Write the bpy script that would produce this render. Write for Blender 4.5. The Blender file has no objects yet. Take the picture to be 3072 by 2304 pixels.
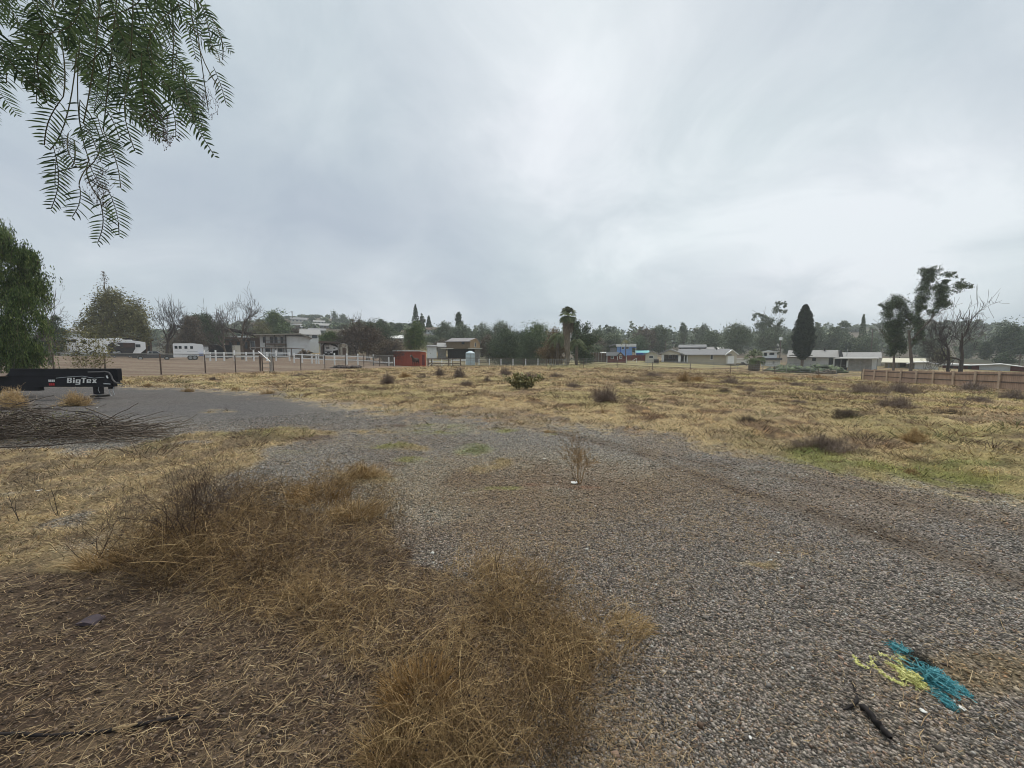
import bpy, math, random
import numpy as np
R = math.radians
random.seed(7)
rng = np.random.default_rng(11)
scene = bpy.context.scene
COL = scene.collection

# ------------------------------------------------------------------ camera
FPX, W0, H0, CAMZ = 1120.0, 3072.0, 2304.0, 1.55
PITCH = math.atan(89.0 / FPX)
cam_d = bpy.data.cameras.new("camera")
cam_d.sensor_width = 36.0
cam_d.lens = 36.0 * FPX / W0
cam_d.clip_start = 0.05
cam_d.clip_end = 6000
cam = bpy.data.objects.new("camera", cam_d)
COL.objects.link(cam)
cam.location = (0, 0, CAMZ)
cam.rotation_euler = (R(90) - PITCH, 0, 0)
scene.camera = cam
scene.render.resolution_x, scene.render.resolution_y = 1024, 768

# ------------------------------------------------------------------ world: overcast sky over a nishita base
world = bpy.data.worlds.new("World")
scene.world = world
world.use_nodes = True
SUN_EL, SUN_ROT = 58, 20
def build_world():
    nt = world.node_tree
    N, L = nt.nodes, nt.links
    N.clear()
    out = N.new('ShaderNodeOutputWorld')
    bg = N.new('ShaderNodeBackground')
    bg.inputs['Strength'].default_value = 0.1
    sky = N.new('ShaderNodeTexSky')
    sky.sky_type = 'NISHITA'; sky.sun_disc = False
    sky.sun_elevation = R(SUN_EL); sky.sun_rotation = R(SUN_ROT)
    sky.air_density = 1.0; sky.dust_density = 4.0
    tc = N.new('ShaderNodeTexCoord')
    sep = N.new('ShaderNodeSeparateXYZ'); L.new(tc.outputs['Generated'], sep.inputs[0])
    # cloud deck coordinates: direction / (z + k)
    def M(op, a, b=None, clamp=False):
        m = N.new('ShaderNodeMath'); m.operation = op; m.use_clamp = clamp
        for i, q in enumerate((a, b)):
            if q is None: continue
            if isinstance(q, (int, float)): m.inputs[i].default_value = q
            else: L.new(q, m.inputs[i])
        return m.outputs[0]
    zz = M('MAXIMUM', sep.outputs['Z'], 0.0)
    den = M('ADD', zz, 0.42)
    cx = M('DIVIDE', sep.outputs['X'], den); cy = M('DIVIDE', sep.outputs['Y'], den)
    comb = N.new('ShaderNodeCombineXYZ'); L.new(cx, comb.inputs[0]); L.new(cy, comb.inputs[1])
    def noise(scale, detail, rough, dist, off):
        mp = N.new('ShaderNodeMapping'); L.new(comb.outputs[0], mp.inputs[0])
        mp.inputs['Location'].default_value = off
        n = N.new('ShaderNodeTexNoise'); L.new(mp.outputs[0], n.inputs['Vector'])
        n.inputs['Scale'].default_value = scale; n.inputs['Detail'].default_value = detail
        n.inputs['Roughness'].default_value = rough; n.inputs['Distortion'].default_value = dist
        return n.outputs['Fac']
    n1 = noise(0.8, 4, 0.5, 0.5, (3.1, 1.7, 0))
    n2 = noise(2.8, 7, 0.6, 0.6, (7.3, 4.4, 0))
    s = M('ADD', M('MULTIPLY', n1, 0.62), M('MULTIPLY', n2, 0.38))
    # bright soft breaks upper centre and right
    def blob(dx, dy, dz, power, amp):
        v = N.new('ShaderNodeVectorMath'); v.operation = 'DOT_PRODUCT'
        L.new(tc.outputs['Generated'], v.inputs[0])
        ln = math.sqrt(dx*dx+dy*dy+dz*dz)
        v.inputs[1].default_value = (dx/ln, dy/ln, dz/ln)
        d = M('MAXIMUM', v.outputs['Value'], 0.0)
        return M('MULTIPLY', M('POWER', d, power), amp)
    s = M('ADD', s, blob(0.17, 1, 0.70, 18, 0.13))
    s = M('ADD', s, blob(0.93, 1, 0.33, 40, 0.14))
    s = M('ADD', s, blob(0.6, 1, 0.75, 5, 0.04))
    s = M('SUBTRACT', s, blob(-1.2, 1, 0.35, 4, 0.07))
    ramp = N.new('ShaderNodeValToRGB'); L.new(s, ramp.inputs[0])
    cr = ramp.color_ramp
    cr.elements[0].position = 0.33; cr.elements[0].color = (0.355, 0.415, 0.475, 1)
    cr.elements[1].position = 0.72; cr.elements[1].color = (0.665, 0.71, 0.735, 1)
    e = cr.elements.new(0.48); e.color = (0.435, 0.495, 0.54, 1)
    e = cr.elements.new(0.60); e.color = (0.525, 0.58, 0.615, 1)
    sc_ = N.new('ShaderNodeVectorMath'); sc_.operation = 'SCALE'
    L.new(ramp.outputs[0], sc_.inputs[0])
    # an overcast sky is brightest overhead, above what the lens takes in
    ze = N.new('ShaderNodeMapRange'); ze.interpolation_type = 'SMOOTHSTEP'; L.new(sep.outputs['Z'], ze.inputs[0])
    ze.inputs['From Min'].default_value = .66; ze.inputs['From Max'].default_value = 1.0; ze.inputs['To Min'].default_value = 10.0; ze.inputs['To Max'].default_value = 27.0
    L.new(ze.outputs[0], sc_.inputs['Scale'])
    hue = noise(1.1, 3, .5, .3, (11.0, 2.0, 0)); hr = N.new('ShaderNodeValToRGB'); L.new(hue, hr.inputs[0])
    hr.color_ramp.elements[0].position = .38; hr.color_ramp.elements[0].color = (.985, 1.0, 1.0, 1); hr.color_ramp.elements[1].position = .62; hr.color_ramp.elements[1].color = (1.01, .993, 1.012, 1)
    hm = N.new('ShaderNodeMix'); hm.data_type = 'RGBA'; hm.blend_type = 'MULTIPLY'; hm.inputs['Factor'].default_value = 1.0; L.new(sc_.outputs[0], hm.inputs['A']); L.new(hr.outputs[0], hm.inputs['B'])
    zf = N.new('ShaderNodeMapRange'); L.new(sep.outputs['Z'], zf.inputs[0]); zf.inputs['From Min'].default_value = .66; zf.inputs['From Max'].default_value = .9
    zm = N.new('ShaderNodeMix'); zm.data_type = 'RGBA'; zm.blend_type = 'MULTIPLY'; L.new(zf.outputs[0], zm.inputs['Factor']); zm.inputs['B'].default_value = (1.08, 1.0, .90, 1)
    L.new(hm.outputs['Result'], zm.inputs['A'])
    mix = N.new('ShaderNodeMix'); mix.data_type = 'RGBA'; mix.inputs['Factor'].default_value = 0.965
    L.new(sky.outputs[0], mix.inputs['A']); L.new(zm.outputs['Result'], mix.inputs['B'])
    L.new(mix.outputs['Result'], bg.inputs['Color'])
    L.new(bg.outputs[0], out.inputs[0])
build_world()

sun_d = bpy.data.lights.new("sun", 'SUN')
sun_d.energy = 1.5; sun_d.angle = R(12); sun_d.color = (1.0, 0.93, 0.83)
sun = bpy.data.objects.new("sun", sun_d); COL.objects.link(sun)
sun.rotation_euler = (R(90 - SUN_EL), 0, R(180 - SUN_ROT))
scene.view_settings.view_transform = 'Standard'
scene.view_settings.look = 'None'
scene.view_settings.exposure = 0.36
scene.view_settings.gamma = 1.0
scene.cycles.use_denoising = True
scene.cycles.filter_width = 1.0
scene.cycles.max_bounces = 5
scene.cycles.diffuse_bounces = 3
scene.cycles.transparent_max_bounces = 8
scene.cycles.volume_bounces = 2

# ------------------------------------------------------------------ picture <-> world measuring helpers
CP, SP = math.cos(PITCH), math.sin(PITCH)
def P(u, v, Y):
    a, b = (u - W0/2)/FPX, (v - H0/2)/FPX
    dy = CP - SP*b; dz = -SP - CP*b
    t = Y/dy
    return (a*t, Y, CAMZ + dz*t)
def X(u, Y): return P(u, 1063, Y)[0]
def project(x, y, z):
    zz = z - CAMZ
    dep = y*CP - zz*SP
    up = y*SP + zz*CP
    dep = np.where(dep > 0.05, dep, 0.05)
    return W0/2 + FPX*x/dep, H0/2 - FPX*up/dep

# ------------------------------------------------------------------ noise
def _h(ix, iy, seed):
    n = (ix.astype(np.int64)*374761393 + iy.astype(np.int64)*668265263 + seed*1442695041) & 0xffffffff
    n = ((n ^ (n >> 13))*1274126177) & 0xffffffff
    n = n ^ (n >> 16)
    return (n & 0xffff)/65535.0
def vnoise(x, y, seed=0):
    x = np.asarray(x, float); y = np.asarray(y, float)
    ix, iy = np.floor(x), np.floor(y)
    fx, fy = x-ix, y-iy
    fx = fx*fx*(3-2*fx); fy = fy*fy*(3-2*fy)
    a, b = _h(ix, iy, seed), _h(ix+1, iy, seed)
    c, d = _h(ix, iy+1, seed), _h(ix+1, iy+1, seed)
    return (a*(1-fx)+b*fx)*(1-fy) + (c*(1-fx)+d*fx)*fy
def fbm(x, y, octs=4, seed=0):
    s = 0; a = .5; t = 0
    for o in range(octs):
        s = s + a*vnoise(x*2**o + 17.3*o, y*2**o - 9.1*o, seed+o); t += a; a *= .5
    return s/t
def smooth(x, a, b):
    t = np.clip((x-a)/(b-a), 0, 1)
    return t*t*(3-2*t)

# ------------------------------------------------------------------ terrain: thin plate through measured points
CTRL = [(-200,1122,24),(390,1126,26),(550,1122,28),(850,1113,38),(1200,1098,55),(1440,1099,60),(1640,1100,62),
        (1985,1112,60),(2300,1125,50),(2600,1140,50),(3072,1173,30),(2850,1156,38),(3500,1210,24),
        (560,1079,56),(200,1068,60),(-200,1068,60),(850,1067,75),(1000,1065,75),(1230,1097,60),(1390,1083,95),
        (1697,1095,68),(1850,1087,85),(1880,1068,120),(2100,1091,85),(2450,1098,85),(2560,1113,68),
        (2800,1112,60),(3000,1114,65),(3500,1125,60),(700,1062,90),(1100,1062,100),
        (880,985,280),(1040,980,290),(700,1010,240),(1290,1002,185),(1250,985,300),(980,986,215),(890,985,235),(900,967,300),(950,1001,150),(1025,1024,120),(1185,1027,115),(1500,1035,260),(1900,1038,280),
        (2400,1035,280),(2750,1015,260),(3072,1010,260),(3500,1010,260),(200,1035,260),(-300,1035,260),(430,1035,220),
        (960,952,380),(1250,1000,400),(200,1030,400),(2000,1025,400),(2800,990,400),(1500,1072,140),(2300,1062,150),(2800,1072,140)]
def _tc(x, y):
    r = np.sqrt(x*x+y*y)
    a = np.clip(np.arctan2(x, y), -1.15, 1.15)
    return a*2.0, np.log(np.clip(r, 9, 430))
_cp = []
for (u, v, Y) in CTRL:
    p = P(u, v, Y); _cp.append(p)
for a in range(-60, 61, 20):
    for r in (9.5, 15):
        _cp.append((r*math.sin(R(a)), r*math.cos(R(a)), 0.0))
_cp = np.array(_cp)
_ta, _tr = _tc(_cp[:,0], _cp[:,1])
def _U(d2): return np.where(d2 > 1e-12, d2*np.log(d2+1e-12), 0)
_n = len(_cp)
_K = _U((_ta[:,None]-_ta[None])**2 + (_tr[:,None]-_tr[None])**2) + np.eye(_n)*0.004
_Pm = np.stack([np.ones(_n), _ta, _tr], 1)
_A = np.zeros((_n+3, _n+3)); _A[:_n,:_n] = _K; _A[:_n,_n:] = _Pm; _A[_n:,:_n] = _Pm.T
_w = np.linalg.solve(_A, np.concatenate([_cp[:,2], np.zeros(3)]))
def terrain(x, y):
    x = np.asarray(x, float); y = np.asarray(y, float)
    a, l = _tc(x, y)
    z = _w[_n] + _w[_n+1]*a + _w[_n+2]*l
    for i in range(_n):
        z = z + _w[i]*_U((a-_ta[i])**2 + (l-_tr[i])**2)
    r = np.sqrt(x*x+y*y); ang = np.abs(np.arctan2(x, y))
    return np.clip(z, -4, 45)*smooth(r, 8, 16)*(1-smooth(ang, 1.15, 1.5))
def T(x, y): return float(terrain(np.array([x]), np.array([y]))[0])
_Ys = np.exp(np.linspace(math.log(0.6), math.log(420), 1600))
def gp(u, v):
    """first ground point seen at picture position (u, v)"""
    b = (v - H0/2)/FPX
    dy = CP - SP*b; dz = -SP - CP*b
    t = _Ys/dy
    xs = (u - W0/2)/FPX*t; zs = CAMZ + dz*t
    g = terrain(xs, _Ys)
    i = int(np.argmax(zs <= g)) if (zs <= g).any() else len(_Ys)-1
    return (float(xs[i]), float(_Ys[i]), float(g[i]))

# ------------------------------------------------------------------ tagging, things and parts
def tag(o, label=None, cat=None, group=None, kind=None):
    if label: o['label'] = label
    if cat: o['category'] = cat
    if group: o['group'] = group
    if kind: o['kind'] = kind
    return o
def thing(name, label, cat, loc=(0,0,0), rz=0.0, group=None):
    o = bpy.data.objects.new(name, None); COL.objects.link(o)
    o.empty_display_size = 0.2
    o.location = loc; o.rotation_euler = (0, 0, rz)
    return tag(o, label, cat, group)
def np_mesh(name, verts, quads=None, tris=None, mat=None, parent=None, loc=None, smooth_=False, attrs=None):
    me = bpy.data.meshes.new(name)
    verts = np.asarray(verts, dtype=np.float32).reshape(-1, 3)
    nq = 0 if quads is None else len(quads); nt_ = 0 if tris is None else len(tris)
    me.vertices.add(len(verts)); me.vertices.foreach_set('co', verts.ravel())
    me.loops.add(nq*4 + nt_*3)
    li = []
    if nq: li.append(np.asarray(quads).ravel())
    if nt_: li.append(np.asarray(tris).ravel())
    me.loops.foreach_set('vertex_index', np.concatenate(li).astype(np.int32))
    me.polygons.add(nq + nt_)
    st = np.concatenate([np.arange(nq)*4, nq*4 + np.arange(nt_)*3]).astype(np.int32)
    me.polygons.foreach_set('loop_start', st)
    if smooth_: me.polygons.foreach_set('use_smooth', np.ones(nq+nt_, dtype=bool))
    me.update(calc_edges=True)
    for k, val in (attrs or {}).items():
        val = np.asarray(val, dtype=np.float32)
        if val.ndim == 1:
            at = me.attributes.new(k, 'FLOAT', 'POINT'); at.data.foreach_set('value', val)
        else:
            at = me.attributes.new(k, 'FLOAT_COLOR', 'POINT')
            c4 = np.ones((len(val), 4), np.float32); c4[:, :3] = val
            at.data.foreach_set('color', c4.ravel())
    if mat: me.materials.append(mat)
    o = bpy.data.objects.new(name, me); COL.objects.link(o)
    if parent is not None: o.parent = parent
    if loc is not None: o.location = loc
    return o

class MB:
    """collects boxes, tubes and prisms into one mesh"""
    def __init__(s): s.v = []; s.f = []
    def add(s, vs, fs):
        b = len(s.v); s.v.extend([tuple(q) for q in vs]); s.f.extend([tuple(i+b for i in f) for f in fs]); return s
    def box(s, x0, x1, y0, y1, z0, z1):
        vs = [(x,y,z) for z in (z0,z1) for y in (y0,y1) for x in (x0,x1)]
        return s.add(vs, [(0,2,3,1),(4,5,7,6),(0,1,5,4),(2,6,7,3),(0,4,6,2),(1,3,7,5)])
    def bar(s, p, q, w, h=None):
        h = h or w
        p = np.array(p, float); q = np.array(q, float); d = q-p; d /= max(np.linalg.norm(d), 1e-9)
        up = np.array([0,0,1.0]) if abs(d[2]) < .9 else np.array([0,1.0,0])
        a = np.cross(d, up); a /= np.linalg.norm(a); b = np.cross(a, d)
        vs = [e + a*sx*w/2 + b*sy*h/2 for e in (p, q) for sx, sy in ((-1,-1),(1,-1),(1,1),(-1,1))]
        return s.add(vs, [(0,3,2,1),(4,5,6,7),(0,1,5,4),(1,2,6,5),(2,3,7,6),(3,0,4,7)])
    def tube(s, pts, r, n=8, r1=None):
        pts = [np.array(p, float) for p in pts]; rings = []
        for i, p in enumerate(pts):
            d = pts[min(i+1, len(pts)-1)] - pts[max(i-1, 0)]; d /= max(np.linalg.norm(d), 1e-9)
            up = np.array([0,0,1.0]) if abs(d[2]) < .9 else np.array([1.0,0,0])
            a = np.cross(d, up); a /= np.linalg.norm(a); b = np.cross(d, a)
            rr = r if r1 is None else r + (r1-r)*i/(len(pts)-1)
            rings.append([p + rr*(a*math.cos(2*math.pi*k/n) + b*math.sin(2*math.pi*k/n)) for k in range(n)])
        vs = [q for rg in rings for q in rg]; fs = []
        for i in range(len(pts)-1):
            for k in range(n):
                fs.append((i*n+k, i*n+(k+1)%n, (i+1)*n+(k+1)%n, (i+1)*n+k))
        fs.append(tuple(range(n-1,-1,-1))); fs.append(tuple((len(pts)-1)*n+k for k in range(n)))
        return s.add(vs, fs)
    def prism(s, poly, y0, y1, axis='y'):
        """poly: (x,z) pairs extruded along y, or (y,z) pairs extruded along x"""
        n = len(poly)
        if axis == 'y': vs = [(a,y0,b) for a,b in poly] + [(a,y1,b) for a,b in poly]
        else: vs = [(y0,a,b) for a,b in poly] + [(y1,a,b) for a,b in poly]
        fs = [tuple(range(n)), tuple(range(2*n-1, n-1, -1))]
        fs += [(i, n+i, n+(i+1)%n, (i+1)%n) for i in range(n)]
        return s.add(vs, fs)
    def build(s, name, mat, parent=None, loc=None, bevel=0, smooth_=False):
        me = bpy.data.meshes.new(name); me.from_pydata(s.v, [], s.f); me.materials.append(mat)
        import bmesh
        bm = bmesh.new(); bm.from_mesh(me); bmesh.ops.recalc_face_normals(bm, faces=bm.faces); bm.to_mesh(me); bm.free()
        o = bpy.data.objects.new(name, me); COL.objects.link(o)
        if smooth_:
            for p in me.polygons: p.use_smooth = True
        if parent is not None: o.parent = parent
        if loc is not None: o.location = loc
        if bevel:
            m = o.modifiers.new('bevel', 'BEVEL'); m.width = bevel; m.segments = 2; m.limit_method = 'ANGLE'
        return o

def ribbons(paths, widths, var=None, side=None):
    """flat strips: paths (N,K,3), widths (N,K); returns verts, quads, per-vertex var"""
    paths = np.asarray(paths, float); N, K, _ = paths.shape
    d = np.gradient(paths, axis=1)
    if side is None:
        side = rng.normal(size=(N,1,3))
    s_ = np.cross(d, side); s_ /= np.linalg.norm(s_, axis=2, keepdims=True) + 1e-9
    w = np.asarray(widths)[..., None]*0.5
    v = np.stack([paths - s_*w, paths + s_*w], 2).reshape(-1, 3)
    idx = np.arange(N*K*2).reshape(N, K, 2)
    q = np.stack([idx[:,:-1,0], idx[:,:-1,1], idx[:,1:,1], idx[:,1:,0]], -1).reshape(-1, 4)
    vv = None if var is None else np.repeat(np.asarray(var), K*2, axis=0)
    return v, q, vv
def tubes(paths, radii, n=3, var=None):
    paths = np.asarray(paths, float); N, K, _ = paths.shape
    d = np.gradient(paths, axis=1); d /= np.linalg.norm(d, axis=2, keepdims=True) + 1e-9
    ref = np.where(np.abs(d[..., 2:3]) < .9, np.array([0,0,1.0]), np.array([1.0,0,0]))
    a = np.cross(d, ref); a /= np.linalg.norm(a, axis=2, keepdims=True) + 1e-9
    b = np.cross(d, a)
    th = np.arange(n)*2*np.pi/n
    r = np.asarray(radii)[..., None, None]
    v = paths[:,:,None,:] + r*(a[:,:,None,:]*np.cos(th)[None,None,:,None] + b[:,:,None,:]*np.sin(th)[None,None,:,None])
    idx = np.arange(N*K*n).reshape(N, K, n); nx = np.roll(idx, -1, axis=2)
    q = np.stack([idx[:,:-1], nx[:,:-1], nx[:,1:], idx[:,1:]], -1).reshape(-1, 4)
    vv = None if var is None else np.repeat(np.asarray(var), K*n, axis=0)
    return v.reshape(-1,3), q, vv
def join_geo(parts):
    V = []; Q = []; A = []; b = 0
    for v, q, a in parts:
        if len(v) == 0: continue
        V.append(v); Q.append(q + b); A.append(a if a is not None else np.full(len(v), .5)); b += len(v)
    return np.concatenate(V), np.concatenate(Q), np.concatenate(A)

# ------------------------------------------------------------------ materials
def new_mat(name):
    m = bpy.data.materials.new(name); m.use_nodes = True
    nt = m.node_tree; nt.nodes.clear()
    out = nt.nodes.new('ShaderNodeOutputMaterial'); b = nt.nodes.new('ShaderNodeBsdfPrincipled')
    nt.links.new(b.outputs[0], out.inputs[0])
    return m, nt, b, out
def mat(name, col, rough=0.8, var=0.15, scale=3.0, metal=0.0, bump=0.0, dirt=0.0, dirtcol=(0.12,0.09,0.07), spec=0.3, stretch=(1,1,1)):
    m, nt, b, out = new_mat(name)
    N, L = nt.nodes, nt.links
    tc = N.new('ShaderNodeTexCoord'); mp = N.new('ShaderNodeMapping'); mp.inputs['Scale'].default_value = stretch
    L.new(tc.outputs['Object'], mp.inputs[0])
    n = N.new('ShaderNodeTexNoise'); n.inputs['Scale'].default_value = scale; n.inputs['Detail'].default_value = 6
    L.new(mp.outputs[0], n.inputs['Vector'])
    r = N.new('ShaderNodeValToRGB'); L.new(n.outputs['Fac'], r.inputs[0])
    r.color_ramp.elements[0].position = .3; r.color_ramp.elements[1].position = .7
    r.color_ramp.elements[0].color = tuple(c*(1-var) for c in col) + (1,)
    r.color_ramp.elements[1].color = tuple(min(1, c*(1+var)) for c in col) + (1,)
    c = r.outputs[0]
    if dirt:
        n2 = N.new('ShaderNodeTexNoise'); n2.inputs['Scale'].default_value = scale*0.6; n2.inputs['Detail'].default_value = 8; n2.inputs['Roughness'].default_value = .7
        L.new(tc.outputs['Object'], n2.inputs['Vector'])
        mr = N.new('ShaderNodeMapRange'); mr.inputs['From Min'].default_value = .48; mr.inputs['From Max'].default_value = .75; mr.inputs['To Max'].default_value = dirt
        L.new(n2.outputs['Fac'], mr.inputs[0])
        mx = N.new('ShaderNodeMix'); mx.data_type = 'RGBA'; L.new(mr.outputs[0], mx.inputs['Factor']); L.new(c, mx.inputs['A']); mx.inputs['B'].default_value = dirtcol + (1,)
        c = mx.outputs['Result']
    L.new(c, b.inputs['Base Color'])
    b.inputs['Roughness'].default_value = rough; b.inputs['Metallic'].default_value = metal
    b.inputs['Specular IOR Level'].default_value = spec
    if bump:
        bp = N.new('ShaderNodeBump'); bp.inputs['Strength'].default_value = bump; bp.inputs['Distance'].default_value = 0.02
        L.new(n.outputs['Fac'], bp.inputs['Height']); L.new(bp.outputs[0], b.inputs['Normal'])
    return m
def leaf_mat(name, cols, rough=0.65, transl=0.0, attr='var', spec=0.25):
    """colour picked along a ramp by the per-leaf attribute"""
    m, nt, b, out = new_mat(name)
    N, L = nt.nodes, nt.links
    at = N.new('ShaderNodeAttribute'); at.attribute_name = attr
    r = N.new('ShaderNodeValToRGB'); L.new(at.outputs['Fac'], r.inputs[0])
    cr = r.color_ramp
    while len(cr.elements) < len(cols): cr.elements.new(0.5)
    for i, c in enumerate(cols):
        cr.elements[i].position = i/(len(cols)-1); cr.elements[i].color = tuple(c) + (1,)
    L.new(r.outputs[0], b.inputs['Base Color'])
    b.inputs['Roughness'].default_value = rough; b.inputs['Specular IOR Level'].default_value = spec
    if transl:
        t = N.new('ShaderNodeBsdfTranslucent'); L.new(r.outputs[0], t.inputs['Color'])
        mx = N.new('ShaderNodeMixShader'); mx.inputs[0].default_value = transl
        L.new(b.outputs[0], mx.inputs[1]); L.new(t.outputs[0], mx.inputs[2]); L.new(mx.outputs[0], out.inputs[0])
    return m
def col_mat(name, rough=0.8, spec=0.2, transl=0.0):
    m, nt, b, out = new_mat(name)
    at = nt.nodes.new('ShaderNodeAttribute'); at.attribute_name = 'col'
    nt.links.new(at.outputs['Color'], b.inputs['Base Color'])
    b.inputs['Roughness'].default_value = rough; b.inputs['Specular IOR Level'].default_value = spec
    if transl:
        t = nt.nodes.new('ShaderNodeBsdfTranslucent'); nt.links.new(at.outputs['Color'], t.inputs['Color'])
        mx = nt.nodes.new('ShaderNodeMixShader'); mx.inputs[0].default_value = transl
        nt.links.new(b.outputs[0], mx.inputs[1]); nt.links.new(t.outputs[0], mx.inputs[2]); nt.links.new(mx.outputs[0], out.inputs[0])
    return m

# ================================================================== GROUND
def inpoly(u, v, poly):
    c = np.zeros(np.shape(u), bool); n = len(poly); j = n-1
    for i in range(n):
        ui, vi = poly[i]; uj, vj = poly[j]
        if vi != vj:
            hit = ((vi > v) != (vj > v)) & (u < (uj-ui)*(v-vi)/(vj-vi) + ui)
            c ^= hit
        j = i
    return c
FIELD_EDGE = [(-900,1150),(300,1156),(500,1163),(830,1175),(1000,1208),(1200,1236),(1500,1256),(1800,1272),(2000,1300),(2200,1345),(2400,1392),(2700,1440),(3072,1492),(3700,1600)]
SOIL_POLY = [(-900,1760),(250,1720),(430,1600),(700,1490),(1150,1560),(1250,1700),(1800,1880),(1700,2050),(1450,2304),(1400,2900),(-1500,2900)]
LEFT_POLY = [(-1500,1340),(330,1348),(600,1300),(900,1282),(1010,1296),(800,1345),(760,1400),(620,1450),(560,1520),(430,1620),(250,1740),(-900,1780)]
PADDOCK = [(-900,1128),(0,1127),(400,1131),(550,1126),(700,1120),(850,1116),(1000,1109),(1170,1103),(1290,1100),(1290,1075),(1160,1062),(900,1062),(500,1060),(-900,1058)]
LAWN = [(1290,1100),(1290,1076),(1450,1074),(1640,1080),(1650,1099),(1450,1100)]
LAWN_R = [(1640,1105),(1640,1082),(1900,1080),(2050,1091),(2230,1092),(2240,1098),(2100,1104),(1850,1104)]
# straw / green / soil patches inside the gravel: (u, v, ru, rv, kind)
PATCH = [(1300,1290,170,17,'g'),(1120,1296,110,10,'s'),(1240,1345,70,9,'s'),(1430,1350,75,18,'G'),(1160,1342,90,8,'g'),(900,1300,120,12,'s'),
         (1180,1279,60,7,'d'),(930,1315,70,8,'d'),(1090,1435,110,22,'s'),(1520,1290,60,8,'g'),(1460,1400,60,14,'s'),(1500,1462,80,9,'g'),
         (1650,1450,90,9,'r'),(1730,1452,60,7,'r'),(660,1235,60,8,'s'),(1230,1380,80,10,'g'),(880,1358,60,9,'g'),(2250,1700,90,10,'s'),
         (2900,2010,260,90,'w'),(2700,1980,60,20,'w'),(1650,1305,30,4,'g')]
def softpoly(u, v, x, y, j, poly):
    t = 0
    for k in range(5):
        t = t + inpoly(u + (fbm(x*(1.1+.7*k)+9*k, y*(1.1+.7*k), 3, 5+k)-.5)*900*j, v + (fbm(x*(1.3+.7*k)+40, y*(1.3+.7*k)+5*k, 3, 19+k)-.5)*520*j*np.clip(3*j, .12, 1), poly)
    return t/5.0
def zones(x, y, z):
    """colour, gravel weight and fibre weight of the ground at world points"""
    u, v = project(x, y, z)
    r = np.hypot(x, y)
    j = 1.0/np.maximum(r, 1.2)
    w1 = (fbm(x*1.3, y*1.3, 4, 5)-.5); w2 = (fbm(x*1.1+40, y*1.1, 4, 9)-.5)
    uu = u + w1*600*j; vv = v + w2*360*j*np.clip(3.0/r, .12, 1)
    behind = (y < 0.9)
    n1 = fbm(x*.35, y*.35, 4, 21); n2 = fbm(x*1.7, y*1.7, 3, 22); n3 = fbm(x*.12, y*.12, 3, 23); n4 = fbm(x*6, y*6, 3, 24)
    straw = np.stack([0.49+0*x, 0.375+0*x, 0.205+0*x], -1)
    def mixc(a, b, t): t = np.asarray(t)[..., None]; return a*(1-t) + np.asarray(b)*t
    c = straw
    c = mixc(c, (0.52,0.32,0.155), smooth(n2, .52, .72)*.75)        # orange straw
    c = mixc(c, (0.36,0.32,0.14), smooth(n1, .52, .68)*.5)        # olive grass
    c = mixc(c, (0.14,0.10,0.07), smooth(n2*.6+n4*.4, .50, .64)*.75)  # thatch and soil showing
    # right-hand field: yellow-green mown stripes
    st = smooth(fbm(x*.10 + y*.02, y*.55, 3, 31), .46, .60)*smooth(u, 1700, 2300)*(1-smooth(v, 1300, 1400))
    c = mixc(c, (0.47,0.40,0.17), st*.7)
    dk = smooth(fbm(x*.16, y*.5, 3, 37), .48, .60)*smooth(u, 1500, 2100)*(1-smooth(v, 1135, 1230))
    c = mixc(c, (0.15,0.085,0.05), dk*.75)
    bare = smooth(fbm(x*.45+3, y*.6, 4, 57), .56, .66)
    c = mixc(c, (.34,.255,.165), bare*.6)
    fib = 1 - bare*.5; grav = np.zeros_like(x)
    _ed0 = np.interp(uu, [p[0] for p in FIELD_EDGE], [p[1] for p in FIELD_EDGE])
    wid = np.interp(u, [0,500,900,1400,2000,2400,3072], [5,7,18,34,22,18,24])
    gt = np.where(behind, 1.0, smooth((vv-_ed0)/wid + (n4-.5)*2.4 + (n2-.5)*1.6, -1.0, 1.3))
    inb = (v > np.interp(uu, [p[0] for p in FIELD_EDGE], [p[1] for p in FIELD_EDGE]) + (vv-v)) | behind
    # green verge along the gravel on the right
    ed = np.interp(u, [p[0] for p in FIELD_EDGE], [p[1] for p in FIELD_EDGE]) - vv
    verge = smooth(u, 2050, 2500)*(1-smooth(np.abs(ed-14), 14, 62))
    c = mixc(c, (0.27,0.28,0.09), verge*(.35+.5*smooth(n2,.4,.6)))
    hot = np.exp(-((u-2900)/110)**2 - ((v-1392)/16)**2) + np.exp(-((u-2430)/60)**2 - ((v-1352)/10)**2)
    c = mixc(c, (0.17,0.23,0.06), np.clip(hot*.8, 0, 1)*(.15+smooth(n2,.42,.6)*.7))
    # gravel: grey crushed stone with browner worn lanes
    gb = np.stack([0.29+0*x, 0.257+0*x, 0.202+0*x], -1)
    gb = mixc(gb, (0.205,0.155,0.11), smooth(n1*.6+n2*.4, .43, .58)*.85)
    gb = mixc(gb, (0.235,0.225,0.215), smooth(n3, .5, .62)*.6)
    lane = np.exp(-((v - np.interp(u, [1500,1944,2222,2700,3072,3400],[1256,1368,1472,1615,1750,1870]))/ (8+34*smooth(u,1800,3000)))**2)
    lane += 0.7*np.exp(-((v - np.interp(u, [1650,2014,2361,3072,3500],[1283,1372,1432,1590,1690]))/ (5+14*smooth(u,1900,3000)))**2)
    lane = np.clip(lane*(u > 1480)*(.5+1.0*n2), 0, 1)
    gb = mixc(gb, (0.125,0.095,0.07), np.clip(lane*(.5+.8*n4), 0, 1)*.8)
    far_g = smooth(1300-v, 0, 70)*(1-smooth(u, 700, 1300))
    gb = mixc(gb, (0.135,0.128,0.128), far_g*.85)
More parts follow.
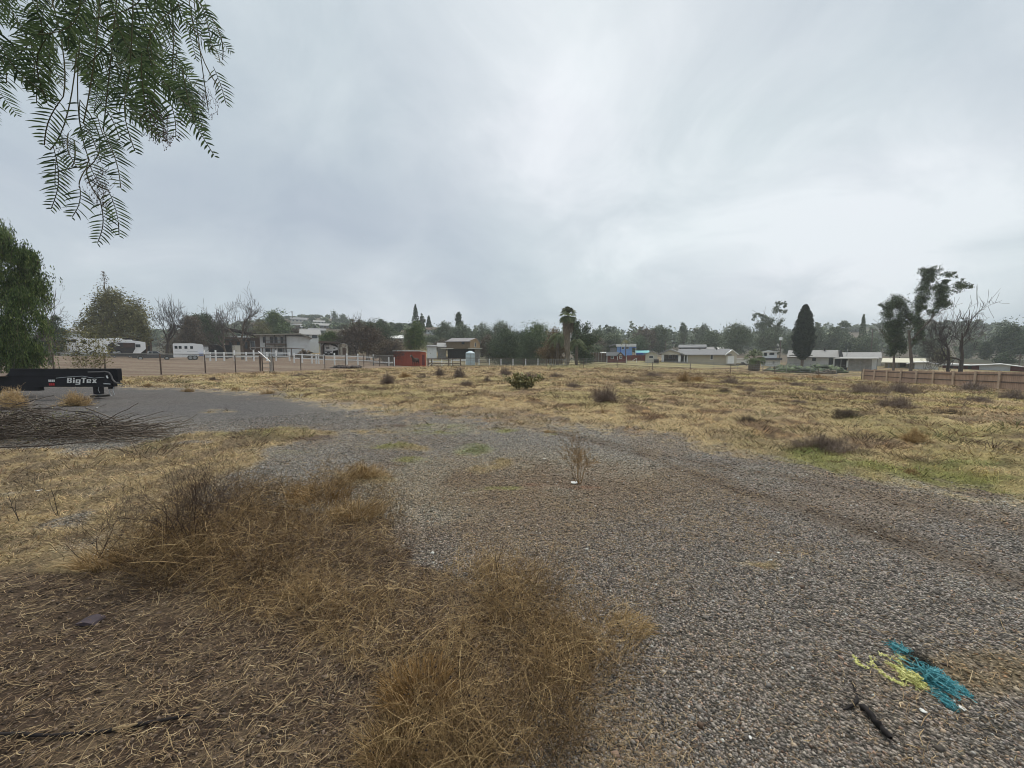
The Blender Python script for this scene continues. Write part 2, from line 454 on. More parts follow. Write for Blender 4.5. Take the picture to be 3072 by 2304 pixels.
    fines = smooth(fbm(x*.8+7, y*.8, 4, 55), .52, .66)*smooth(r, 1.2, 3)*smooth(u, 1100, 1700)*.6
    gb = mixc(gb, (.205,.158,.115), fines*.75)
    c = mixc(c, gb, gt); grav = gt*(1-lane*.6)*(1-fines*.35); fib = 1-gt
    # straw lying over the left-hand gravel
    m = softpoly(u, v, x, y, j, LEFT_POLY)*(~behind)
    lc = mixc(straw*0.92, (0.30,0.29,0.12), smooth(n1,.42,.6)*.8); lc = mixc(lc, (0.17,0.13,0.095), smooth(n2*.5+n4*.5,.47,.62)*.7)
    t = m*smooth(n2, .22, .42)
    c = mixc(c, lc, t); grav = grav*(1-t); fib = np.maximum(fib, t)
    # dark mulchy soil of the foreground
    m = np.maximum(softpoly(u, v, x, y, j, SOIL_POLY), behind & (x < .6))
    m = smooth(m + (n4-.5)*.9, .25, .75)
    sc = mixc(np.stack([0.095+0*x, 0.066+0*x, 0.047+0*x], -1), (0.17,0.125,0.085), smooth(n4, .45, .7)*.8)
    c = mixc(c, sc, m*1.0); grav = grav*(1-m)+.35*m; fib = fib*(1-m) + .35*m
    # tufts and patches in the gravel
    pc = {'g': (0.27,0.27,0.10), 'G': (0.24,0.26,0.13), 's': (0.36,0.28,0.15), 'd': (0.10,0.065,0.05), 'r': (0.30,0.175,0.12), 'w': (0.27,0.21,0.13)}
    for (pu, pv, ru, rv, k) in PATCH:
        d = ((uu-pu)/ru)**2 + ((vv-pv)/rv)**2
        t = np.where(behind, 0, (1-smooth(d, .0, 1.3))*(.15+.85*smooth(n4*.7+n2*.7, .55, .85)))
        c = mixc(c, pc[k], t*.9); grav = grav*(1-t*.7); fib = np.maximum(fib, t*(k != 'd'))
    # land beyond the fences
    far = (r > 20) & ~behind
    m = inpoly(u, v, PADDOCK) & far & (r < 110)
    pd = mixc(np.stack([0.18+0*x, 0.125+0*x, 0.088+0*x], -1), (0.24,0.185,0.135), smooth(fbm(x*.15, y*.9, 3, 41), .4, .65))
    c = np.where(m[..., None], pd, c); fib = np.where(m, .1, fib)
    m = inpoly(u, v, LAWN) & far
    c = np.where(m[..., None], mixc(np.stack([0.24+0*x, 0.22+0*x, 0.12+0*x], -1), (0.30,0.24,0.15), n1), c)
    m = inpoly(u, v, LAWN_R) & far
    c = np.where(m[..., None], mixc(np.stack([0.34+0*x, 0.31+0*x, 0.14+0*x], -1), (0.38,0.31,0.18), n1), c)
    t = smooth(r, 90, 130)
    hc = mixc(np.stack([0.07+0*x, 0.072+0*x, 0.045+0*x], -1), (0.15,0.12,0.085), smooth(fbm(x*.02, y*.02, 4, 51), .45, .6))
    c = mixc(c, hc, t)
    return c, grav, fib
def micro(x, y, grav, fib):
    """small relief: lumpy thatch in the field, stony gravel"""
    r = np.hypot(x, y)
    lump = (fbm(x*1.6, y*1.6, 3, 61)-.5)*.16 + (fbm(x*5, y*5, 3, 62)-.5)*.06
    ruts = (fbm(x*.5, y*.5, 3, 63)-.5)*.05
    stone = (fbm(x*14, y*14, 2, 64)-.5)*.012
    k = 1 - smooth(r, 60, 130)
    return k*(fib*lump*smooth(r, 1.5, 6) + ruts*smooth(r, 1, 4) + stone*(grav > .3))
def ground_at(x, y):
    z0 = terrain(x, y); c, g, f = zones(x, y, z0)
    return z0 + micro(x, y, g, f), c, g, f

def build_ground():
    af = np.linspace(-62, 62, 1050); ab = np.linspace(62, 298, 90)[1:-1]
    ang = np.radians(np.concatenate([af, ab])); na = len(ang)
    rr = np.concatenate([[0.25], np.exp(np.linspace(math.log(.45), math.log(160), 470)), np.exp(np.linspace(math.log(165), math.log(4500), 60))])
    A, Rr = np.meshgrid(ang, rr)
    x = (Rr*np.sin(A)).ravel(); y = (Rr*np.cos(A)).ravel()
    z, c, g, f = ground_at(x, y)
    far = smooth(np.hypot(x, y), 500, 1500)
    z = z*(1-far) + 5*far
    nr = len(rr)
    idx = np.arange(nr*na).reshape(nr, na); nx = np.roll(idx, -1, axis=1)
    q = np.stack([idx[:-1], nx[:-1], nx[1:], idx[1:]], -1).reshape(-1, 4)[:, ::-1]
    # centre cap
    cz = len(x)
    verts = np.concatenate([np.stack([x, y, z], -1), [[0, 0, float(z[:na].mean())]]])
    c = np.concatenate([c, c[:1]]); g = np.append(g, g[0]); f = np.append(f, f[0])
    tr = np.stack([idx[0], nx[0], np.full(na, cz)], -1)[:, ::-1]
    m, nt, b, out = new_mat('ground_earth')
    N, L = nt.nodes, nt.links
    def node(t, **kw):
        n = N.new(t)
        for k, v_ in kw.items(): setattr(n, k, v_)
        return n
    def math_(op, a, b_=None):
        n = node('ShaderNodeMath', operation=op)
        for i, q_ in enumerate((a, b_)):
            if q_ is None: continue
            if isinstance(q_, (int, float)): n.inputs[i].default_value = q_
            else: L.new(q_, n.inputs[i])
        return n.outputs[0]
    tc = node('ShaderNodeTexCoord')
    at = node('ShaderNodeAttribute', attribute_name='col'); ag = node('ShaderNodeAttribute', attribute_name='grav'); af_ = node('ShaderNodeAttribute', attribute_name='fib')
    def vor(scale):
        v_ = node('ShaderNodeTexVoronoi'); v_.inputs['Scale'].default_value = scale; L.new(tc.outputs['Object'], v_.inputs['Vector']); return v_
    def noi(scale, det=5, rough=.6, stretch=None):
        n = node('ShaderNodeTexNoise'); n.inputs['Scale'].default_value = scale; n.inputs['Detail'].default_value = det; n.inputs['Roughness'].default_value = rough
        if stretch:
            mp = node('ShaderNodeMapping'); mp.inputs['Scale'].default_value = stretch; mp.inputs['Rotation'].default_value = (0,0,stretch[0]*.3)
            L.new(tc.outputs['Object'], mp.inputs[0]); L.new(mp.outputs[0], n.inputs['Vector'])
        else: L.new(tc.outputs['Object'], n.inputs['Vector'])
        return n.outputs['Fac']
    v1 = vor(80); v2 = vor(26)
    sepc = node('ShaderNodeSeparateColor'); L.new(v1.outputs['Color'], sepc.inputs[0])
    sepd = node('ShaderNodeSeparateColor'); L.new(v2.outputs['Color'], sepd.inputs[0])
    # gravel brightness: stone to stone
    gv = math_('ADD', math_('MULTIPLY', math_('POWER', sepc.outputs[0], 1.6), 1.75), math_('MULTIPLY', sepd.outputs[1], 0.45))
    gv = math_('ADD', gv, 0.22)
    edge = node('ShaderNodeMapRange'); L.new(v1.outputs['Distance'], edge.inputs[0]); edge.inputs['From Min'].default_value = .25; edge.inputs['From Max'].default_value = .75; edge.inputs['To Min'].default_value = 1.0; edge.inputs['To Max'].default_value = .35
    gv = math_('MULTIPLY', gv, edge.outputs[0])
    # fibre brightness: matted straw
    f1 = noi(26, 6, .7, (1, 3.2, 1)); f2 = noi(30, 6, .7, (3.4, .9, 1)); f3 = noi(3.0, 6, .65)
    fv = math_('ADD', math_('MULTIPLY', math_('SUBTRACT', f1, .5), 2.2), math_('MULTIPLY', math_('SUBTRACT', f2, .5), 1.8))
    fv = math_('ADD', fv, math_('MULTIPLY', math_('SUBTRACT', f3, .5), 1.6))
    fv = math_('MAXIMUM', math_('ADD', fv, 0.72), .10)
    nv = math_('ADD', math_('MULTIPLY', noi(9, 8, .72), 1.2), .4)
    def mixf(a, b_, t):
        n = node('ShaderNodeMix'); L.new(t, n.inputs['Factor'])
        for s_, q_ in (('A', a), ('B', b_)): L.new(q_, n.inputs[s_])
        return n.outputs[0]
    br = mixf(nv, fv, af_.outputs['Fac'])
    br = mixf(br, gv, ag.outputs['Fac'])
    sc = node('ShaderNodeVectorMath', operation='SCALE'); L.new(at.outputs['Color'], sc.inputs[0]); L.new(br, sc.inputs['Scale'])
    # coloured stones
    hs = node('ShaderNodeMix', data_type='RGBA', blend_type='SOFT_LIGHT'); L.new(sc.outputs[0], hs.inputs['A']); L.new(v1.outputs['Color'], hs.inputs['B'])
    tf = math_('MULTIPLY', ag.outputs['Fac'], .05); L.new(tf, hs.inputs['Factor'])
    L.new(hs.outputs['Result'], b.inputs['Base Color'])
    b.inputs['Roughness'].default_value = .9; b.inputs['Specular IOR Level'].default_value = .15
    h1 = math_('MULTIPLY', math_('SUBTRACT', 1.0, v1.outputs['Distance']), ag.outputs['Fac'])
    h2 = math_('MULTIPLY', fv, .8)
    hh = mixf(h2, h1, ag.outputs['Fac'])
    bp = node('ShaderNodeBump'); bp.inputs['Strength'].default_value = .8; bp.inputs['Distance'].default_value = .02
    L.new(hh, bp.inputs['Height']); L.new(bp.outputs[0], b.inputs['Normal'])
    o = np_mesh('ground', verts, q, tr, m, smooth_=True, attrs={'col': c, 'grav': g, 'fib': f})
    tag(o, kind='structure')
build_ground()

# ------------------------------------------------------------------ scattered ground cover
def polar(n, r0, r1, pw=1.5, a0=-60, a1=60):
    """points whose density falls off as r^-pw with distance from the viewpoint"""
    t = rng.random(n); k = 2-pw
    r = (r0**k + t*(r1**k - r0**k))**(1/k) if abs(k) > 1e-6 else r0*(r1/r0)**t
    a = np.radians(a0 + (a1-a0)*rng.random(n))
    return r*np.sin(a), r*np.cos(a), r
BLADE = col_mat('dry_blade', .75, .2, .15)

def build_field_grass():
    x, y, r = polar(420000, 4.5, 75, 1.9)
    z, c, g, f = ground_at(x, y)
    u, v = project(x, y, z)
    keep = (f > .45) & (g < .5) & ~(inpoly(u, v, PADDOCK) & (r > 20)) & (v > 1096)
    keep &= rng.random(len(x)) < .35 + .9*fbm(x*.9, y*.9, 3, 71)
    x, y, z, r, c = x[keep], y[keep], z[keep], r[keep], c[keep]
    n = len(x)
    L = (.036 + .0036*r)*(.5+rng.random(n))*(.6 + .9*fbm(x*.6, y*.6, 3, 72)); w = .0028 + .00062*r
    a = rng.random(n)*2*np.pi; lean = .55 + .75*rng.random(n)
    k = np.array([0, .55, 1.0])
    hz = np.sin(np.pi/2 - lean[:, None]*k*.9)*k*L[:, None]*.75
    ho = np.cos(np.pi/2 - lean[:, None]*k*1.0)*k*L[:, None]*1.1
    pth = np.stack([x[:,None] + ho*np.cos(a)[:,None], y[:,None] + ho*np.sin(a)[:,None], z[:,None] - .01 + hz], -1)
    W = np.stack([w, w*.85, w*.15], 1)
    side = np.stack([rng.normal(size=n)*.4, rng.normal(size=n)*.4, np.ones(n)], -1)[:, None]
    V, Q, _ = ribbons(pth, W, side=side)
    cc = c*(.45 + 1.25*rng.random((n,1))**1.3)
    cc[:, 0] *= 1 + .12*rng.normal(size=n)*.5
    C = np.repeat(np.clip(cc, .01, .9), 6, axis=0)
    o = np_mesh('dry_grass', V, Q, None, BLADE, attrs={'col': C})
    tag(o, 'matted dry straw coloured grass covering the field behind the gravel', 'grass', kind='stuff')
build_field_grass()

def build_litter():
    # straws and stalks lying flat, thick over the soil, thin over the gravel
    x, y, r = polar(230000, .75, 13, 1.6)
    z, c, g, f = ground_at(x, y)
    u, v = project(x, y, z)
    soil = inpoly(u, v, SOIL_POLY); left = inpoly(u, v, LEFT_POLY)
    dens = np.where(soil, .80, np.where(left, .95, .09 + .55*smooth(fbm(x*.9, y*.9, 3, 73), .48, .66)))
    dens = np.where(((u-2950)/330)**2 + ((v-2050)/160)**2 < 1, .28, dens)
    keep = (v > 1275) & (rng.random(len(x)) < dens*(.4+fbm(x*2, y*2, 2, 74))) & ~((v < np.interp(u, [p[0] for p in FIELD_EDGE], [p[1] for p in FIELD_EDGE])))
    x, y, z, r, soil, left = x[keep], y[keep], z[keep], r[keep], soil[keep], left[keep]
    n = len(x)
    L = (.012 + .085*rng.random(n)**3.2)*np.where(soil, 1.0, .9) + .004*r
    a = rng.normal(R(25), 1.0, n); cv = rng.normal(0, .5, n)
    k = np.array([-.5, 0, .5])
    aa = a[:,None] + cv[:,None]*k
    pth = np.stack([x[:,None]+k*L[:,None]*np.cos(aa), y[:,None]+k*L[:,None]*np.sin(aa), z[:,None]+.006+rng.random((n,1))*.02*np.where(left, .8, 1)[:,None] + k*L[:,None]*rng.normal(0,.22,(n,1))], -1)
    w = (.0007 + .0022*rng.random(n)**3) + .00040*r
    W = np.stack([w*.7, w, w*.5], 1)
    side = np.stack([rng.normal(size=n)*.3, rng.normal(size=n)*.3, np.ones(n)], -1)[:, None]
    V, Q, _ = ribbons(pth, W, side=side)
    base = np.array([[.40,.30,.17],[.30,.21,.12],[.20,.135,.08],[.48,.38,.24],[.14,.095,.06]])
    cc = base[rng.choice(5, n, p=[.28,.28,.22,.08,.14])]*(.7+.55*rng.random((n,1)))
    o = np_mesh('straw_litter', V, Q, None, BLADE, attrs={'col': np.repeat(cc, 6, axis=0)})
    tag(o, 'loose dry straws and broken stalks strewn over the foreground', 'straw', kind='stuff')
build_litter()

def build_stones():
    x, y, r = polar(270000, .75, 11, 1.7)
    z, c, g, f = ground_at(x, y)
    u, v = project(x, y, z)
    soil = inpoly(u, v, SOIL_POLY)
    keep = ((g > .3) & (rng.random(len(x)) < np.where(soil, .38, .95)))
    x, y, z, r, c, soil = x[keep], y[keep], z[keep], r[keep], c[keep], soil[keep]
    n = len(x)
    s = (.0028 + .0050*rng.random(n)**2.8 + .0007*r)*np.where(rng.random(n) < .012, 2.0, 1)
    # squashed irregular octahedra
    base = np.array([[1,0,0],[0,1,0],[-1,0,0],[0,-1,0],[0,0,1],[0,0,-1]], float)
    vs = base[None]*(.65 + .7*rng.random((n,6,1))) + rng.normal(0,.22,(n,6,3))
    th = rng.random(n)*6.28; ct, st_ = np.cos(th)[:,None], np.sin(th)[:,None]
    vx = vs[...,0]*ct - vs[...,1]*st_; vy = vs[...,0]*st_ + vs[...,1]*ct
    sc = s[:,None]
    V = np.stack([x[:,None]+vx*sc*1.15, y[:,None]+vy*sc, z[:,None] + sc*.25 + vs[...,2]*sc*.6], -1).reshape(-1,3)
    F = np.array([[0,1,4],[1,2,4],[2,3,4],[3,0,4],[1,0,5],[2,1,5],[3,2,5],[0,3,5]])
    tr = (F[None] + 6*np.arange(n)[:,None,None]).reshape(-1,3)
    t = rng.random((n,1))
    cc = np.clip(c*(.38 + 1.6*t**1.8), .02, .8)
    tint = rng.choice(4, n, p=[.70,.15,.09,.06])
    tints = np.array([[1,1,1],[1.12,1.0,.85],[.92,.98,1.06],[1.22,.95,.80]])
    cc *= tints[tint]
    wh = rng.random(n) < .006
    cc[wh] = [.6,.6,.57]
    sl = soil
    cc[sl] = (np.array([[.14,.105,.08]])*(.4+1.7*t[sl]**3))
    o = np_mesh('gravel', V, None, tr, col_mat('stone', .85, .25), attrs={'col': np.repeat(cc, 6, axis=0)})
    tag(o, 'loose crushed grey stone of the gravel drive', 'gravel', kind='stuff')
build_stones()

def build_low_weeds():
    # low brown clumps dotted through the field, too many to count
    cx, cy, cr = polar(2100, 7, 62, 1.45)
    cn = fbm(cx*.22, cy*.22, 3, 91); sel = cn > .38
    cx, cy, cr, cn = cx[sel], cy[sel], cr[sel], cn[sel]
    m = 42; n = len(cx)*m
    R_ = (.10+.34*rng.random(len(cx))**1.5)*(.7+.012*cr); Hh = R_*(.35+.5*rng.random(len(cx)))
    rep = lambda a: np.repeat(a, m)
    az = rng.random(n)*6.28; rr = rng.random(n)**.5
    x = rep(cx)+np.cos(az)*rr*rep(R_)*1.3; y = rep(cy)+np.sin(az)*rr*rep(R_)
    z, c, g, f = ground_at(x, y); u, v = project(x, y, z)
    keep = (f > .5) & ~(inpoly(u, v, PADDOCK) & (rep(cr) > 20)) & (v > 1100)
    L = rep(Hh)*(1.1-.6*rr)*(.7+.7*rng.random(n)); w = .0022 + .00062*rep(cr)
    a2 = az + rng.normal(0,.6,n); t = np.array([0,.5,1.])
    pth = np.stack([x[:,None]+np.cos(a2)[:,None]*L[:,None]*t*(.3+.9*rr[:,None]), y[:,None]+np.sin(a2)[:,None]*L[:,None]*t*(.3+.9*rr[:,None]), z[:,None]-.01+L[:,None]*(t-.25*t*t)], -1)[keep]
    W = np.stack([w, w*.9, w*.4], 1)[keep]
    V, Q, _ = ribbons(pth, W)
    pal = np.array([[.13,.09,.065],[.21,.15,.10],[.09,.062,.045],[.24,.19,.11],[.17,.10,.06],[.15,.15,.07]])
    ci = rng.choice(6, len(cx)); cc = (pal[ci][:,None]*(.5+.9*rng.random((len(cx),m,1)))).reshape(-1,3)[keep]
    o = np_mesh('low_weeds', V, Q, None, BLADE, attrs={'col': np.repeat(cc, 6, axis=0)})
    tag(o, 'low brown weed clumps dotted all over the straw field', 'weeds', kind='stuff')
build_low_weeds()

# ================================================================== VEGETATION
BARK = mat('bark', (0.13,0.105,0.085), .9, .35, 6, bump=.6)
BARK_DARK = mat('bark_dark', (0.06,0.048,0.042), .9, .3, 6, bump=.6)
BARK_PALE = mat('bark_pale', (0.26,0.22,0.18), .9, .3, 5, bump=.6)
LEAF = {
 'dark': leaf_mat('leaf_dark', [(.016,.028,.014),(.042,.065,.028),(.08,.115,.048),(.13,.165,.075)]),
 'green': leaf_mat('leaf_green', [(.02,.038,.012),(.06,.10,.028),(.13,.18,.05),(.24,.28,.10)]),
 'olive': leaf_mat('leaf_olive', [(.05,.048,.02),(.125,.12,.048),(.21,.20,.08),(.32,.29,.13)]),
 'grey': leaf_mat('leaf_grey', [(.045,.065,.035),(.095,.125,.065),(.155,.185,.10),(.24,.26,.16)]),
 'brown': leaf_mat('leaf_brown', [(0.053,0.041,0.030),(0.112,0.087,0.063),(0.173,0.135,0.093),(0.240,0.195,0.135)]),
 'rust': leaf_mat('leaf_rust', [(0.060,0.045,0.024),(0.150,0.098,0.045),(0.225,0.150,0.068),(0.285,0.210,0.105)]),
 'cypress': leaf_mat('leaf_cypress', [(.010,.017,.013),(.022,.035,.024),(.04,.055,.036),(.06,.075,.05)]),
 'palm': leaf_mat('leaf_palm', [(0.022,0.038,0.018),(0.075,0.105,0.042),(0.135,0.165,0.068),(0.240,0.255,0.120)]),
 'skirt': leaf_mat('leaf_skirt', [(.10,.08,.055),(.19,.155,.115),(.27,.23,.175),(.34,.29,.23)]),
}
TWIG = {
 'grey': leaf_mat('twig_grey', [(.07,.06,.055),(.12,.10,.09)]),
 'brown': leaf_mat('twig_brown', [(.05,.035,.028),(.13,.09,.07)]),
 'dark': leaf_mat('twig_dark', [(.03,.024,.022),(.07,.055,.05)]),
 'weed': leaf_mat('twig_weed', [(.06,.038,.02),(.21,.13,.058),(.38,.255,.115),(.56,.41,.21)]),
 'tumble': leaf_mat('twig_tumble', [(.10,.07,.055),(.17,.125,.10),(.26,.205,.165)]),
 'straw': leaf_mat('twig_straw', [(.22,.145,.06),(.42,.29,.14),(.58,.43,.24)]),
 'orange': leaf_mat('twig_orange', [(.13,.07,.022),(.29,.165,.055),(.44,.28,.11)]),
 'black': leaf_mat('twig_black', [(.012,.010,.012),(.035,.028,.03)]),
 'thatch': leaf_mat('twig_thatch', [(.05,.037,.028),(.095,.072,.055),(.16,.125,.095)]),
}
def unit(v): return v/(np.linalg.norm(v)+1e-9)
def grow(out, p, d, L, r, lev, maxlev, rg, kids=3, gnarl=.25, up=.12, ratio=.68, spread=.75, rk=.55):
    K = 5; pts = [p]; dd = d
    for k in range(K-1):
        dd = unit(dd + rg.normal(0, gnarl, 3) + np.array([0,0,up]))
        pts.append(pts[-1] + dd*L/(K-1))
    r1 = r*.62
    out.append((np.array(pts), np.linspace(r, r1, K), lev))
    if lev >= maxlev: return
    for i in range(kids + (1 if rg.random() < .4 else 0)):
        t = .35 + .65*(i+.6*rg.random())/kids if lev else .55+.45*(i+.6*rg.random())/kids
        t = min(t, 1.0); j = t*(K-1); j0 = int(min(j, K-2)); q = pts[j0] + (pts[j0+1]-pts[j0])*(j-j0)
        side = unit(np.cross(dd, rg.normal(size=3)))
        nd = unit(dd*(1-spread*.5) + side*spread)
        grow(out, q, nd, L*ratio*(.75+.5*rg.random()), r1*(rk+.25*rg.random()), lev+1, maxlev, rg, kids, gnarl, up, ratio, spread, rk)
def wood_mesh(name, segs, material, parent, minr=.0, sides=5):
    parts = []
    for lo, hi, n in ((0, 1, sides+2), (2, 9, 3)):
        S = [s for s in segs if lo <= s[2] <= hi]
        if not S: continue
        v, q, a = tubes(np.array([s[0] for s in S]), np.maximum(np.array([s[1] for s in S]), minr), n, var=rng.random(len(S)))
        parts.append((v, q, a))
    v, q, a = join_geo(parts)
    return np_mesh(name, v, q, None, material, parent, smooth_=True, attrs={'var': a})
def pn(p, s, seed=0.):
    """cheap 3-D clump noise, about -1..1"""
    x, y, z = p[:,0]*s+seed, p[:,1]*s+seed*1.7, p[:,2]*s+seed*.6
    return (np.sin(x*1.9+np.sin(y*1.3)*1.4)*np.sin(y*1.7+np.sin(z*1.6)*1.3)*np.sin(z*2.1+np.sin(x*1.1)*1.5) + .5*np.sin(x*4.3+y*2.2)*np.sin(y*4.1-z*3.3)*np.sin(z*4.9+x*1.9))*1.1
def leaves_mesh(name, C, size, material, parent, rg, aspect=.6, droop=0.0, seed=0., cs=1.0, tri=False):
    n = len(C)
    a = rg.normal(size=(n,3)); a[:,2] -= droop*3; a /= np.linalg.norm(a, axis=1, keepdims=True)
    b = np.cross(a, rg.normal(size=(n,3))); b /= np.linalg.norm(b, axis=1, keepdims=True)+1e-9
    s = (size*(.6+.8*rg.random(n)))[:,None]
    V = np.stack([C - a*s*.5, C + b*s*aspect*.5 - a*s*.05, C + a*s*.5, C - b*s*aspect*.5 + a*s*.1], 1).reshape(-1,3)
    Q = np.arange(n*4).reshape(n,4)
    var = np.clip(.45 + .28*pn(C, cs, seed) + .2*rg.normal(size=n), 0, 1)
    return np_mesh(name, V, Q, None, material, parent, attrs={'var': np.repeat(var, 4)})
def lobes_points(lobes, n, rg, shell=.45, hole=.25, hs=1.0, seed=0.):
    big = lobes; lobes = []
    for l in big:
        for q in range(7):
            d_ = rg.normal(size=3); d_ /= np.linalg.norm(d_); f_ = .66*rg.random()**.5; s_ = .46 + .24*rg.random()
            lobes.append((l[0]+d_[0]*f_*l[3], l[1]+d_[1]*f_*l[4], l[2]+d_[2]*f_*l[5], l[3]*s_, l[4]*s_, l[5]*s_*1.05))
    vol = np.array([(l[3]*l[4]*l[5])**.7 for l in lobes]); vol /= vol.sum()
    k = rg.choice(len(lobes), int(n*1.6), p=vol); Lb = np.array(lobes)[k]
    d = rg.normal(size=(len(k),3)); d /= np.linalg.norm(d, axis=1, keepdims=True)
    rad = (shell + (1-shell)*rg.random(len(k)))**.6 * (1 + .10*pn(d*3, 1.3, seed+3))
    C = Lb[:,:3] + d*rad[:,None]*Lb[:,3:]
    # gather the foliage into sprays round scattered twig ends
    m = max(30, int(n/18)); cen = C[:m]; rl = Lb[:m, 3:]
    kk = rg.integers(0, len(cen), int(n*.78))
    off = rg.normal(size=(len(kk),3))*np.array([1,1,.75])*rl[kk]*(.24 + .26*rg.random((len(kk),1)))
    S = np.concatenate([cen[kk] + off, C[m:m+int(n*.34)]*1.0])
    keep = pn(S, hs, seed) > -1.1 + hole*1.5*rg.random(len(S)) - (1-hole)*.4
    S = S[keep & (pn(S, hs*1.7, seed+9) > -.5 - (1-hole))]
    rg.shuffle(S)
    return S[:n]
tree_seed = [100]
def at(u, Y, v=None):
    if v is None:
        x = X(u, Y); return (x, Y, T(x, Y))
    return P(u, v, Y)
def tree(name, label, u, Y, vtop, du, kind='round', col='dark', group=None, n=None, leaf=None, base=None, lean=0.0, shape=None, twig='brown', cat='tree', low=.15, hole=.35, bark=None):
    """u: trunk position, Y: distance, vtop: picture height of the crown's top, du: crown width in picture px"""
    tree_seed[0] += 1; rg = np.random.default_rng(tree_seed[0])
    loc = at(u, Y)
    H = P(u, vtop, Y)[2] - loc[2]; ct = math.cos(math.atan2(loc[0], Y)); Wd = du/FPX*Y*ct
    root = thing(name, label, cat, loc, group=group)
    px = Y/373.0
    bark = bark or BARK
    leaf = leaf or max(px*1.15, .10)
    if kind in ('round', 'pepper', 'gum', 'lobes'):
        segs = []
        tr = max((.014 if kind == 'lobes' else .02)*H, .08)
        grow(segs, np.array([0,0,-.1]), unit(np.array([lean*.5,0,1.0])), H*(.42 if kind != 'gum' else .6), tr, 0, 3, rg, 3, .10, .10, .62, .7)
        S2 = []
        for p_, r_, l_ in segs:
            q_ = p_.copy(); ok = q_[:,2].max() < H*.97 and np.abs(q_[:,0]-lean*H*.3).max() < Wd*.52 and np.abs(q_[:,1]).max() < Wd*.6
            if ok: S2.append((q_, r_, l_))
        wood_mesh('trunk', S2 or segs[:1], bark, root, minr=px*.12)
        if shape:  # lobes in picture units: (du, v, ru, rv)
            lob = []
            for (lu, lv, ru, rv) in shape:
                s = Y/FPX; c = P(lu, lv, Y)
                lob.append((c[0]-loc[0], rg.normal(0, .12)*ru*s, c[2]-loc[2], ru*s*ct*1.1, ru*s*.62*ct, max(rv*1.1, ru*.70*ct)*s))
            base_l = list(lob)
            for q in range(len(base_l)):   # foliage bridging neighbouring sprays
                a_ = base_l[q]; nb = sorted(base_l, key=lambda b_: (b_[0]-a_[0])**2+(b_[2]-a_[2])**2)[1:4]
                for b_ in nb[:2]:
                    f = .3+.4*rg.random(); lob.append(tuple(a_[i]*(1-f)+b_[i]*f for i in range(3)) + tuple(.62*min(a_[i], b_[i]) for i in (3,4,5)))
        else:
            lob = []; m = {'round': 9, 'pepper': 10, 'gum': 12, 'lobes': 9}[kind]
            for i in range(m):
                a = rg.random()*6.28; rr = Wd*.5*rg.random()**.5*.62
                hz = low + (1-low)*(.15+.75*rg.random())
                wz = math.sin(math.pi*min(max((hz-low)/(1-low)*.8+.15, 0), 1))
                rl = Wd*(.24+.12*rg.random())*(.75 if kind == 'gum' else 1)
                lob.append((lean*H*hz*.6 + math.cos(a)*rr*wz, math.sin(a)*rr*wz, H*hz - rl*.3, rl, rl, min(rl*(.75 if kind != 'gum' else .5), H*.3)))
            lob.append((lean*H*.55, 0, H - Wd*.22, Wd*.22, Wd*.22, min(Wd*.22, H*.3)))
            lob.append((lean*H*.3, 0, H*(low+.45*(1-low)), Wd*.46, Wd*.42, H*(1-low)*.46))
        n_ = n or int(min(17000, max(1800, 8.0*Wd*H/(leaf*leaf*.5))))
        C = lobes_points(lob, n_, rg, .35, hole, 3.2/max(Wd*.35, .5), tree_seed[0]*.37)
        C = C[C[:,2] > .02*H]
        leaves_mesh('crown', C, leaf, LEAF[col], root, rg, .35 if kind == 'pepper' else .6, .5 if kind == 'pepper' else 0, tree_seed[0]*.7, 4.5/max(Wd*.4, .5))
        # spray of outer twigs and leaves breaking the outline
    elif kind == 'bare':
        segs = []
        grow(segs, np.array([0,0,-.1]), unit(np.array([lean,0,1.0])), H*.30, max(.019*H, .08), 0, 5 if H/px > 25 else 4, rg, 3, .15, .07, .76, .72, .72)
        pts = np.concatenate([s[0] for s in segs]); 
        fz = H/np.percentile(pts[:,2], 99.7); fx = min(Wd*.5/np.percentile(np.abs(pts[:,0]-lean*H*.3), 97), fz*1.35)
        S2 = [(p_*np.array([fx, fx, fz]), r_, l_) for p_, r_, l_ in segs]
        big = [(s[0], s[1]*1.15, s[2]) for s in S2 if s[2] <= 1]; small = [(s[0], s[1]*1.05, s[2]) for s in S2 if s[2] > 1]
        wood_mesh('trunk', big, BARK_DARK if twig == 'dark' else BARK, root, minr=px*.2)
        wood_mesh('branches', small, TWIG[twig], root, minr=px*.11)
    elif kind == 'cypress':
        MB().tube([(0,0,-.1),(0,0,H*.3)], .28, 8, .2).build('trunk', bark, root)
        n_ = n or 9000
        n_ *= 2
        t = rg.random(n_)
        prof = np.interp(t, [0,.06,.18,.38,.58,.74,.88,1], [.22,.55,.88,1,.88,.68,.46,.14])
        a = rg.random(n_)*6.28; rad = Wd*.5*prof*(.30+.75*rg.random(n_)**.45)*(1+.13*np.sin(a*5+t*14)+.12*np.sin(a*7-t*31)+.10*np.sin(a*3+t*47)*np.sin(t*90+a))
        rad = rad*np.where(rg.random(n_) < .07, 1.14, 1.0); C = np.stack([np.cos(a)*rad, np.sin(a)*rad, H*(low+(1-low)*t)], -1)
        leaves_mesh('crown', C, leaf, LEAF['cypress'], root, rg, .5, -.6, 3., 1.6)
    elif kind == 'conifer':
        MB().tube([(0,0,-.1),(0,0,H*.98)], max(.03*H*.5, px*.3), 6, px*.15).build('trunk', bark, root)
        n_ = n or 2600; t = rg.random(n_)**.8
        tier = np.round(t*9)/9 + rg.normal(0,.034,n_)
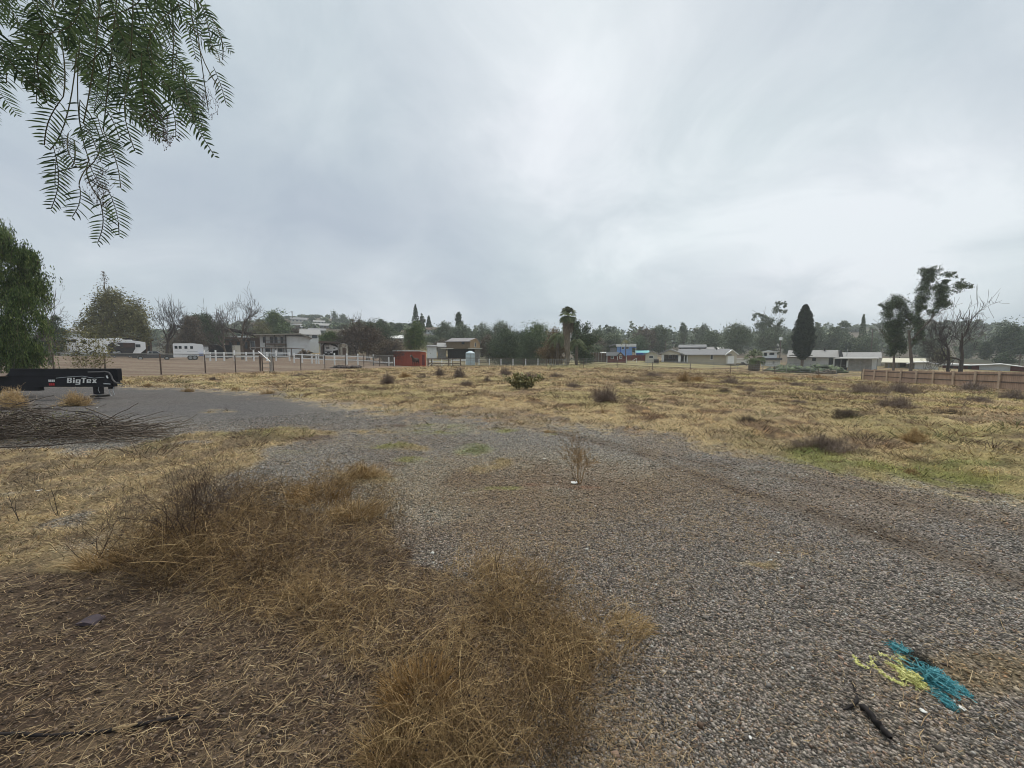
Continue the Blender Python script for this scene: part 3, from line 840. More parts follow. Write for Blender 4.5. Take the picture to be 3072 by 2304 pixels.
        rad = Wd*.5*(1.03-t)**.8*rg.random(n_)**.5; a = np.round(rg.random(n_)*7)/7*6.28 + t*11 + rg.normal(0,.28,n_)
        C = np.stack([np.cos(a)*rad, np.sin(a)*rad, H*(low + (1-low)*np.clip(tier,0,1)) - rad*.18], -1)
        leaves_mesh('crown', C, leaf, LEAF[col], root, rg, .6, 0, 2., 2.)
    return root

def palm_frond(rg, L, az, el, droop, nleaf, leafL, parts, w=.05, fan=False, o=(0,0,0)):
    K = 7; t = np.linspace(0, 1, K)
    d = np.array([math.cos(az), math.sin(az)])
    zc = np.sin(el)*t*L - droop*L*t**2.2; hc = np.cos(el)*t*L*(1-.18*droop*t)
    ra = np.stack([o[0]+hc*d[0], o[1]+hc*d[1], o[2]+zc], -1)
    vv = .35+.5*rg.random()
    parts.append((ribbons(ra[None], np.full((1,K), w), [vv], side=np.array([[[0,0,1.]]]))))
    if not fan:
        ti = np.linspace(.12, 1, nleaf); P0 = np.stack([np.interp(ti, t, ra[:,i]) for i in range(3)], -1)
        tang = np.gradient(P0, axis=0); tang /= np.linalg.norm(tang, axis=1, keepdims=True)
        sd = np.array([-d[1], d[0], 0])
        for s in (-1, 1):
            ll = leafL*np.sin(np.pi*np.clip(ti*.85+.12, 0, 1))[:,None]
            dr = tang*.55 + s*sd*.8 + np.array([0,0,-.25]) + rg.normal(0,.07,(nleaf,3))
            P1 = P0 + dr*ll*.55; P2 = P0 + dr*ll + np.array([0,0,-.22])*ll
            parts.append(ribbons(np.stack([P0,P1,P2],1), np.repeat(np.array([[w*.8,w*.8,w*.2]]), nleaf, 0), np.clip(vv+rg.normal(0,.15,nleaf),0,1)))
    else:
        hub = ra[-1]; dirn = unit(ra[-1]-ra[-2])
        sdv = unit(np.cross(dirn, [0,0,1.0]))
        th = np.linspace(-1.35, 1.35, nleaf)
        dr = np.cos(th)[:,None]*dirn + np.sin(th)[:,None]*sdv + rg.normal(0,.05,(nleaf,3))
        P0 = np.repeat(hub[None], nleaf, 0); P1 = P0+dr*leafL*.6; P2 = P0+dr*leafL+np.array([0,0,-.35])*leafL
        parts.append(ribbons(np.stack([P0,P1,P2],1), np.repeat(np.array([[w*1.2,w*2.6,w*.3]]), nleaf, 0), np.clip(vv+rg.normal(0,.12,nleaf),0,1), side=np.array([[[0,0,1.]]])))
def palm(name, label, u, Y, vtop, du, kind, group=None, trunk_v=None):
    tree_seed[0] += 1; rg = np.random.default_rng(tree_seed[0])
    loc = at(u, Y); H = P(u, vtop, Y)[2]-loc[2]; Wd = du/FPX*Y*math.cos(math.atan2(loc[0], Y)); px = Y/373.
    root = thing(name, label, 'palm tree', loc, group=group)
    parts = []
    if kind == 'fan':
        hub = H - Wd*.50
        MB().tube([(0,0,-.1),(.05,0,hub*.5),(0,0,hub)], .30, 10, .22).build('trunk', BARK_PALE, root, smooth_=True)
        for i in range(76):
            el = -.9 + 2.45*rg.random()
            palm_frond(rg, Wd*(.22+.08*rg.random()), i*2.4, el, .10, 17, Wd*.30, parts, w=max(.035, px*.32), fan=True, o=(0,0,hub + .25*(el>0)))
        v, q, a = join_geo(parts); np_mesh('crown', v, q, None, LEAF['palm'], root, attrs={'var': a})
        # shaggy skirt of dead fronds hanging down the trunk
        n = 2400; t = rg.random(n)**1.0; z = hub*(1.0 - .86*t); a = rg.random(n)*6.28
        rad = np.interp(t, [0,.10,.25,.38,.6,1], [.36,.40,.34,.20,.15,.11])*Wd*(.35+.7*rg.random(n))*(1+.15*np.sin(a*3+t*9))
        p0 = np.stack([np.cos(a)*rad*.8, np.sin(a)*rad*.8, z], -1)
        L = Wd*(.15+.2*rg.random(n))
        p2 = p0 + np.stack([np.cos(a)*.12*L + rg.normal(0,.05,n), np.sin(a)*.12*L, -L], -1)
        pth = np.stack([p0, (p0+p2)/2 + rg.normal(0,.03,(n,3)), p2], 1)
        v, q, vv = ribbons(pth, np.full((n,3), max(.05, px*.32)), np.clip(np.interp(t,[0,.2,.4,1],[.05,.12,.6,.7]) + rg.normal(0,.26,n), 0, 1))
        np_mesh('skirt', v, q, None, LEAF['skirt'], root, attrs={'var': vv})
    elif kind == 'bushyfan':
        hub = H*.38
        MB().tube([(0,0,-.1),(0,0,hub)], Wd*.20, 12, Wd*.16).build('trunk', BARK_DARK, root, smooth_=True)
        for i in range(60):
            el = -.5 + 2.0*rg.random()
            palm_frond(rg, Wd*.33, rg.random()*6.28, el, .15, 15, Wd*.26, parts, w=max(.03, px*.2), fan=True, o=(0,0,hub + H*.1*rg.random()))
        v, q, a = join_geo(parts); np_mesh('crown', v, q, None, LEAF['palm'], root, attrs={'var': a})
        n = 700; a = rg.random(n)*6.28; p0 = np.stack([np.cos(a)*Wd*.2, np.sin(a)*Wd*.2, hub*(.5+.6*rg.random(n))], -1)
        p2 = p0 + np.stack([np.cos(a)*.2, np.sin(a)*.2, -.5*hub*np.ones(n)], -1)
        v, q, vv = ribbons(np.stack([p0,(p0+p2)/2,p2],1), np.full((n,3), px*.3), rg.random(n)*.4)
        np_mesh('skirt', v, q, None, LEAF['skirt'], root, attrs={'var': vv})
    else:
        hub = H*(.62 if kind == 'date' else .86)
        MB().tube([(0,0,-.1),(0,0,hub)], .3 if kind == 'date' else .14, 9, .26 if kind == 'date' else .1).build('trunk', BARK, root, smooth_=True)
        m = 44 if kind == 'date' else 14
        for i in range(m):
            palm_frond(rg, Wd*.58, rg.random()*6.28, -.1+1.5*rg.random(), .75, 30 if kind == 'date' else 16, Wd*.12, parts, w=max(.03, px*.2), o=(0,0,hub))
        v, q, a = join_geo(parts); np_mesh('crown', v, q, None, LEAF['palm' if kind == 'date' else 'olive'], root, attrs={'var': a})
    return root

# --- left side
TREES = [
 ('thicket_tree','brown twiggy mass crowding behind the gnarled oak',1108,66,975,110,'round','brown',dict(low=.25,hole=.75)),
 ('thicket_tree','brown twiggy tree leaning toward the left end of the red shed',1175,60,1020,120,'round','brown',dict(low=.35,hole=.8)),
 ('thicket_tree','dim brown scrub between the corrugated lean-to and the red shed',1140,90,1010,120,'round','brown',dict(low=.02,hole=.5)),
 ('thicket_tree','dusky scrub tree right behind the camper shelter',1050,95,985,90,'round','brown',dict(low=.02,hole=.5)),
 ('grove_tree','mid-sized grey-green tree below the terrace house',1300,135,1002,60,'round','grey',dict(low=.02)),
 ('grove_tree','low dark scrub tree between the red shed pepper tree and the barn',1325,110,1015,60,'round','brown',dict(low=.02)),
 ('grove_tree','dusky tree filling the gap behind the gnarled oak and pepper tree',1180,120,985,80,'round','grey',dict(low=.02)),
 ('leafy_tree','grey-green tree on the slope behind the dead trees',2900,140,1010,110,'round','grey',dict(low=.02)),
 ('leafy_tree','wide dusky tree behind the white barn at right',2790,130,1015,110,'round','grey',dict(low=.02)),
 ('brown_tree','low dim tree left of the red playhouse fence',1775,110,1025,80,'round','grey',dict(low=.02)),
 ('brown_tree','tall dim tree between playhouse and ivy covered palms',1800,140,985,70,'round','grey',dict(low=.02)),
 # name, label, u, Y, vtop, du, kind, col, extra
 ('broadleaf_tree','wide olive and brown tree behind the white recreational vehicle',335,68,856,265,'lobes','olive',dict(shape=[(300,940,62,55),(345,900,60,45),(395,950,70,60),(430,985,40,42),(265,985,38,40),(350,980,70,45),(310,1005,70,30)],leaf=.27,hole=.08,n=30000)),
 ('dead_conifer','leafless tiered conifer top rising above the wide olive tree',331,76,815,75,'conifer','brown',dict(n=260,low=.62)),
 ('bare_tree','bare grey tree showing beside the weeping pepper tree',150,34,872,150,'bare','',dict(twig='grey')),
 ('dark_tree','dark low evergreen between the pepper tree and white vehicle',178,58,946,80,'round','dark',dict(low=.05)),
 ('hedge_tree','dark squat evergreen right beside the weeping pepper tree',140,62,985,90,'round','dark',dict(low=.02)),
 ('bare_tree','dark purple-brown bare tree with umbrella crown behind the pickup',500,72,896,160,'bare','',dict(twig='dark')),
 ('thicket_tree','dense brown leafless tree above the horse trailer',575,80,945,120,'round','brown',dict(hole=.5,low=.05)),
 ('dark_tree','dark evergreen tree behind the horse trailer',625,88,938,120,'round','dark',dict(low=.05)),
 ('thicket_tree','brown scrubby tree behind the dark storage container',560,90,985,150,'round','brown',dict(low=.02,hole=.5)),
 ('bare_tree','tall bare tree standing in front of the dark lodge',728,57,868,150,'bare','',dict(twig='grey')),
 ('bare_tree','smaller bare tree left of the tall bare tree',682,60,912,85,'bare','',dict(twig='grey',lean=-.1)),
 ('dark_tree','dark tree left of the dark lodge',655,95,975,70,'round','dark',dict(low=.05)),
 ('leafy_tree','yellow-green leafy tree behind the lodge roof',782,110,958,85,'round','olive',dict(low=.1)),
 ('leafy_tree','tall dark green tree just left of the hillside houses',825,120,928,95,'round','green',dict(low=.1)),
 ('leafy_tree','broad green tree left of the white two-storey house roof',840,125,948,90,'round','dark',dict(low=.05)),
 ('shrub_tree','round dark shrub tree above the white two-storey house',880,130,982,70,'round','brown',dict(low=.02)),
 ('pepper_tree','bright green weeping tree above the camper shelter',990,88,988,75,'pepper','green',dict(low=.1,shape=[(965,1015,14,14),(990,1003,18,14),(1012,1016,16,12),(985,1020,22,10)])),
 ('bare_tree','large gnarled bare oak left of the red shed',1075,60,944,165,'bare','',dict(twig='dark',lean=-.05)),
 ('bare_tree','bare brown tree tangled with the gnarled oak',1100,63,950,110,'bare','',dict(twig='brown')),
 ('bare_tree','low spreading bare tree overhanging the red shed',1162,53,1012,155,'bare','',dict(twig='dark')),
 ('broadleaf_tree','dark broad tree behind the gnarled bare oak',1135,110,955,110,'round','dark',dict(low=.05)),
 ('broadleaf_tree','dusky pointed tree right of the gnarled oak',1195,150,965,50,'round','dark',dict(low=.05)),
 ('pepper_tree','rounded bright green pepper tree directly behind the red shed',1243,75,965,82,'pepper','green',dict(low=.03,shape=[(1225,1000,20,24),(1250,985,22,20),(1262,1015,20,30),(1240,1030,32,22),(1225,1035,22,18)])),
 ('conifer','tall layered conifer rising above the green pepper tree',1249,170,914,28,'conifer','dark',dict(n=1400,low=.3)),
 ('gum_tree','slim tree beside the tall layered conifer',1268,172,938,20,'round','grey',dict(low=.2)),
 ('conifer','small pointed conifer beside the hillside terrace house',1288,190,948,26,'conifer','dark',dict(low=.1)),
 ('cypress_tree','clipped dark column tree rising over the wooden barn',1377,150,938,24,'round','dark',dict(low=.3,shape=[(1377,955,9,14),(1378,972,10,14),(1376,945,7,9)])),
 ('grove_tree','grey-green tree mass left of the wooden barn roof',1330,140,965,70,'round','grey',dict(low=.02)),
 ('grove_tree','pale green rounded tree behind the wooden barn ridge',1385,145,970,85,'round','grey',dict(low=.02)),
 ('palm_grove_tree','dim palm-like dark tree under the terrace house',1322,150,988,40,'round','brown',dict(low=.05)),
 ('grove_tree','grey lacy tree behind the right end of the barn',1450,150,962,90,'round','grey',dict(low=.05,hole=.6)),
 ('grove_tree','tall lacy gum tree right of the wooden barn',1505,150,963,90,'gum','grey',dict(low=.1,hole=.6)),
 ('grove_tree','brownish tree beside the gable of the barn',1465,100,1000,55,'round','brown',dict(low=.05)),
 ('dense_tree','near-black dense tree behind the white post fence',1520,88,992,120,'round','dark',dict(low=0)),
 ('dense_tree','dark low tree right of the dense black one',1570,90,985,120,'round','dark',dict(low=0)),
 ('dense_tree','green weeping tree left of the tall fan palm',1615,84,962,110,'pepper','green',dict(low=.02)),
 ('dense_tree','dark tree with drooping foliage behind the board fence',1590,78,1000,120,'pepper','dark',dict(low=0)),
 ('ivy_tree','rusty olive ivy covered tree beside the tall fan palm',1662,72,978,80,'round','rust',dict(low=0)),
 ('dense_tree','dark round tree immediately right of the tall fan palm',1755,74,965,85,'round','dark',dict(low=0,hole=.2)),
 ('dense_tree','tall dark tree behind the crown of the fan palm',1728,78,960,50,'round','dark',dict(low=.05)),
 # middle distance, right
 ('brown_tree','grey-brown screen tree behind the blue house',1935,150,975,80,'round','brown',dict(low=.05)),
 ('brown_tree','tall dim tree right behind the blue house',1975,155,975,75,'round','grey',dict(low=.05)),
 ('brown_tree','round dark tree between the blue and the beige house',1920,130,1000,60,'round','grey',dict(low=.02)),
 ('brown_tree','dim green tree left of the blue house',1830,140,995,70,'round','grey',dict(low=.02)),
 ('brown_tree','shadowy tree behind the small red playhouse',1795,120,1010,60,'round','brown',dict(low=.02)),
 ('gum_tree','thin spiky gum tree behind the porch of the beige house',2045,170,965,32,'gum','grey',dict(low=.2,hole=.7)),
 ('gum_tree','ragged two topped gum tree behind the beige house roof',2110,175,970,55,'gum','grey',dict(low=.15,hole=.7)),
 ('leafy_tree','broad rounded grey-green tree above the beige garage',2205,135,968,125,'round','grey',dict(low=.02,hole=.3)),
 ('leafy_tree','dusky tree left of the broad one above the beige garage',2135,150,990,80,'round','grey',dict(low=.02)),
 ('gum_tree','tall airy gum tree with separated leaf clumps left of the cypress',2320,150,902,105,'gum','grey',dict(hole=.35,leaf=.4,n=9000,shape=[(2335,910,14,7),(2356,912,9,8),(2330,930,16,9),(2352,934,10,8),(2270,943,12,5),(2262,955,10,6),(2292,950,14,6),(2285,972,22,12),(2312,962,18,10),(2340,965,13,8),(2300,990,34,16),(2330,992,20,14),(2335,978,8,6)])),
 ('leafy_tree','grey-green tree under the airy gum tree',2300,145,985,90,'round','grey',dict(low=.02)),
 ('leafy_tree','low dusky tree left of the cypress trunk',2370,140,995,60,'round','grey',dict(low=.02)),
 ('cypress_tree','tall dense dark cypress shaped like a flame',2408,78,914,62,'cypress','cypress',dict(low=.14,n=15000)),
 ('leafy_tree','grey-green tree right behind the cypress',2450,150,966,60,'round','grey',dict(low=.02)),
 ('leafy_tree','broad hazy tree behind the white ranch house',2500,150,975,95,'round','grey',dict(low=.02)),
 ('feathery_tree','feathery flat topped tree above the ranch house chimney',2525,170,962,60,'gum','grey',dict(low=.4,hole=.7)),
 ('conifer','full pointed conifer above the tarp covered shed',2583,150,944,42,'conifer','grey',dict(low=.05,n=3200)),
 ('leafy_tree','green tree behind the grey roofed cottage',2600,130,1000,90,'round','grey',dict(low=.02)),
 ('leafy_tree','dark low tree left of the large gum trees',2545,135,1010,80,'round','dark',dict(low=.02)),
 ('weeping_gum','large dark weeping gum behind the start of the board fence',2683,58,885,125,'lobes','dark',dict(hole=.12,leaf=.17,n=20000,shape=[(2660,930,28,26),(2690,905,34,22),(2715,930,30,30),(2668,975,36,34),(2700,985,40,34),(2680,1020,34,36),(2708,1040,24,26),(2735,960,16,20),(2640,915,14,6),(2672,1055,18,16)])),
 ('leaning_gum','tall leaning gum with wind-blown crown behind the board fence',2735,56,797,225,'lobes','dark',dict(lean=.12,hole=.3,leaf=.16,n=22000,shape=[(2770,815,26,12),(2800,812,30,12),(2850,825,26,10),(2865,818,12,6),(2785,845,36,20),(2830,860,42,10),(2880,858,36,9),(2910,858,16,6),(2775,880,34,22),(2820,885,36,14),(2770,915,32,22),(2815,912,38,12),(2845,910,22,8),(2755,950,24,24),(2795,940,24,14),(2750,985,26,26),(2770,1010,20,20),(2745,1025,18,16)])),
 ('bare_tree','twin trunked dead tree behind the brown board fence',2885,50,885,230,'bare','',dict(twig='dark',lean=-.05)),
 ('bare_tree','leaning dead tree whose limbs spread left over the fence',2850,52,935,210,'bare','',dict(twig='dark',lean=-.15)),
 ('leafy_tree','yellow-green shrub tree below the dead trees',2828,95,1045,70,'round','olive',dict(low=0)),
 ('leafy_tree','broad deep green tree at the far right edge',3030,110,965,150,'round','dark',dict(low=.0,hole=.2)),
 ('leafy_tree','dark green tree left of the broad one at the far right',2955,115,1020,70,'round','dark',dict(low=0)),
 ('leafy_tree','dark hedge-like tree under the far right canopy',3010,95,1050,90,'round','dark',dict(low=0)),
 ('leafy_tree','tall green tree beyond the right frame edge fence',3110,100,960,140,'round','dark',dict(low=0)),
 ('hill_tree','dense round tree on the left hilltop skyline',1032,300,941,40,'round','grey',dict(low=0,leaf=.9)),
 ('hill_tree','pair-topped tree highest on the hilltop skyline',1008,300,931,24,'round','grey',dict(low=0,leaf=.8)),
 ('hill_tree','low tree among the upper hillside houses',925,290,962,36,'round','grey',dict(low=0,leaf=.8)),
 ('hill_tree','small tree beside the highest hillside house',940,310,948,26,'round','grey',dict(low=0,leaf=.8)),
 ('palm_like_tree','dark shaggy palm-like tree below the hilltop',1147,140,953,30,'round','dark',dict(low=.1)),
 ('hill_tree','tree at the left foot of the hillside houses',905,230,975,40,'round','brown',dict(low=0,leaf=.7)),
 ('hill_tree','tree on the slope right of the hillside houses',1090,230,962,55,'round','grey',dict(low=0,leaf=.7)),
]
for (nm, lb, u, Y, vt, du, kd, cl, ex) in TREES:
    tree(nm, lb, u, Y, vt, du, kd, cl, **ex)
palm('fan_palm','tall fan palm with a long shaggy grey skirt of dead fronds',1702,66,921,52,'fan')
palm('date_palm','feathery date palm drooping on the left of the tall fan palm',1672,70,962,75,'date')
palm('date_palm','feathery date palm drooping on the right of the tall fan palm',1730,68,990,70,'date')
palm('queen_palm','thin young palm in front of the blue house',1877,105,1013,32,'feather')
palm('bushy_palm','short bushy fan palm beside the white house with upper balcony',2264,66,1021,66,'bushyfan')

# far hazy wood that reads as one mass
def far_wood():
    rg = np.random.default_rng(5)
    prof = [(-400,1015),(150,1010),(420,985),(700,968),(860,985),(1050,1000),(1180,972),(1300,985),(1500,985),(1620,990),(1780,985),(1830,968),(1900,975),(1960,968),(2040,985),(2100,975),(2200,985),(2300,985),(2400,975),(2480,975),(2600,985),(2700,985),(2850,975),(2940,962),(3000,958),(3072,962),(3500,960)]
    parts = []; S = []
    for i in range(900):
        u = -400 + 3900*rg.random(); Y = 190 + 190*rg.random()
        x = X(u, Y); z0 = T(x, Y)
        vt = np.interp(u, [p[0] for p in prof], [p[1] for p in prof]) + rg.normal(0, 8) + 6
        H = P(u, vt, Y)[2] - z0
        H = min(max(H, 3), 17)*(.7+.3*rg.random()); Wd = 4 + 6*rg.random()
        if 850 < u < 1120 and Y > 220: H = min(H, 5); 
        m = 120
        d = rg.normal(size=(m,3)); d /= np.linalg.norm(d, axis=1, keepdims=True); d *= (.5+.5*rg.random((m,1)))
        tp = rg.random() < .12
        C = np.stack([x + d[:,0]*Wd*(.25 if tp else .55), Y + d[:,1]*Wd*.5, z0 + H*.52 + d[:,2]*H*(.75 if tp else .5)], -1)
        S.append((C, .25+.5*rg.random()))
    C = np.concatenate([s[0] for s in S]); br = np.concatenate([np.full(len(s[0]), s[1]) for s in S])
    n = len(C); a = rg.normal(size=(n,3)); a /= np.linalg.norm(a, axis=1, keepdims=True)
    b = np.cross(a, rg.normal(size=(n,3))); b /= np.linalg.norm(b, axis=1, keepdims=True)
    s = (.9+1.0*rg.random((n,1)))
    V = np.stack([C-a*s*.6, C+b*s*.45, C+a*s*.6, C-b*s*.45], 1).reshape(-1,3)
    o = np_mesh('far_wood', V, np.arange(n*4).reshape(n,4), None, LEAF['grey'], attrs={'var': np.repeat(np.clip(br + rg.normal(0,.18,n), 0, 1), 4)})
    tag(o, 'hazy mixed woodland along the skyline behind the houses', 'trees', kind='stuff')
far_wood()

# ------------------------------------------------------------------ weeping pepper tree at the left edge
def strands(rg, starts, L, n_leaf, leafL, leafW, sway=.12):
    """hanging strands clothed with small leaves: returns leaf geometry and stem paths"""
    N = len(starts); K = 6; t = np.linspace(0, 1, K)
    az = rg.random(N)*6.28; out = (.25+.3*rg.random(N))
    LL = L*(.5+.9*rg.random(N))
    pth = starts[:,None,:] + np.stack([np.cos(az)[:,None]*out[:,None]*LL[:,None]*np.sqrt(t)*.5, np.sin(az)[:,None]*out[:,None]*LL[:,None]*np.sqrt(t)*.5, -LL[:,None]*t**1.3], -1) + rg.normal(0, sway*.15, (N,K,3))*t[:,None]
    return pth
def left_pepper():
    rg = np.random.default_rng(77)
    Y = 18.0; loc = at(-40, Y)
    root = thing('pepper_tree', 'weeping green pepper tree hanging over the left end of the black trailer', 'tree', loc)
    segs = []
    grow(segs, np.array([0,0,-.1]), unit(np.array([.05,0,1])), 3.4, .34, 0, 3, rg, 4, .16, .12, .72, .7)
    wood_mesh('trunk', segs, BARK, root)
    s = Y/FPX
    lob = []
    for (u, v, ru, rv) in [(20,720,55,45),(70,760,50,50),(-60,700,90,60),(110,770,25,25),(40,850,75,60),(80,900,50,50),(-60,850,110,90),(60,960,75,60),(120,950,32,40),(-50,990,110,80),(50,1040,75,40),(10,1070,60,30)]:
        c = P(u, v, Y); lob.append((c[0]-loc[0], rg.normal(0,.2)*ru*s, c[2]-loc[2], ru*s*.85, ru*s*.5, rv*s))
    st = lobes_points(lob, 4600, rg, .3, .6, 1.2, 4.)
    pth = strands(rg, st, .75, 1, .1, .02)
    M_ = 15; ti = np.linspace(0, 1, M_)
    K = pth.shape[1]; tt = np.linspace(0, 1, K)
    C = np.stack([[np.interp(ti, tt, pth[i,:,k]) for k in range(3)] for i in range(len(pth))], 0).transpose(0,2,1).reshape(-1,3)
    C += rg.normal(0, .045, C.shape)
    leaves_mesh('crown', C, .125, LEAF['green'], root, rg, .26, 1.1, 2.2, 2.6)
    v, q, a = ribbons(pth[::3], np.full((len(pth[::3]), K), .008), rg.random(len(pth[::3])))
    np_mesh('hanging_twigs', v, q, None, TWIG['brown'], root, attrs={'var': a})
left_pepper()

# ------------------------------------------------------------------ the pepper tree over the viewpoint
OFF = (-2.6, -1.9, -1.2)
def frond_geo(rg, base, tip, leafL, leafW, nl, curve=.1):
    base, tip = np.array(base, float), np.array(tip, float); K = 8; t = np.linspace(0, 1, K)
    ax = tip-base; L = np.linalg.norm(ax); bow = unit(np.cross(ax, rg.normal(size=3)))*L*curve
    ra = base + ax*t[:,None] + bow*np.sin(np.pi*t)[:,None]
    ti = np.linspace(.10, 1, nl); P0 = np.stack([np.interp(ti, t, ra[:,i]) for i in range(3)], -1)
    tg = np.gradient(P0, axis=0); tg /= np.linalg.norm(tg, axis=1, keepdims=True)
    view = unit(base+np.array(OFF) + rg.normal(0,.28,3)); sd = np.cross(tg, view); sd /= np.linalg.norm(sd, axis=1, keepdims=True)
    out = []
    for s in (-1, 1):
        ll = leafL*np.interp(ti, [0,.2,.6,.9,1], [.75,1,1,.62,.35])[:,None]*(.8+.35*rg.random((nl,1)))*np.where(rg.random((nl,1)) < .07, .05, 1)
        dr = tg*.50 + s*sd*.86 + rg.normal(0,.09,(nl,3))
        q0 = P0 + tg*(s*.5)*L/nl*.5
        P1 = q0 + dr*ll*.35; P2 = q0 + dr*ll*.7 + tg*ll*.05; P3 = q0 + dr*ll + tg*ll*.16
        w = np.repeat(np.array([[leafW*.4, leafW, leafW*.8, leafW*.08]]), nl, 0)
        sdv = np.repeat((np.cross(sd, tg) + rg.normal(0,.35,(nl,3)))[:,None], 4, 1)
        out.append(ribbons(np.stack([q0,P1,P2,P3],1), w, np.clip(.4+.25*rg.normal(size=nl), 0, 1), side=sdv))
    return out, ra
def near_pepper():
    rg = np.random.default_rng(99)
    base = (-2.6, -1.9, 0.0)
    root = thing('pepper_tree', 'overhanging pepper tree with feathery fronds dangling in the upper left corner', 'tree', base)
    off = np.array(base)
    segs = []
    grow(segs, np.array([0,0,-.1]), unit(np.array([.12,.1,1])), 3.0, .30, 0, 3, rg, 4, .15, .10, .8, .75)
    # a limb that reaches forward over the viewpoint
    limb = np.array([[0,0,2.4],[.5,1.3,3.2],[.9,2.5,3.75],[1.15,3.5,3.95],[1.3,4.4,3.8]])
    segs = [s for s in segs if not ((s[0]+off)[:,1] > .2).any() or (s[0]+off)[:,2].min() > 3.4]
    segs.append((limb, np.linspace(.12,.03,5), 1))
    wood_mesh('trunk', segs, BARK, root)
    parts = []; stems = []; berries = []
    HERO = [((128+165,728),(300,600),1.55),((357,705),(325,570),1.6),((217,650),(240,560),1.5),((153,627),(160,440),1.5),((362,563),(310,390),1.35),
            ((133,435),(190,290),1.3),((405,453),(385,240),1.25),((527,412),(505,290),1.45),((609,389),(585,280),1.7),((678,311),(640,200),1.8),
            ((660,188),(625,120),1.9),((302,485),(250,370),1.4),((69,247),(30,120),1.4),((20,250),(-20,130),1.3),((110,310),(130,190),1.6),
            ((585,365),(545,200),1.3),((560,320),(530,150),1.5),((480,400),(440,250),1.5),((360,420),(300,300),1.35),((345,470),(290,340),1.5),
            ((165,560),(170,470),1.6),((255,420),(240,300),1.5),((440,330),(425,160),1.2),((545,40),(500,-60),1.4),((590,95),(575,20),1.7),((100,270),(90,120),1.3),
            ((640,150),(560,60),1.6),((300,560),(262,470),1.6),((230,500),(205,400),1.5)]
    tips = []
    for (tp, bs, Y) in HERO:
        b = np.array(P(bs[0], bs[1], Y)) - off; e = np.array(P(tp[0], tp[1], Y*(.96+.08*rg.random()))) - off
        L = np.linalg.norm(e-b); nl = max(8, int(L/.0130))
        g_, ra = frond_geo(rg, b, e, .046, .0056, nl, .07); parts += g_; stems.append((ra, .0016))
        tips.append(b)
    # denser mass higher up
    for i in range(135):
        u = -160 + 780*rg.random()**.9; lim = np.interp(u, [-200,60,200,400,600,640], [250,215,235,330,300,120])
        v = -260 + (lim+260)*rg.random()**.8 
        if u > 520 and v < 60 and rg.random() < .8: continue
        Y = 1.25 + 1.5*rg.random()
        b = np.array(P(u, v-60, Y)) - off
        az = rg.random()*6.28; L = .20+.14*rg.random()
        e = b + L*np.array([math.cos(az)*.5, math.sin(az)*.45, -.85]) 
        g_, ra = frond_geo(rg, b, e, .058*(.7+.4*rg.random()), .0066, int(L/.0145), .14); parts += g_; stems.append((ra, .0014)); tips.append(b)
    # hanging branchlets that carry the fronds
    BR = [((560,-80),(590,120),(655,260),1.75),((520,-60),(640,60),(668,180),1.85),((575,-60),(600,150),(625,330),1.8),((230,160),(200,350),(150,450),1.5),
          ((240,120),(235,330),(268,480),1.55),((268,480),(262,530),(300,600),1.58),((240,300),(300,420),(262,505),1.5),((262,505),(270,540),(325,570),1.6),
          ((400,-50),(395,120),(385,240),1.3),((500,-50),(520,120),(505,290),1.45),((300,0),(280,200),(250,370),1.4),((150,-20),(190,160),(190,290),1.35),
          ((262,500),(210,505),(165,520),1.55),((262,500),(240,540),(240,565),1.52),((350,0),(330,200),(310,390),1.4),((222,420),(225,470),(215,500),1.5)]
    for (a, b, c, Y) in BR:
        pts = np.array([P(a[0],a[1],Y*1.03), P(b[0],b[1],Y), P(c[0],c[1],Y)]) - off
        t = np.linspace(0,1,8)[:,None]; cv = (1-t)**2*pts[0] + 2*t*(1-t)*(2*pts[1]-.5*(pts[0]+pts[2])) + t**2*pts[2]
        stems.append((cv, .0022))
    v, q, a = join_geo(parts); np_mesh('fronds', v, q, None, leaf_mat('leaf_frond', [(.035,.058,.03),(.10,.15,.065),(.19,.25,.11)], .5, .4), root, attrs={'var': a})
    pth = np.stack([s[0] for s in stems]); rad = np.repeat(np.array([s[1] for s in stems])[:,None], 8, 1)
    v, q, a = tubes(pth, rad, 4, rg.random(len(pth))); np_mesh('twigs', v, q, None, leaf_mat('twig_green', [(.06,.06,.03),(.12,.11,.05)]), root, attrs={'var': a})
    # berry clusters
    bm_ = mat('berry', (.10,.075,.055), .6)
    oct_ = np.array([[1,0,0],[0,1,0],[-1,0,0],[0,-1,0],[0,0,1],[0,0,-1]])*.0024
    F = np.array([[0,1,4],[1,2,4],[2,3,4],[3,0,4],[1,0,5],[2,1,5],[3,2,5],[0,3,5]])
    for (u, v, su, sv, n, Y) in [(295,560,28,55,95,1.55),(470,370,40,45,150,1.45),(500,420,18,22,45,1.45),(190,440,22,35,45,1.5),(620,310,30,45,80,1.75),(310,600,10,30,25,1.56),(85,250,16,20,30,1.6)]:
        B = []; bst = []
        for i in range(n):
            B.append(np.array(P(u+rg.normal(0,su*.6), v+rg.normal(0,sv*.6), Y*(1+rg.normal(0,.015))))-off)
            q_ = B[-1]; e_ = q_ + np.array([rg.normal(0,.012), rg.normal(0,.01), .012+.02*rg.random()]); bst.append(np.stack([q_, (q_+e_)/2+rg.normal(0,.002,3), e_]))
        B = np.array(B)
        bo = np_mesh('berry_cluster', (B[:,None]+oct_[None]).reshape(-1,3), None, (F[None]+6*np.arange(n)[:,None,None]).reshape(-1,3), bm_, root); bo['kind'] = 'stuff'
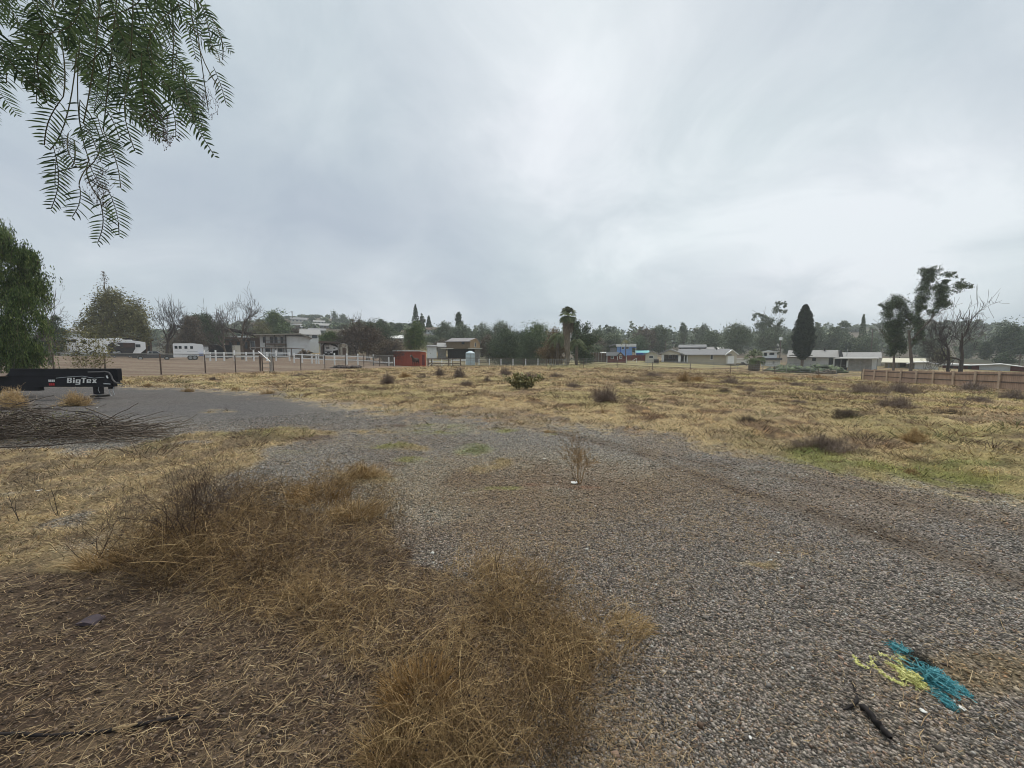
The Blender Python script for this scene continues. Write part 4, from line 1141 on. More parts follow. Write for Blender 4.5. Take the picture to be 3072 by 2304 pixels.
        v_, q2_, a_ = tubes(np.array(bst), np.full((len(bst),3), .0006), 3, rg.random(len(bst))); np_mesh('stalks', v_, q2_, None, TWIG['brown'], bo, attrs={'var': a_})['kind'] = 'stuff'
    # the rest of the canopy, above and behind the viewpoint
    n = 20000
    C = np.stack([-2.9 + 3.0*rg.normal(size=n), -1.6 + 2.0*rg.normal(size=n), 4.3 + 1.1*rg.normal(size=n)], -1)
    C = C[(np.abs(C[:,0]+2.9) < 5.5) & (C[:,2] > 3.0) & (pn(C, .9, 3.) > -.5)]
    uu, vv = project(C[:,0], C[:,1], C[:,2])
    C = C[(C[:,1] < .2) | ((vv < -120) & (C[:,1] < 3.0))]
    leaves_mesh('crown', C - off, .17, LEAF['green'], root, rg, .35, .7, 1., 1.)
near_pepper()

# ================================================================== BUILDINGS
WHITE = mat('paint_white', (.66,.68,.68), .7, .06, 1.5, dirt=.35, dirtcol=(.38,.36,.33))
WHITE2 = mat('paint_bright_white', (.78,.79,.79), .5, .03, 1.5, dirt=.2, dirtcol=(.45,.43,.40))
BEIGE = mat('siding_beige', (.44,.395,.31), .8, .06, 1.2)
CREAM = mat('siding_cream', (.54,.51,.44), .8, .06, 1.2)
GREYW = mat('weathered_grey', (.27,.26,.245), .85, .2, 2)
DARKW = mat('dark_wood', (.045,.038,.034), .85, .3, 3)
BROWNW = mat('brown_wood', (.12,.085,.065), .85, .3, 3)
TAN = mat('tan_boards', (.33,.225,.125), .85, .22, 1.2, stretch=(6,6,.6))
REDW = mat('red_boards', (.34,.085,.055), .8, .16, 1.2, dirt=.4, dirtcol=(.16,.06,.045), stretch=(5,5,.5))
REDD = mat('dark_red_siding', (.16,.045,.04), .8, .2, 2)
SHING = mat('shingle_grey', (.20,.20,.205), .9, .25, 6, bump=.3)
SHINGL = mat('shingle_light', (.28,.275,.27), .9, .22, 6, bump=.3)
SHINGD = mat('shingle_dark', (.085,.09,.095), .9, .3, 6)
ROOFW = mat('roof_white', (.68,.68,.66), .6, .06, 2, dirt=.3, dirtcol=(.4,.38,.33))
ROOFC = mat('roof_cream', (.56,.53,.42), .7, .08, 2, dirt=.3, dirtcol=(.35,.31,.24))
BLUE = mat('siding_blue', (.20,.36,.68), .75, .06, 2)
BLUED = mat('trim_blue', (.06,.14,.52), .7, .1, 2)
TEAL = mat('roof_teal', (.14,.42,.45), .6, .1, 2)
BLACKT = mat('black_tarp', (.022,.024,.027), .6, .3, 2)
GLASS = mat('window_glass', (.035,.045,.055), .15, .2, 1, spec=.6)
TIN = mat('galvanised_steel', (.36,.38,.39), .55, .12, 5, metal=.3)
PIPE = mat('rusty_pipe', (.115,.085,.07), .75, .35, 8)
PIPEG = mat('grey_pipe', (.25,.25,.24), .65, .2, 8)
CONC = mat('concrete', (.34,.33,.31), .9, .12, 3)
RUBBER = mat('tyre_rubber', (.018,.018,.018), .85, .2, 8)
TANK = mat('poly_tank', (.44,.53,.58), .5, .07, 2)
FENCEB = mat('fence_boards', (.40,.275,.20), .85, .16, 1.0, dirt=.35, dirtcol=(.19,.135,.11), stretch=(4,4,.5))
FENCEP = mat('fence_posts', (.46,.35,.26), .85, .2, 3)

class Bld:
    """a building laid out from picture measurements at one distance: u across, v down"""
    def __init__(s, name, label, cat, u0, u1, vb, Y, group=None, sink=None):
        s.uc = (u0+u1)/2; s.vb = vb; s.Y = Y
        p = P(s.uc, vb, Y); g = T(p[0], Y)
        th = math.atan2(p[0], Y); s.s = Y/FPX*CP*math.cos(th); s.sz = Y/FPX*CP
        s.g = g - p[2]                       # ground relative to the measured base line
        s.root = thing(name, label, cat, p, rz=-th, group=group)   # turned to face the field
        s.low = max(min(s.g - .5, -.2), -3.5)
    def x(s, u): return (u-s.uc)*s.s
    def z(s, v): return (s.vb-v)*s.sz
    def box(s, part, m, u0, v0, u1, v1, y0=0, y1=.1, parent=None, ground=False, bevel=0):
        z0 = s.low if ground else s.z(v1)
        return MB().box(s.x(u0), s.x(u1), y0, y1, z0, s.z(v0)).build(part, m, parent or s.root, bevel=bevel)
    def prism(s, part, m, pts, y0, y1, parent=None):
        return MB().prism([(s.x(u), s.z(v)) for u, v in pts], y0, y1).build(part, m, parent or s.root)
    def slope(s, part, m, u0, u1, ve, vr, ye, yr, yb, th=.15, parent=None, ve2=None):
        """pitched roof whose ridge runs across the picture"""
        ze, zr = s.z(ve), s.z(vr); zb = s.z(ve2 if ve2 is not None else ve)
        return MB().prism([(ye, ze), (yr, zr), (yb, zb), (yb, zb-th), (yr, zr-th-.02), (ye, ze-th)], s.x(u0), s.x(u1), 'x').build(part, m, parent or s.root)
    def window(s, u0, v0, u1, v1, y=0, frame=None, wall=None, name='window'):
        fw = .08
        f = MB().box(s.x(u0), s.x(u1), y-.05, y+.02, s.z(v1), s.z(v0)).build(name, frame or WHITE2, wall or s.root)
        MB().box(s.x(u0)+fw, s.x(u1)-fw, y-.065, y-.052, s.z(v1)+fw, s.z(v0)-fw).build('pane', GLASS, f)
        return f
    def posts(s, part, m, us, v0, v1, y, w=.12, ground=True):
        for u in us:
            MB().box(s.x(u)-w/2, s.x(u)+w/2, y, y+w, s.low if ground else s.z(v1), s.z(v0)).build(part, m, s.root)

# --- white two-storey house with balcony, and the dark lodge beside it
b = Bld('two_storey_house', 'white two-storey house with upstairs balcony above the white rail fence', 'house', 783, 933, 1066, 76)
b.prism('wall', WHITE, [(783,1075),(783,1006),(905,1002),(933,1012),(933,1075)], 1.2, 11)
b.box('end_wall', WHITE, 862, 1009, 933, 1075, 0.0, 1.19, ground=True)
b.prism('roof', mat('roof_gravel', (.27,.25,.21), .9, .2, 3), [(768,1006),(905,1000),(940,1013),(940,1015),(905,1003.5),(768,1009)], -1.2, 11.6)
b.box('balcony', BROWNW, 800, 1031, 861, 1034, -.6, 1.19)
rl = b.box('railing', PIPE, 800, 1022, 861, 1023, -.6, -.55)
for u in np.arange(801, 861, 4.2): b.box('baluster', PIPE, u, 1022, u+.6, 1031, -.6, -.56, parent=rl)
for u in (792,813,826,844): b.window(u, 1011, u+8, 1029, 1.19, DARKW)
b.window(799, 1040, 812, 1055, 1.19, DARKW); b.window(835, 1040, 848, 1055, 1.19, DARKW)
b.posts('post', DARKW, (800,827,859), 1006, 1070, -.6, .14)
b = Bld('dark_lodge', 'low dark brown lodge behind the tall bare tree', 'house', 676, 785, 1066, 82)
b.box('wall', BROWNW, 678, 1012, 785, 1070, 1, 8, ground=True)
b.prism('roof', DARKW, [(668,992),(692,986),(790,1003),(790,1008),(692,990),(668,997)], -.5, 9)
b.box('balcony', DARKW, 676, 1018, 756, 1022, -.8, .99)
for u in (690,712,735): b.window(u, 1026, u+10, 1046, .99, DARKW)
b.window(752, 1022, 768, 1048, .99, WHITE); b.box('trim', WHITE, 698, 1010, 752, 1013, -.9, -.82)
# white lower outbuilding with bright window
b = Bld('annex', 'white annex with a dark picture window right of the balcony house', 'house', 900, 962, 1045, 92)
b.box('wall', WHITE, 905, 1004, 958, 1045, 0, 8, ground=True)
b.slope('roof', SHINGL, 900, 965, 1004, 985, -.5, 5, 10)
b.window(936, 1003, 955, 1016, 0); b.window(915, 1005, 930, 1014, 0)

# --- long thin carport roof
b = Bld('carport', 'long thin flat-roofed carport in front of the white two-storey house', 'carport', 752, 918, 1076, 62)
b.prism('roof', mat('carport_roof', (.30,.28,.26), .8, .2, 3), [(752,1042),(850,1042),(918,1045),(918,1046.5),(850,1044),(752,1044)], 0, 6)
b.posts('post', PIPE, (760,790,816,853,876), 1044, 1080, .2, .12)

# --- black container, white pieces behind
b = Bld('container', 'long black storage container behind the white rail fence', 'container', 626, 698, 1062, 66)
c_ = b.box('body', BLACKT, 627, 1035, 697, 1060, 0, 2.6, ground=True, bevel=.03)
for u in np.arange(630, 696, 3.2): b.box('rib', BLACKT, u, 1036, u+1.2, 1060, -.06, -.002, parent=c_)
b = Bld('equipment_shed', 'small pale shed between the horse trailer and black container', 'shed', 608, 628, 1062, 68)
b.box('wall', WHITE, 610, 1040, 627, 1062, 0, 2.5, ground=True); b.box('roof', SHING, 608, 1037, 629, 1039.8, -.2, 2.8)
b = Bld('block_wall', 'pale block wall right of the black container', 'wall', 697, 740, 1060, 68)
b.box('wall', CREAM, 698, 1037, 728, 1060, 0, .3, ground=True); b.box('coping', CONC, 697, 1035.5, 729, 1036.9, -.05, .35)

# --- camper shelter
b = Bld('camper_shelter', 'brown open shelter with diagonal braces housing a white camper', 'shelter', 960, 1022, 1066, 72)
b.prism('roof', BROWNW, [(957,1026),(965,1024),(1012,1025),(1022,1028),(1022,1030.5),(957,1029)], -.3, 7)
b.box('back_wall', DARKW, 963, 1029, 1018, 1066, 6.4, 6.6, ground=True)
b.box('side_wall', BROWNW, 962, 1030, 970, 1066, 0.2, 6.3, ground=True)
b.posts('post', GREYW, (963,1017), 1029, 1068, 0, .16)
for (a, c) in (((964,1040),(972,1030)), ((1016,1040),(1008,1030))):
    MB().bar((b.x(a[0]),-.02,b.z(a[1])), (b.x(c[0]),-.02,b.z(c[1])), .14).build('brace', GREYW, b.root)
b = Bld('corrugated_shed', 'pale corrugated lean-to right of the camper shelter', 'shed', 1018, 1062, 1066, 76)
b.box('wall', CREAM, 1022, 1032, 1044, 1066, 0, 4, ground=True)
b.prism('roof', ROOFW, [(1017,1027),(1046,1033),(1046,1035),(1017,1029)], -.4, 4.3)
b.box('door', BROWNW, 1028, 1044, 1038, 1064, -.06, -.004)

# --- hillside houses
def hill_house(label, u0, u1, vt, vb, Y, wallm, roofm, nw=3, vr=None, cat='house'):
    b = Bld('hillside_house', label, cat, u0, u1, vb, Y); b.low = max(b.low, -1.2)
    dv = vb-vt; ve = vt + dv*.42; vr = vr or vt
    b.box('wall', wallm, u0+1, ve, u1-1, vb, 0, 9, ground=True)
    b.slope('roof', roofm, u0-1, u1+1, ve+1, vr, -.9, 4.5, 10, th=.3)
    w = (u1-u0)/(nw*2+1)
    for i in range(nw): b.window(u0+w*(2*i+1), ve+dv*.16, u0+w*(2*i+2), ve+dv*.42, -.0)
hill_house('long pale hilltop house below the utility pole', 872, 922, 951, 967, 300, CREAM, SHING, 4)
hill_house('white hillside house with a row of windows above the brown shrub tree', 872, 905, 970, 985, 235, WHITE, SHING, 3)
hill_house('white gable house at the right of the windowed hillside house', 902, 919, 972, 990, 228, WHITE, SHINGL, 1)
hill_house('pale house in the middle of the hillside', 922, 945, 969, 980, 260, CREAM, SHINGL, 2)
hill_house('small bright hillside house under the round hill trees', 940, 975, 960, 971, 290, WHITE, SHINGL, 3)
hill_house('long hillside house with a low light roof right of the gnarled oak limbs', 938, 1030, 969, 986, 215, BROWNW, SHINGL, 5)
hill_house('tiny cream hilltop house beside the skyline trees', 1000, 1018, 955, 964, 300, CREAM, SHING, 2)
hill_house('grey roofed house behind the annex', 925, 978, 983, 1001, 150, WHITE, SHING, 3)
hill_house('light roofed house glimpsed behind the gnarled oak', 1000, 1050, 1000, 1024, 120, WHITE, SHINGL, 3)
hill_house('white house with pale roof between the oak and green pepper tree', 1158, 1212, 1003, 1027, 115, CREAM, ROOFW, 3)
hill_house('terrace house above the trees left of the wooden barn', 1278, 1314, 980, 1000, 185, WHITE, BROWNW, 3)
hill_house('pale low house half hidden behind the pepper tree at far left', 212, 262, 982, 1008, 100, WHITE, SHINGL, 2)
hill_house('brown garden house seen under the dark evergreen at left', 126, 168, 1028, 1054, 84, TAN, BROWNW, 1)
b = Bld('open_barn', 'dark sloping roof open barn behind the white recreational vehicle', 'barn', 335, 462, 1052, 70)
b.prism('roof', BROWNW, [(335,1004),(352,1001),(466,1017),(466,1020),(352,1005),(335,1008)], 0, 8)
b.posts('post', BROWNW, (442,455), 1018, 1060, .3, .3)
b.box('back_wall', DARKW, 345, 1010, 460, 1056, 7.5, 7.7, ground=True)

# --- red shed
b = Bld('red_shed', 'red wooden shed with white roof edge beside the low bare tree', 'shed', 1180, 1281, 1096, 57)
b.box('wall', REDW, 1182, 1054, 1262, 1098, 0.1, 3.0, ground=True)
b.box('end_wall', mat('red_end', (.46,.12,.075), .8, .12, 1.2, stretch=(5,5,.5)), 1262, 1055, 1279, 1098, 0.0, 3.0, ground=True)
b.prism('roof', ROOFW, [(1179,1051.5),(1262,1051.5),(1283,1056),(1283,1057.5),(1262,1054),(1179,1054)], -.3, 3.3)
for u in np.arange(1186, 1262, 9): b.box('batten', REDW, u, 1055, u+.9, 1097, .06, .098)
b.box('door', REDD, 1266, 1064, 1275, 1096, -.05, -.004)

# --- wooden barn
b = Bld('wooden_barn', 'two-storey tan wooden barn with grey roof behind the water tank', 'barn', 1336, 1441, 1072, 95)
b.box('wall', mat('barn_front', (.17,.125,.075), .85, .2, 1.5, stretch=(6,6,.6)), 1339, 1023, 1410, 1046, 0, 8.5)
b.prism('gable_wall', TAN, [(1410,1046),(1410,1022),(1430,1013.5),(1440,1025),(1440,1046)], -.05, 8.5)
MB().add([(b.x(1336),-.6,b.z(1025)),(b.x(1411),-.6,b.z(1024)),(b.x(1430),4,b.z(1012.3)),(b.x(1356),4,b.z(1012.5)),
          (b.x(1336),-.6,b.z(1026.5)),(b.x(1411),-.6,b.z(1025.5)),(b.x(1430),4,b.z(1014)),(b.x(1356),4,b.z(1014))],
         [(0,1,2,3),(7,6,5,4),(0,4,5,1),(1,5,6,2),(2,6,7,3),(3,7,4,0)]).build('roof', mat('barn_roof', (.23,.215,.22), .8, .25, 2), b.root)
b.prism('roof_end', SHING, [(1429,1012.3),(1443,1029),(1442,1031),(1429,1014.5)], -.3, 8.8)
b.window(1424, 1028, 1429, 1041, -.06, CREAM, name='loft_door')
b.box('lower_wall', GREYW, 1425, 1048, 1440, 1074, 0, 8, ground=True)
b.box('eave', CREAM, 1404, 1044, 1447, 1046.5, -1.5, .3)
b.box('stall_wall', DARKW, 1342, 1047, 1424, 1074, 3, 8, ground=True)
b.window(1385, 1026, 1394, 1033, -.0, DARKW)
b = Bld('lean_to', 'white lean-to stables left of the wooden barn', 'stable', 1280, 1338, 1070, 90)
b.box('wall', WHITE, 1281, 1038, 1310, 1072, 0, 4, ground=True)
b.slope('roof', SHING, 1279, 1312, 1039, 1034, -.4, 3, 5, .12)
b = Bld('grey_stable', 'grey stable with light roof joined to the barn', 'stable', 1310, 1342, 1072, 93)
b.box('wall', GREYW, 1313, 1040, 1338, 1073, 0, 5, ground=True)
b.slope('roof', SHINGL, 1311, 1340, 1040, 1027, -.4, 4, 6, .12)
b.box('awning', CREAM, 1322, 1045, 1360, 1047, -2.2, -.02)

# --- water tank
loc = at(1411, 78); H = P(1411, 1052, 78)[2]-loc[2]; rad = 14*78/FPX
tk = thing('water_tank', 'pale blue-grey plastic water tank in front of the wooden barn', 'water tank', loc)
tb = MB().tube([(0,0,0),(0,0,H*.28),(0,0,H*.29),(0,0,H*.31),(0,0,H*.32),(0,0,H*.56),(0,0,H*.57),(0,0,H*.59),(0,0,H*.6),(0,0,H*.84)], rad, 24)
tb.build('body', TANK, tk, smooth_=False)
MB().tube([(0,0,H*.84),(0,0,H*.9)], rad*1.0, 24, rad*.75).build('shoulder', TANK, tk)
MB().tube([(0,0,H*.9),(0,0,H*.98)], rad*.75, 24, rad*.2).build('dome', TANK, tk)
MB().tube([(0,0,H*.97),(0,0,H)], rad*.22, 16).build('lid', mat('lid', (.3,.35,.38)), tk)
for i in range(4): MB().tube([(0,0,H*(.12+.2*i)),(0,0,H*(.12+.2*i)+.06)], rad*1.025, 24).build('hoop', TIN, tk)
MB().bar((rad*.1,-rad*1.03,0),(rad*.1,-rad*1.03,H*.8), .06).build('pipe', PIPEG, tk)

# --- playhouse, blue house
b = Bld('playhouse', 'small dark red playhouse with white trim and grey roof', 'playhouse', 1818, 1881, 1087, 84)
b.box('wall', REDD, 1820, 1066, 1853, 1088, 0, 4, ground=True)
b.prism('gable_wall', REDD, [(1852,1088),(1852,1066),(1861,1058),(1870,1066),(1878,1068),(1878,1088)], -.3, 4)
b.slope('roof', SHINGD, 1817, 1856, 1067, 1056, -.5, 2, 4.4, .12)
b.prism('gable_roof', SHINGD, [(1849,1067),(1861,1055.6),(1873,1067),(1881,1069),(1881,1070.4),(1872,1068.6),(1861,1058),(1850,1068.8)], -.6, 4.3)
b.prism('gable_trim', CREAM, [(1855,1066),(1861,1060.5),(1867,1066)], -.37, -.31)
for u in (1820,1851,1877.5): b.box('corner_trim', WHITE2, u, 1067, u+1.4, 1088, -.36, -.305 if u > 1830 else -.02, ground=True)
b.window(1832, 1068, 1841, 1077, 0); b.window(1858, 1068, 1866, 1076, -.3)
b.box('door', REDD, 1867, 1070, 1875, 1087, -.35, -.305)
b = Bld('blue_house', 'bright blue house with pale flat roof behind the red playhouse', 'house', 1846, 1910, 1068, 118)
b.box('wall', BLUE, 1850, 1040, 1896, 1070, 0, 8, ground=True)
b.box('corner', BLUED, 1859, 1040, 1862, 1068, -.06, -.003)
b.prism('roof', ROOFW, [(1847,1032.5),(1908,1032),(1908,1040),(1848,1040)], -.7, 8.5)
b.window(1864, 1041, 1872, 1048, 0); b.window(1876, 1041, 1886, 1047, 0)
b.box('porch', BLUED, 1897, 1041, 1908, 1043, -.5, 3); b.posts('porch_post', WHITE, (1907,), 1041, 1068, -.4, .2)
b = Bld('teal_roof_house', 'low teal-roofed house right of the bright blue house', 'house', 1905, 1950, 1068, 122)
b.box('wall', BLUE, 1908, 1058, 1946, 1070, 0, 6, ground=True); b.slope('roof', TEAL, 1904, 1948, 1058, 1051, -.6, 4, 7, .15)
b.box('awning', BLUED, 1908, 1059, 1928, 1062, -1.5, -.1)
b = Bld('grey_gable_house', 'weathered grey gable house left of the blue house', 'house', 1828, 1850, 1066, 124)
b.box('wall', GREYW, 1830, 1044, 1849, 1068, 0, 6, ground=True); b.prism('roof', SHINGL, [(1826,1037),(1843,1031),(1852,1036),(1852,1039),(1843,1034),(1826,1040)], -.5, 7)
# --- long beige house
b = Bld('ranch_house', 'long beige ranch house with gabled porch and white garage door', 'house', 1965, 2212, 1090, 85)
b.box('wall', BEIGE, 2059, 1062, 2176, 1092, 0, 9, ground=True)
b.box('porch_wall', GREYW, 1985, 1062, 2062, 1092, 3, 9, ground=True)
b.slope('roof', SHING, 2030, 2190, 1064, 1046, -.7, 4.5, 9.6, .15)
b.prism('porch_roof', SHINGL, [(1970,1062),(2007,1046.5),(2052,1062),(2052,1065),(2007,1050),(1970,1065)], -1.0, 6)
b.prism('porch_gable', CREAM, [(1982,1060),(2007,1050.5),(2040,1061),(2040,1064),(1982,1064)], -.6, -.45)
b.prism('garage_wall', CREAM, [(2175,1092),(2175,1062),(2191,1051),(2204,1062),(2204,1092)], -.4, 9)
b.prism('garage_roof', WHITE2, [(2170,1065),(2191,1049),(2210,1063),(2210,1065),(2191,1051.5),(2172,1066.5)], -.9, 9.5)
gd = b.box('garage_door', WHITE2, 2179, 1068, 2197, 1090, -.46, -.41); 
for k in range(4): b.box('panel', WHITE2, 2180, 1069+k*5.2, 2196, 1073.2+k*5.2, -.475, -.465, parent=gd)
b.window(2129, 1065, 2138, 1079, 0); b.window(2000, 1064, 2012, 1078, 2.99); b.window(2020, 1064, 2034, 1078, 2.99)
b.box('porch_deck', CONC, 1985, 1086, 2062, 1092, -.4, 2.99, ground=True)
b.posts('porch_post', WHITE2, (1984,2037), 1063, 1090, -.4, .5)
b.posts('porch_post', WHITE, (2052,2061), 1063, 1090, -.3, .2)
rl = b.box('railing', DARKW, 1988, 1079, 2034, 1080, -.3, -.25)
for u in np.arange(1989, 2034, 2.2): b.box('baluster', DARKW, u, 1080, u+.4, 1087, -.3, -.26, parent=rl)
for u in (2097,2148): b.box('roof_vent', DARKW, u, 1043, u+2.5, 1050, 3.6, 4)
b = Bld('cottage', 'small cream gabled cottage left of the ranch house porch', 'house', 1932, 1978, 1088, 83)
b.prism('wall', CREAM, [(1936,1089),(1936,1062),(1954,1055),(1972,1062),(1972,1089)], 0, 7)
b.prism('roof', SHINGL, [(1930,1064),(1954,1053),(1977,1062.5),(1977,1065),(1954,1055.5),(1931,1066.5)], -.5, 7.4)
b.window(1946, 1067, 1960, 1075, 0); b.window(1952, 1057.5, 1957, 1060.5, 0)
b.box('skirting', DARKW, 1961, 1078, 1976, 1088, -.7, -.4)
hill_house('hip-roofed brown house behind the beige ranch house', 2035, 2118, 1033, 1052, 140, BROWNW, SHING, 4)
hill_house('white roofed house behind the right end of the ranch house', 2112, 2142, 1040, 1054, 140, WHITE, SHINGL, 2)
hill_house('flat light roofed building behind the garage gable', 2150, 2184, 1041, 1052, 138, GREYW, ROOFW, 2)
# brown fence in front of blue house, white slide
b = Bld('privacy_fence', 'dark red-brown privacy fence between playhouse and cottage', 'fence', 1878, 1936, 1084, 92)
b.box('panel', REDD, 1880, 1066, 1935, 1086, 0, .1, ground=True)
b.posts('post', BROWNW, np.arange(1880, 1937, 11), 1065, 1086, -.12, .11)
b = Bld('play_slide', 'white play slide on the lawn right of the red playhouse', 'slide', 1896, 1912, 1082, 82)
b.prism('chute', WHITE2, [(1897,1081),(1908,1075),(1910,1075),(1899,1082)], 0, .6)
b.box('ladder', WHITE, 1909, 1075, 1910, 1082, .1, .5, ground=True)
b = Bld('board_fence', 'grey vertical board fence right of the fan palm behind the lawn', 'fence', 1755, 1822, 1076, 88)
b.box('panel', BROWNW, 1756, 1058, 1820, 1078, 0, .08, ground=True)
b.posts('post', GREYW, np.arange(1756, 1822, 8), 1057, 1078, -.14, .12)
b = Bld('tin_roof_shed', 'small pale-roofed shed over the board fence beside the playhouse', 'shed', 1802, 1820, 1070, 93)
b.box('wall', GREYW, 1804, 1060, 1819, 1072, 0, 3, ground=True); b.slope('roof', ROOFW, 1801, 1821, 1061, 1056, -.3, 2, 3.4, .1)
# --- white house with upper balcony
b = Bld('balcony_house', 'white house with upstairs sunroom left of the cypress', 'house', 2280, 2345, 1098, 82)
b.box('wall', WHITE2, 2282, 1080, 2340, 1098, 0, 7, ground=True)
b.box('lower_roof', SHINGD, 2278, 1074, 2345, 1080, -1.2, 7.4)
b.box('upper_wall', WHITE2, 2284, 1055, 2329, 1073.8, .3, 6)
b.prism('roof', WHITE, [(2281,1055),(2303,1050.5),(2332,1055),(2332,1057),(2281,1057)], -.1, 6.4)
b.window(2305, 1057, 2322, 1066, .3); b.window(2288, 1057, 2300, 1069, .3)
b.window(2290, 1083, 2298, 1092, 0); b.window(2316, 1083, 2324, 1092, 0)
for k, u in enumerate(np.arange(2284, 2340, 6)): b.box('picket', WHITE, u, 1082, u+1.2, 1096, -2.0, -1.9, ground=True)
b = Bld('white_shed', 'long low white shed between the garage and bushy palm', 'shed', 2203, 2260, 1092, 90)
b.box('wall', WHITE2, 2204, 1078, 2250, 1092, 0, 3, ground=True); b.box('roof', WHITE, 2202, 1076.5, 2252, 1077.9, -.2, 3.2)
hill_house('tiny white house beyond the lamp pole', 2325, 2352, 1030, 1047, 170, CREAM, SHINGL, 2)
# --- white ranch house right of the cypress
b = Bld('white_ranch_house', 'white ranch house with grey roof behind the cypress trunk', 'house', 2356, 2520, 1102, 80)
b.box('wall', WHITE, 2358, 1070, 2516, 1102, 0, 9, ground=True)
b.slope('roof', SHINGL, 2356, 2512, 1071, 1050, -.9, 4.5, 10, .16)
b.prism('hip', SHINGD, [(2512,1052),(2518,1050),(2524,1070),(2513,1070)], -.6, 8)
b.window(2435, 1070, 2446, 1083, 0, DARKW); b.window(2484, 1071, 2497, 1094, 0, DARKW, name='doorway')
b.box('chimney', DARKW, 2469, 1046, 2473, 1053, 3.6, 4.4); b.box('chimney_cap', DARKW, 2467.5, 1045, 2474.5, 1046, 3.4, 4.6)
b.prism('porch_roof', GREYW, [(2364,1066),(2400,1063),(2436,1066),(2436,1068),(2364,1068)], -2.4, -.92)
# --- tarp covered shed
b = Bld('tarp_shed', 'open shed with white roof edge and black tarp left of the board fence', 'shed', 2499, 2640, 1113, 68)
b.box('roof', ROOFW, 2499, 1073.5, 2632, 1076.5, -.4, 5)
b.box('side_tarp', BLACKT, 2500, 1077, 2503, 1116, -.2, 4.5, ground=True)
b.box('front_tarp', BLACKT, 2503.2, 1077, 2516, 1116, -.15, -.05, ground=True)
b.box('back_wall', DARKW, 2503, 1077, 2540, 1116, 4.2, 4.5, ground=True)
b.box('panel', GREYW, 2545, 1077, 2612, 1116, .4, .6, ground=True)
b.box('door', WHITE, 2537, 1082, 2544, 1103, .5, .6); b.box('white_panel', WHITE, 2613, 1078, 2628, 1110, .3, .5, ground=True)
b.posts('post', PIPEG, (2520,2544,2580,2612,2628), 1077, 1114, -.1, .1)
b = Bld('grey_roof_cottage', 'cottage with broad grey shingle roof behind the tarp shed', 'house', 2515, 2645, 1095, 84)
b.box('wall', CREAM, 2522, 1072, 2640, 1098, 0, 8, ground=True)
b.slope('roof', SHINGL, 2517, 2642, 1073, 1056.5, -.8, 4, 9, .15)
b.box('vent_pipe', TIN, 2537, 1047, 2539, 1068, -.9, -.7)
b = Bld('cream_barn', 'low barn with long cream metal roof behind the large gum trees', 'barn', 2640, 2782, 1110, 72)
b.box('wall', mat('straw_wall', (.36,.33,.22), .85, .2, 1.5), 2652, 1086, 2775, 1112, .5, 6, ground=True)
b.slope('roof', ROOFC, 2640, 2776, 1087, 1075, -.6, 4, 7, .14)
b.box('doorway', DARKW, 2698, 1088, 2716, 1100, .4, .49)
for u in (2664, 2690, 2724): b.posts('post', GREYW, (u,), 1087, 1110, -.4, .16)
b = Bld('white_barn', 'white walled barn with bright curved eave over the board fence', 'barn', 2716, 2816, 1112, 66)
b.box('wall', WHITE, 2742, 1090, 2813, 1114, 0.3, 6, ground=True)
b.prism('roof', ROOFW, [(2716,1091),(2742,1086),(2780,1085),(2815,1094),(2815,1096),(2780,1087.5),(2742,1088.5),(2716,1093)], -.4, 6.3)
b.box('door', WHITE2, 2780, 1098, 2788, 1112, .22, .29)
b = Bld('red_stable', 'dark red stable row with thin pale roof behind the dead trees', 'stable', 2812, 3140, 1112, 68)
b.box('wall', REDD, 2815, 1096, 2935, 1114, 0.4, 5, ground=True)
b.box('red_end_wall', REDD, 3030, 1098, 3130, 1114, .4, 5, ground=True)
b.box('pale_wall', WHITE, 2936, 1094, 3029, 1114, 0.2, 5, ground=True)
b.prism('roof', ROOFW, [(2812,1096),(2840,1092),(2905,1096),(2970,1093),(3000,1091),(3072,1099),(3140,1100),(3140,1101.5),(3072,1100.5),(3000,1092.8),(2970,1094.8),(2905,1098),(2812,1098)], -.6, 5.3)
for k, u in enumerate((2838, 2868, 2900)): b.box('stall_door', DARKW, u, 1099, u+12, 1112, .3, .39)
hill_house('pale house beyond the treetops behind the ranch house chimney', 2484, 2512, 1034, 1048, 160, WHITE, ROOFW, 2)

# --- poles, lamp, wires
def pole(name, label, u, Y, vt, cat, arms=1, extra=None, r=.12):
    loc = at(u, Y); H = P(u, vt, Y)[2]-loc[2]
    t = thing(name, label, cat, loc)
    MB().tube([(0,0,-.2),(0,0,H)], r, 8, r*.75).build('pole', BARK, t)
    for k in range(arms): MB().box(-1.1, 1.1, -.06-r, .06-r, H-.5-k*.9, H-.36-k*.9).build('crossarm', BARK, t)
    if arms:
        for sx in (-1, -.4, .4, 1): MB().tube([(sx,-r,H-.36),(sx,-r,H-.15)], .05, 6).build('insulator', TIN, t)
    return t, H
pole('utility_pole', 'utility pole with crossarm on the hilltop skyline', 882, 300, 933, 'utility pole', 2, r=.35)
pole('utility_pole', 'thin utility pole just left of the weeping gum', 2613, 110, 985, 'utility pole', 1)
pole('utility_pole', 'short pole with crossarm at the far right edge', 3061, 75, 1061, 'utility pole', 1)
pole('utility_pole', 'slim pole standing among the trees left of the beige ranch house', 1995, 115, 1022, 'utility pole', 0)
t, H = pole('lamp_pole', 'dark pole topped by a white box between white house and cypress', 2340, 84, 1020, 'lamp pole', 0, r=.09)
MB().box(-.22, .22, -.2, .2, H-.05, H+.62).build('box_head', WHITE2, t, bevel=.03)
t, H = pole('floodlight_pole', 'thin pole carrying a small dark plate above the dead trees', 2878, 80, 1078, 'pole', 0, r=.06)
MB().box(-.3, .3, -.1, .1, H, H+.12).build('plate', TIN, t)
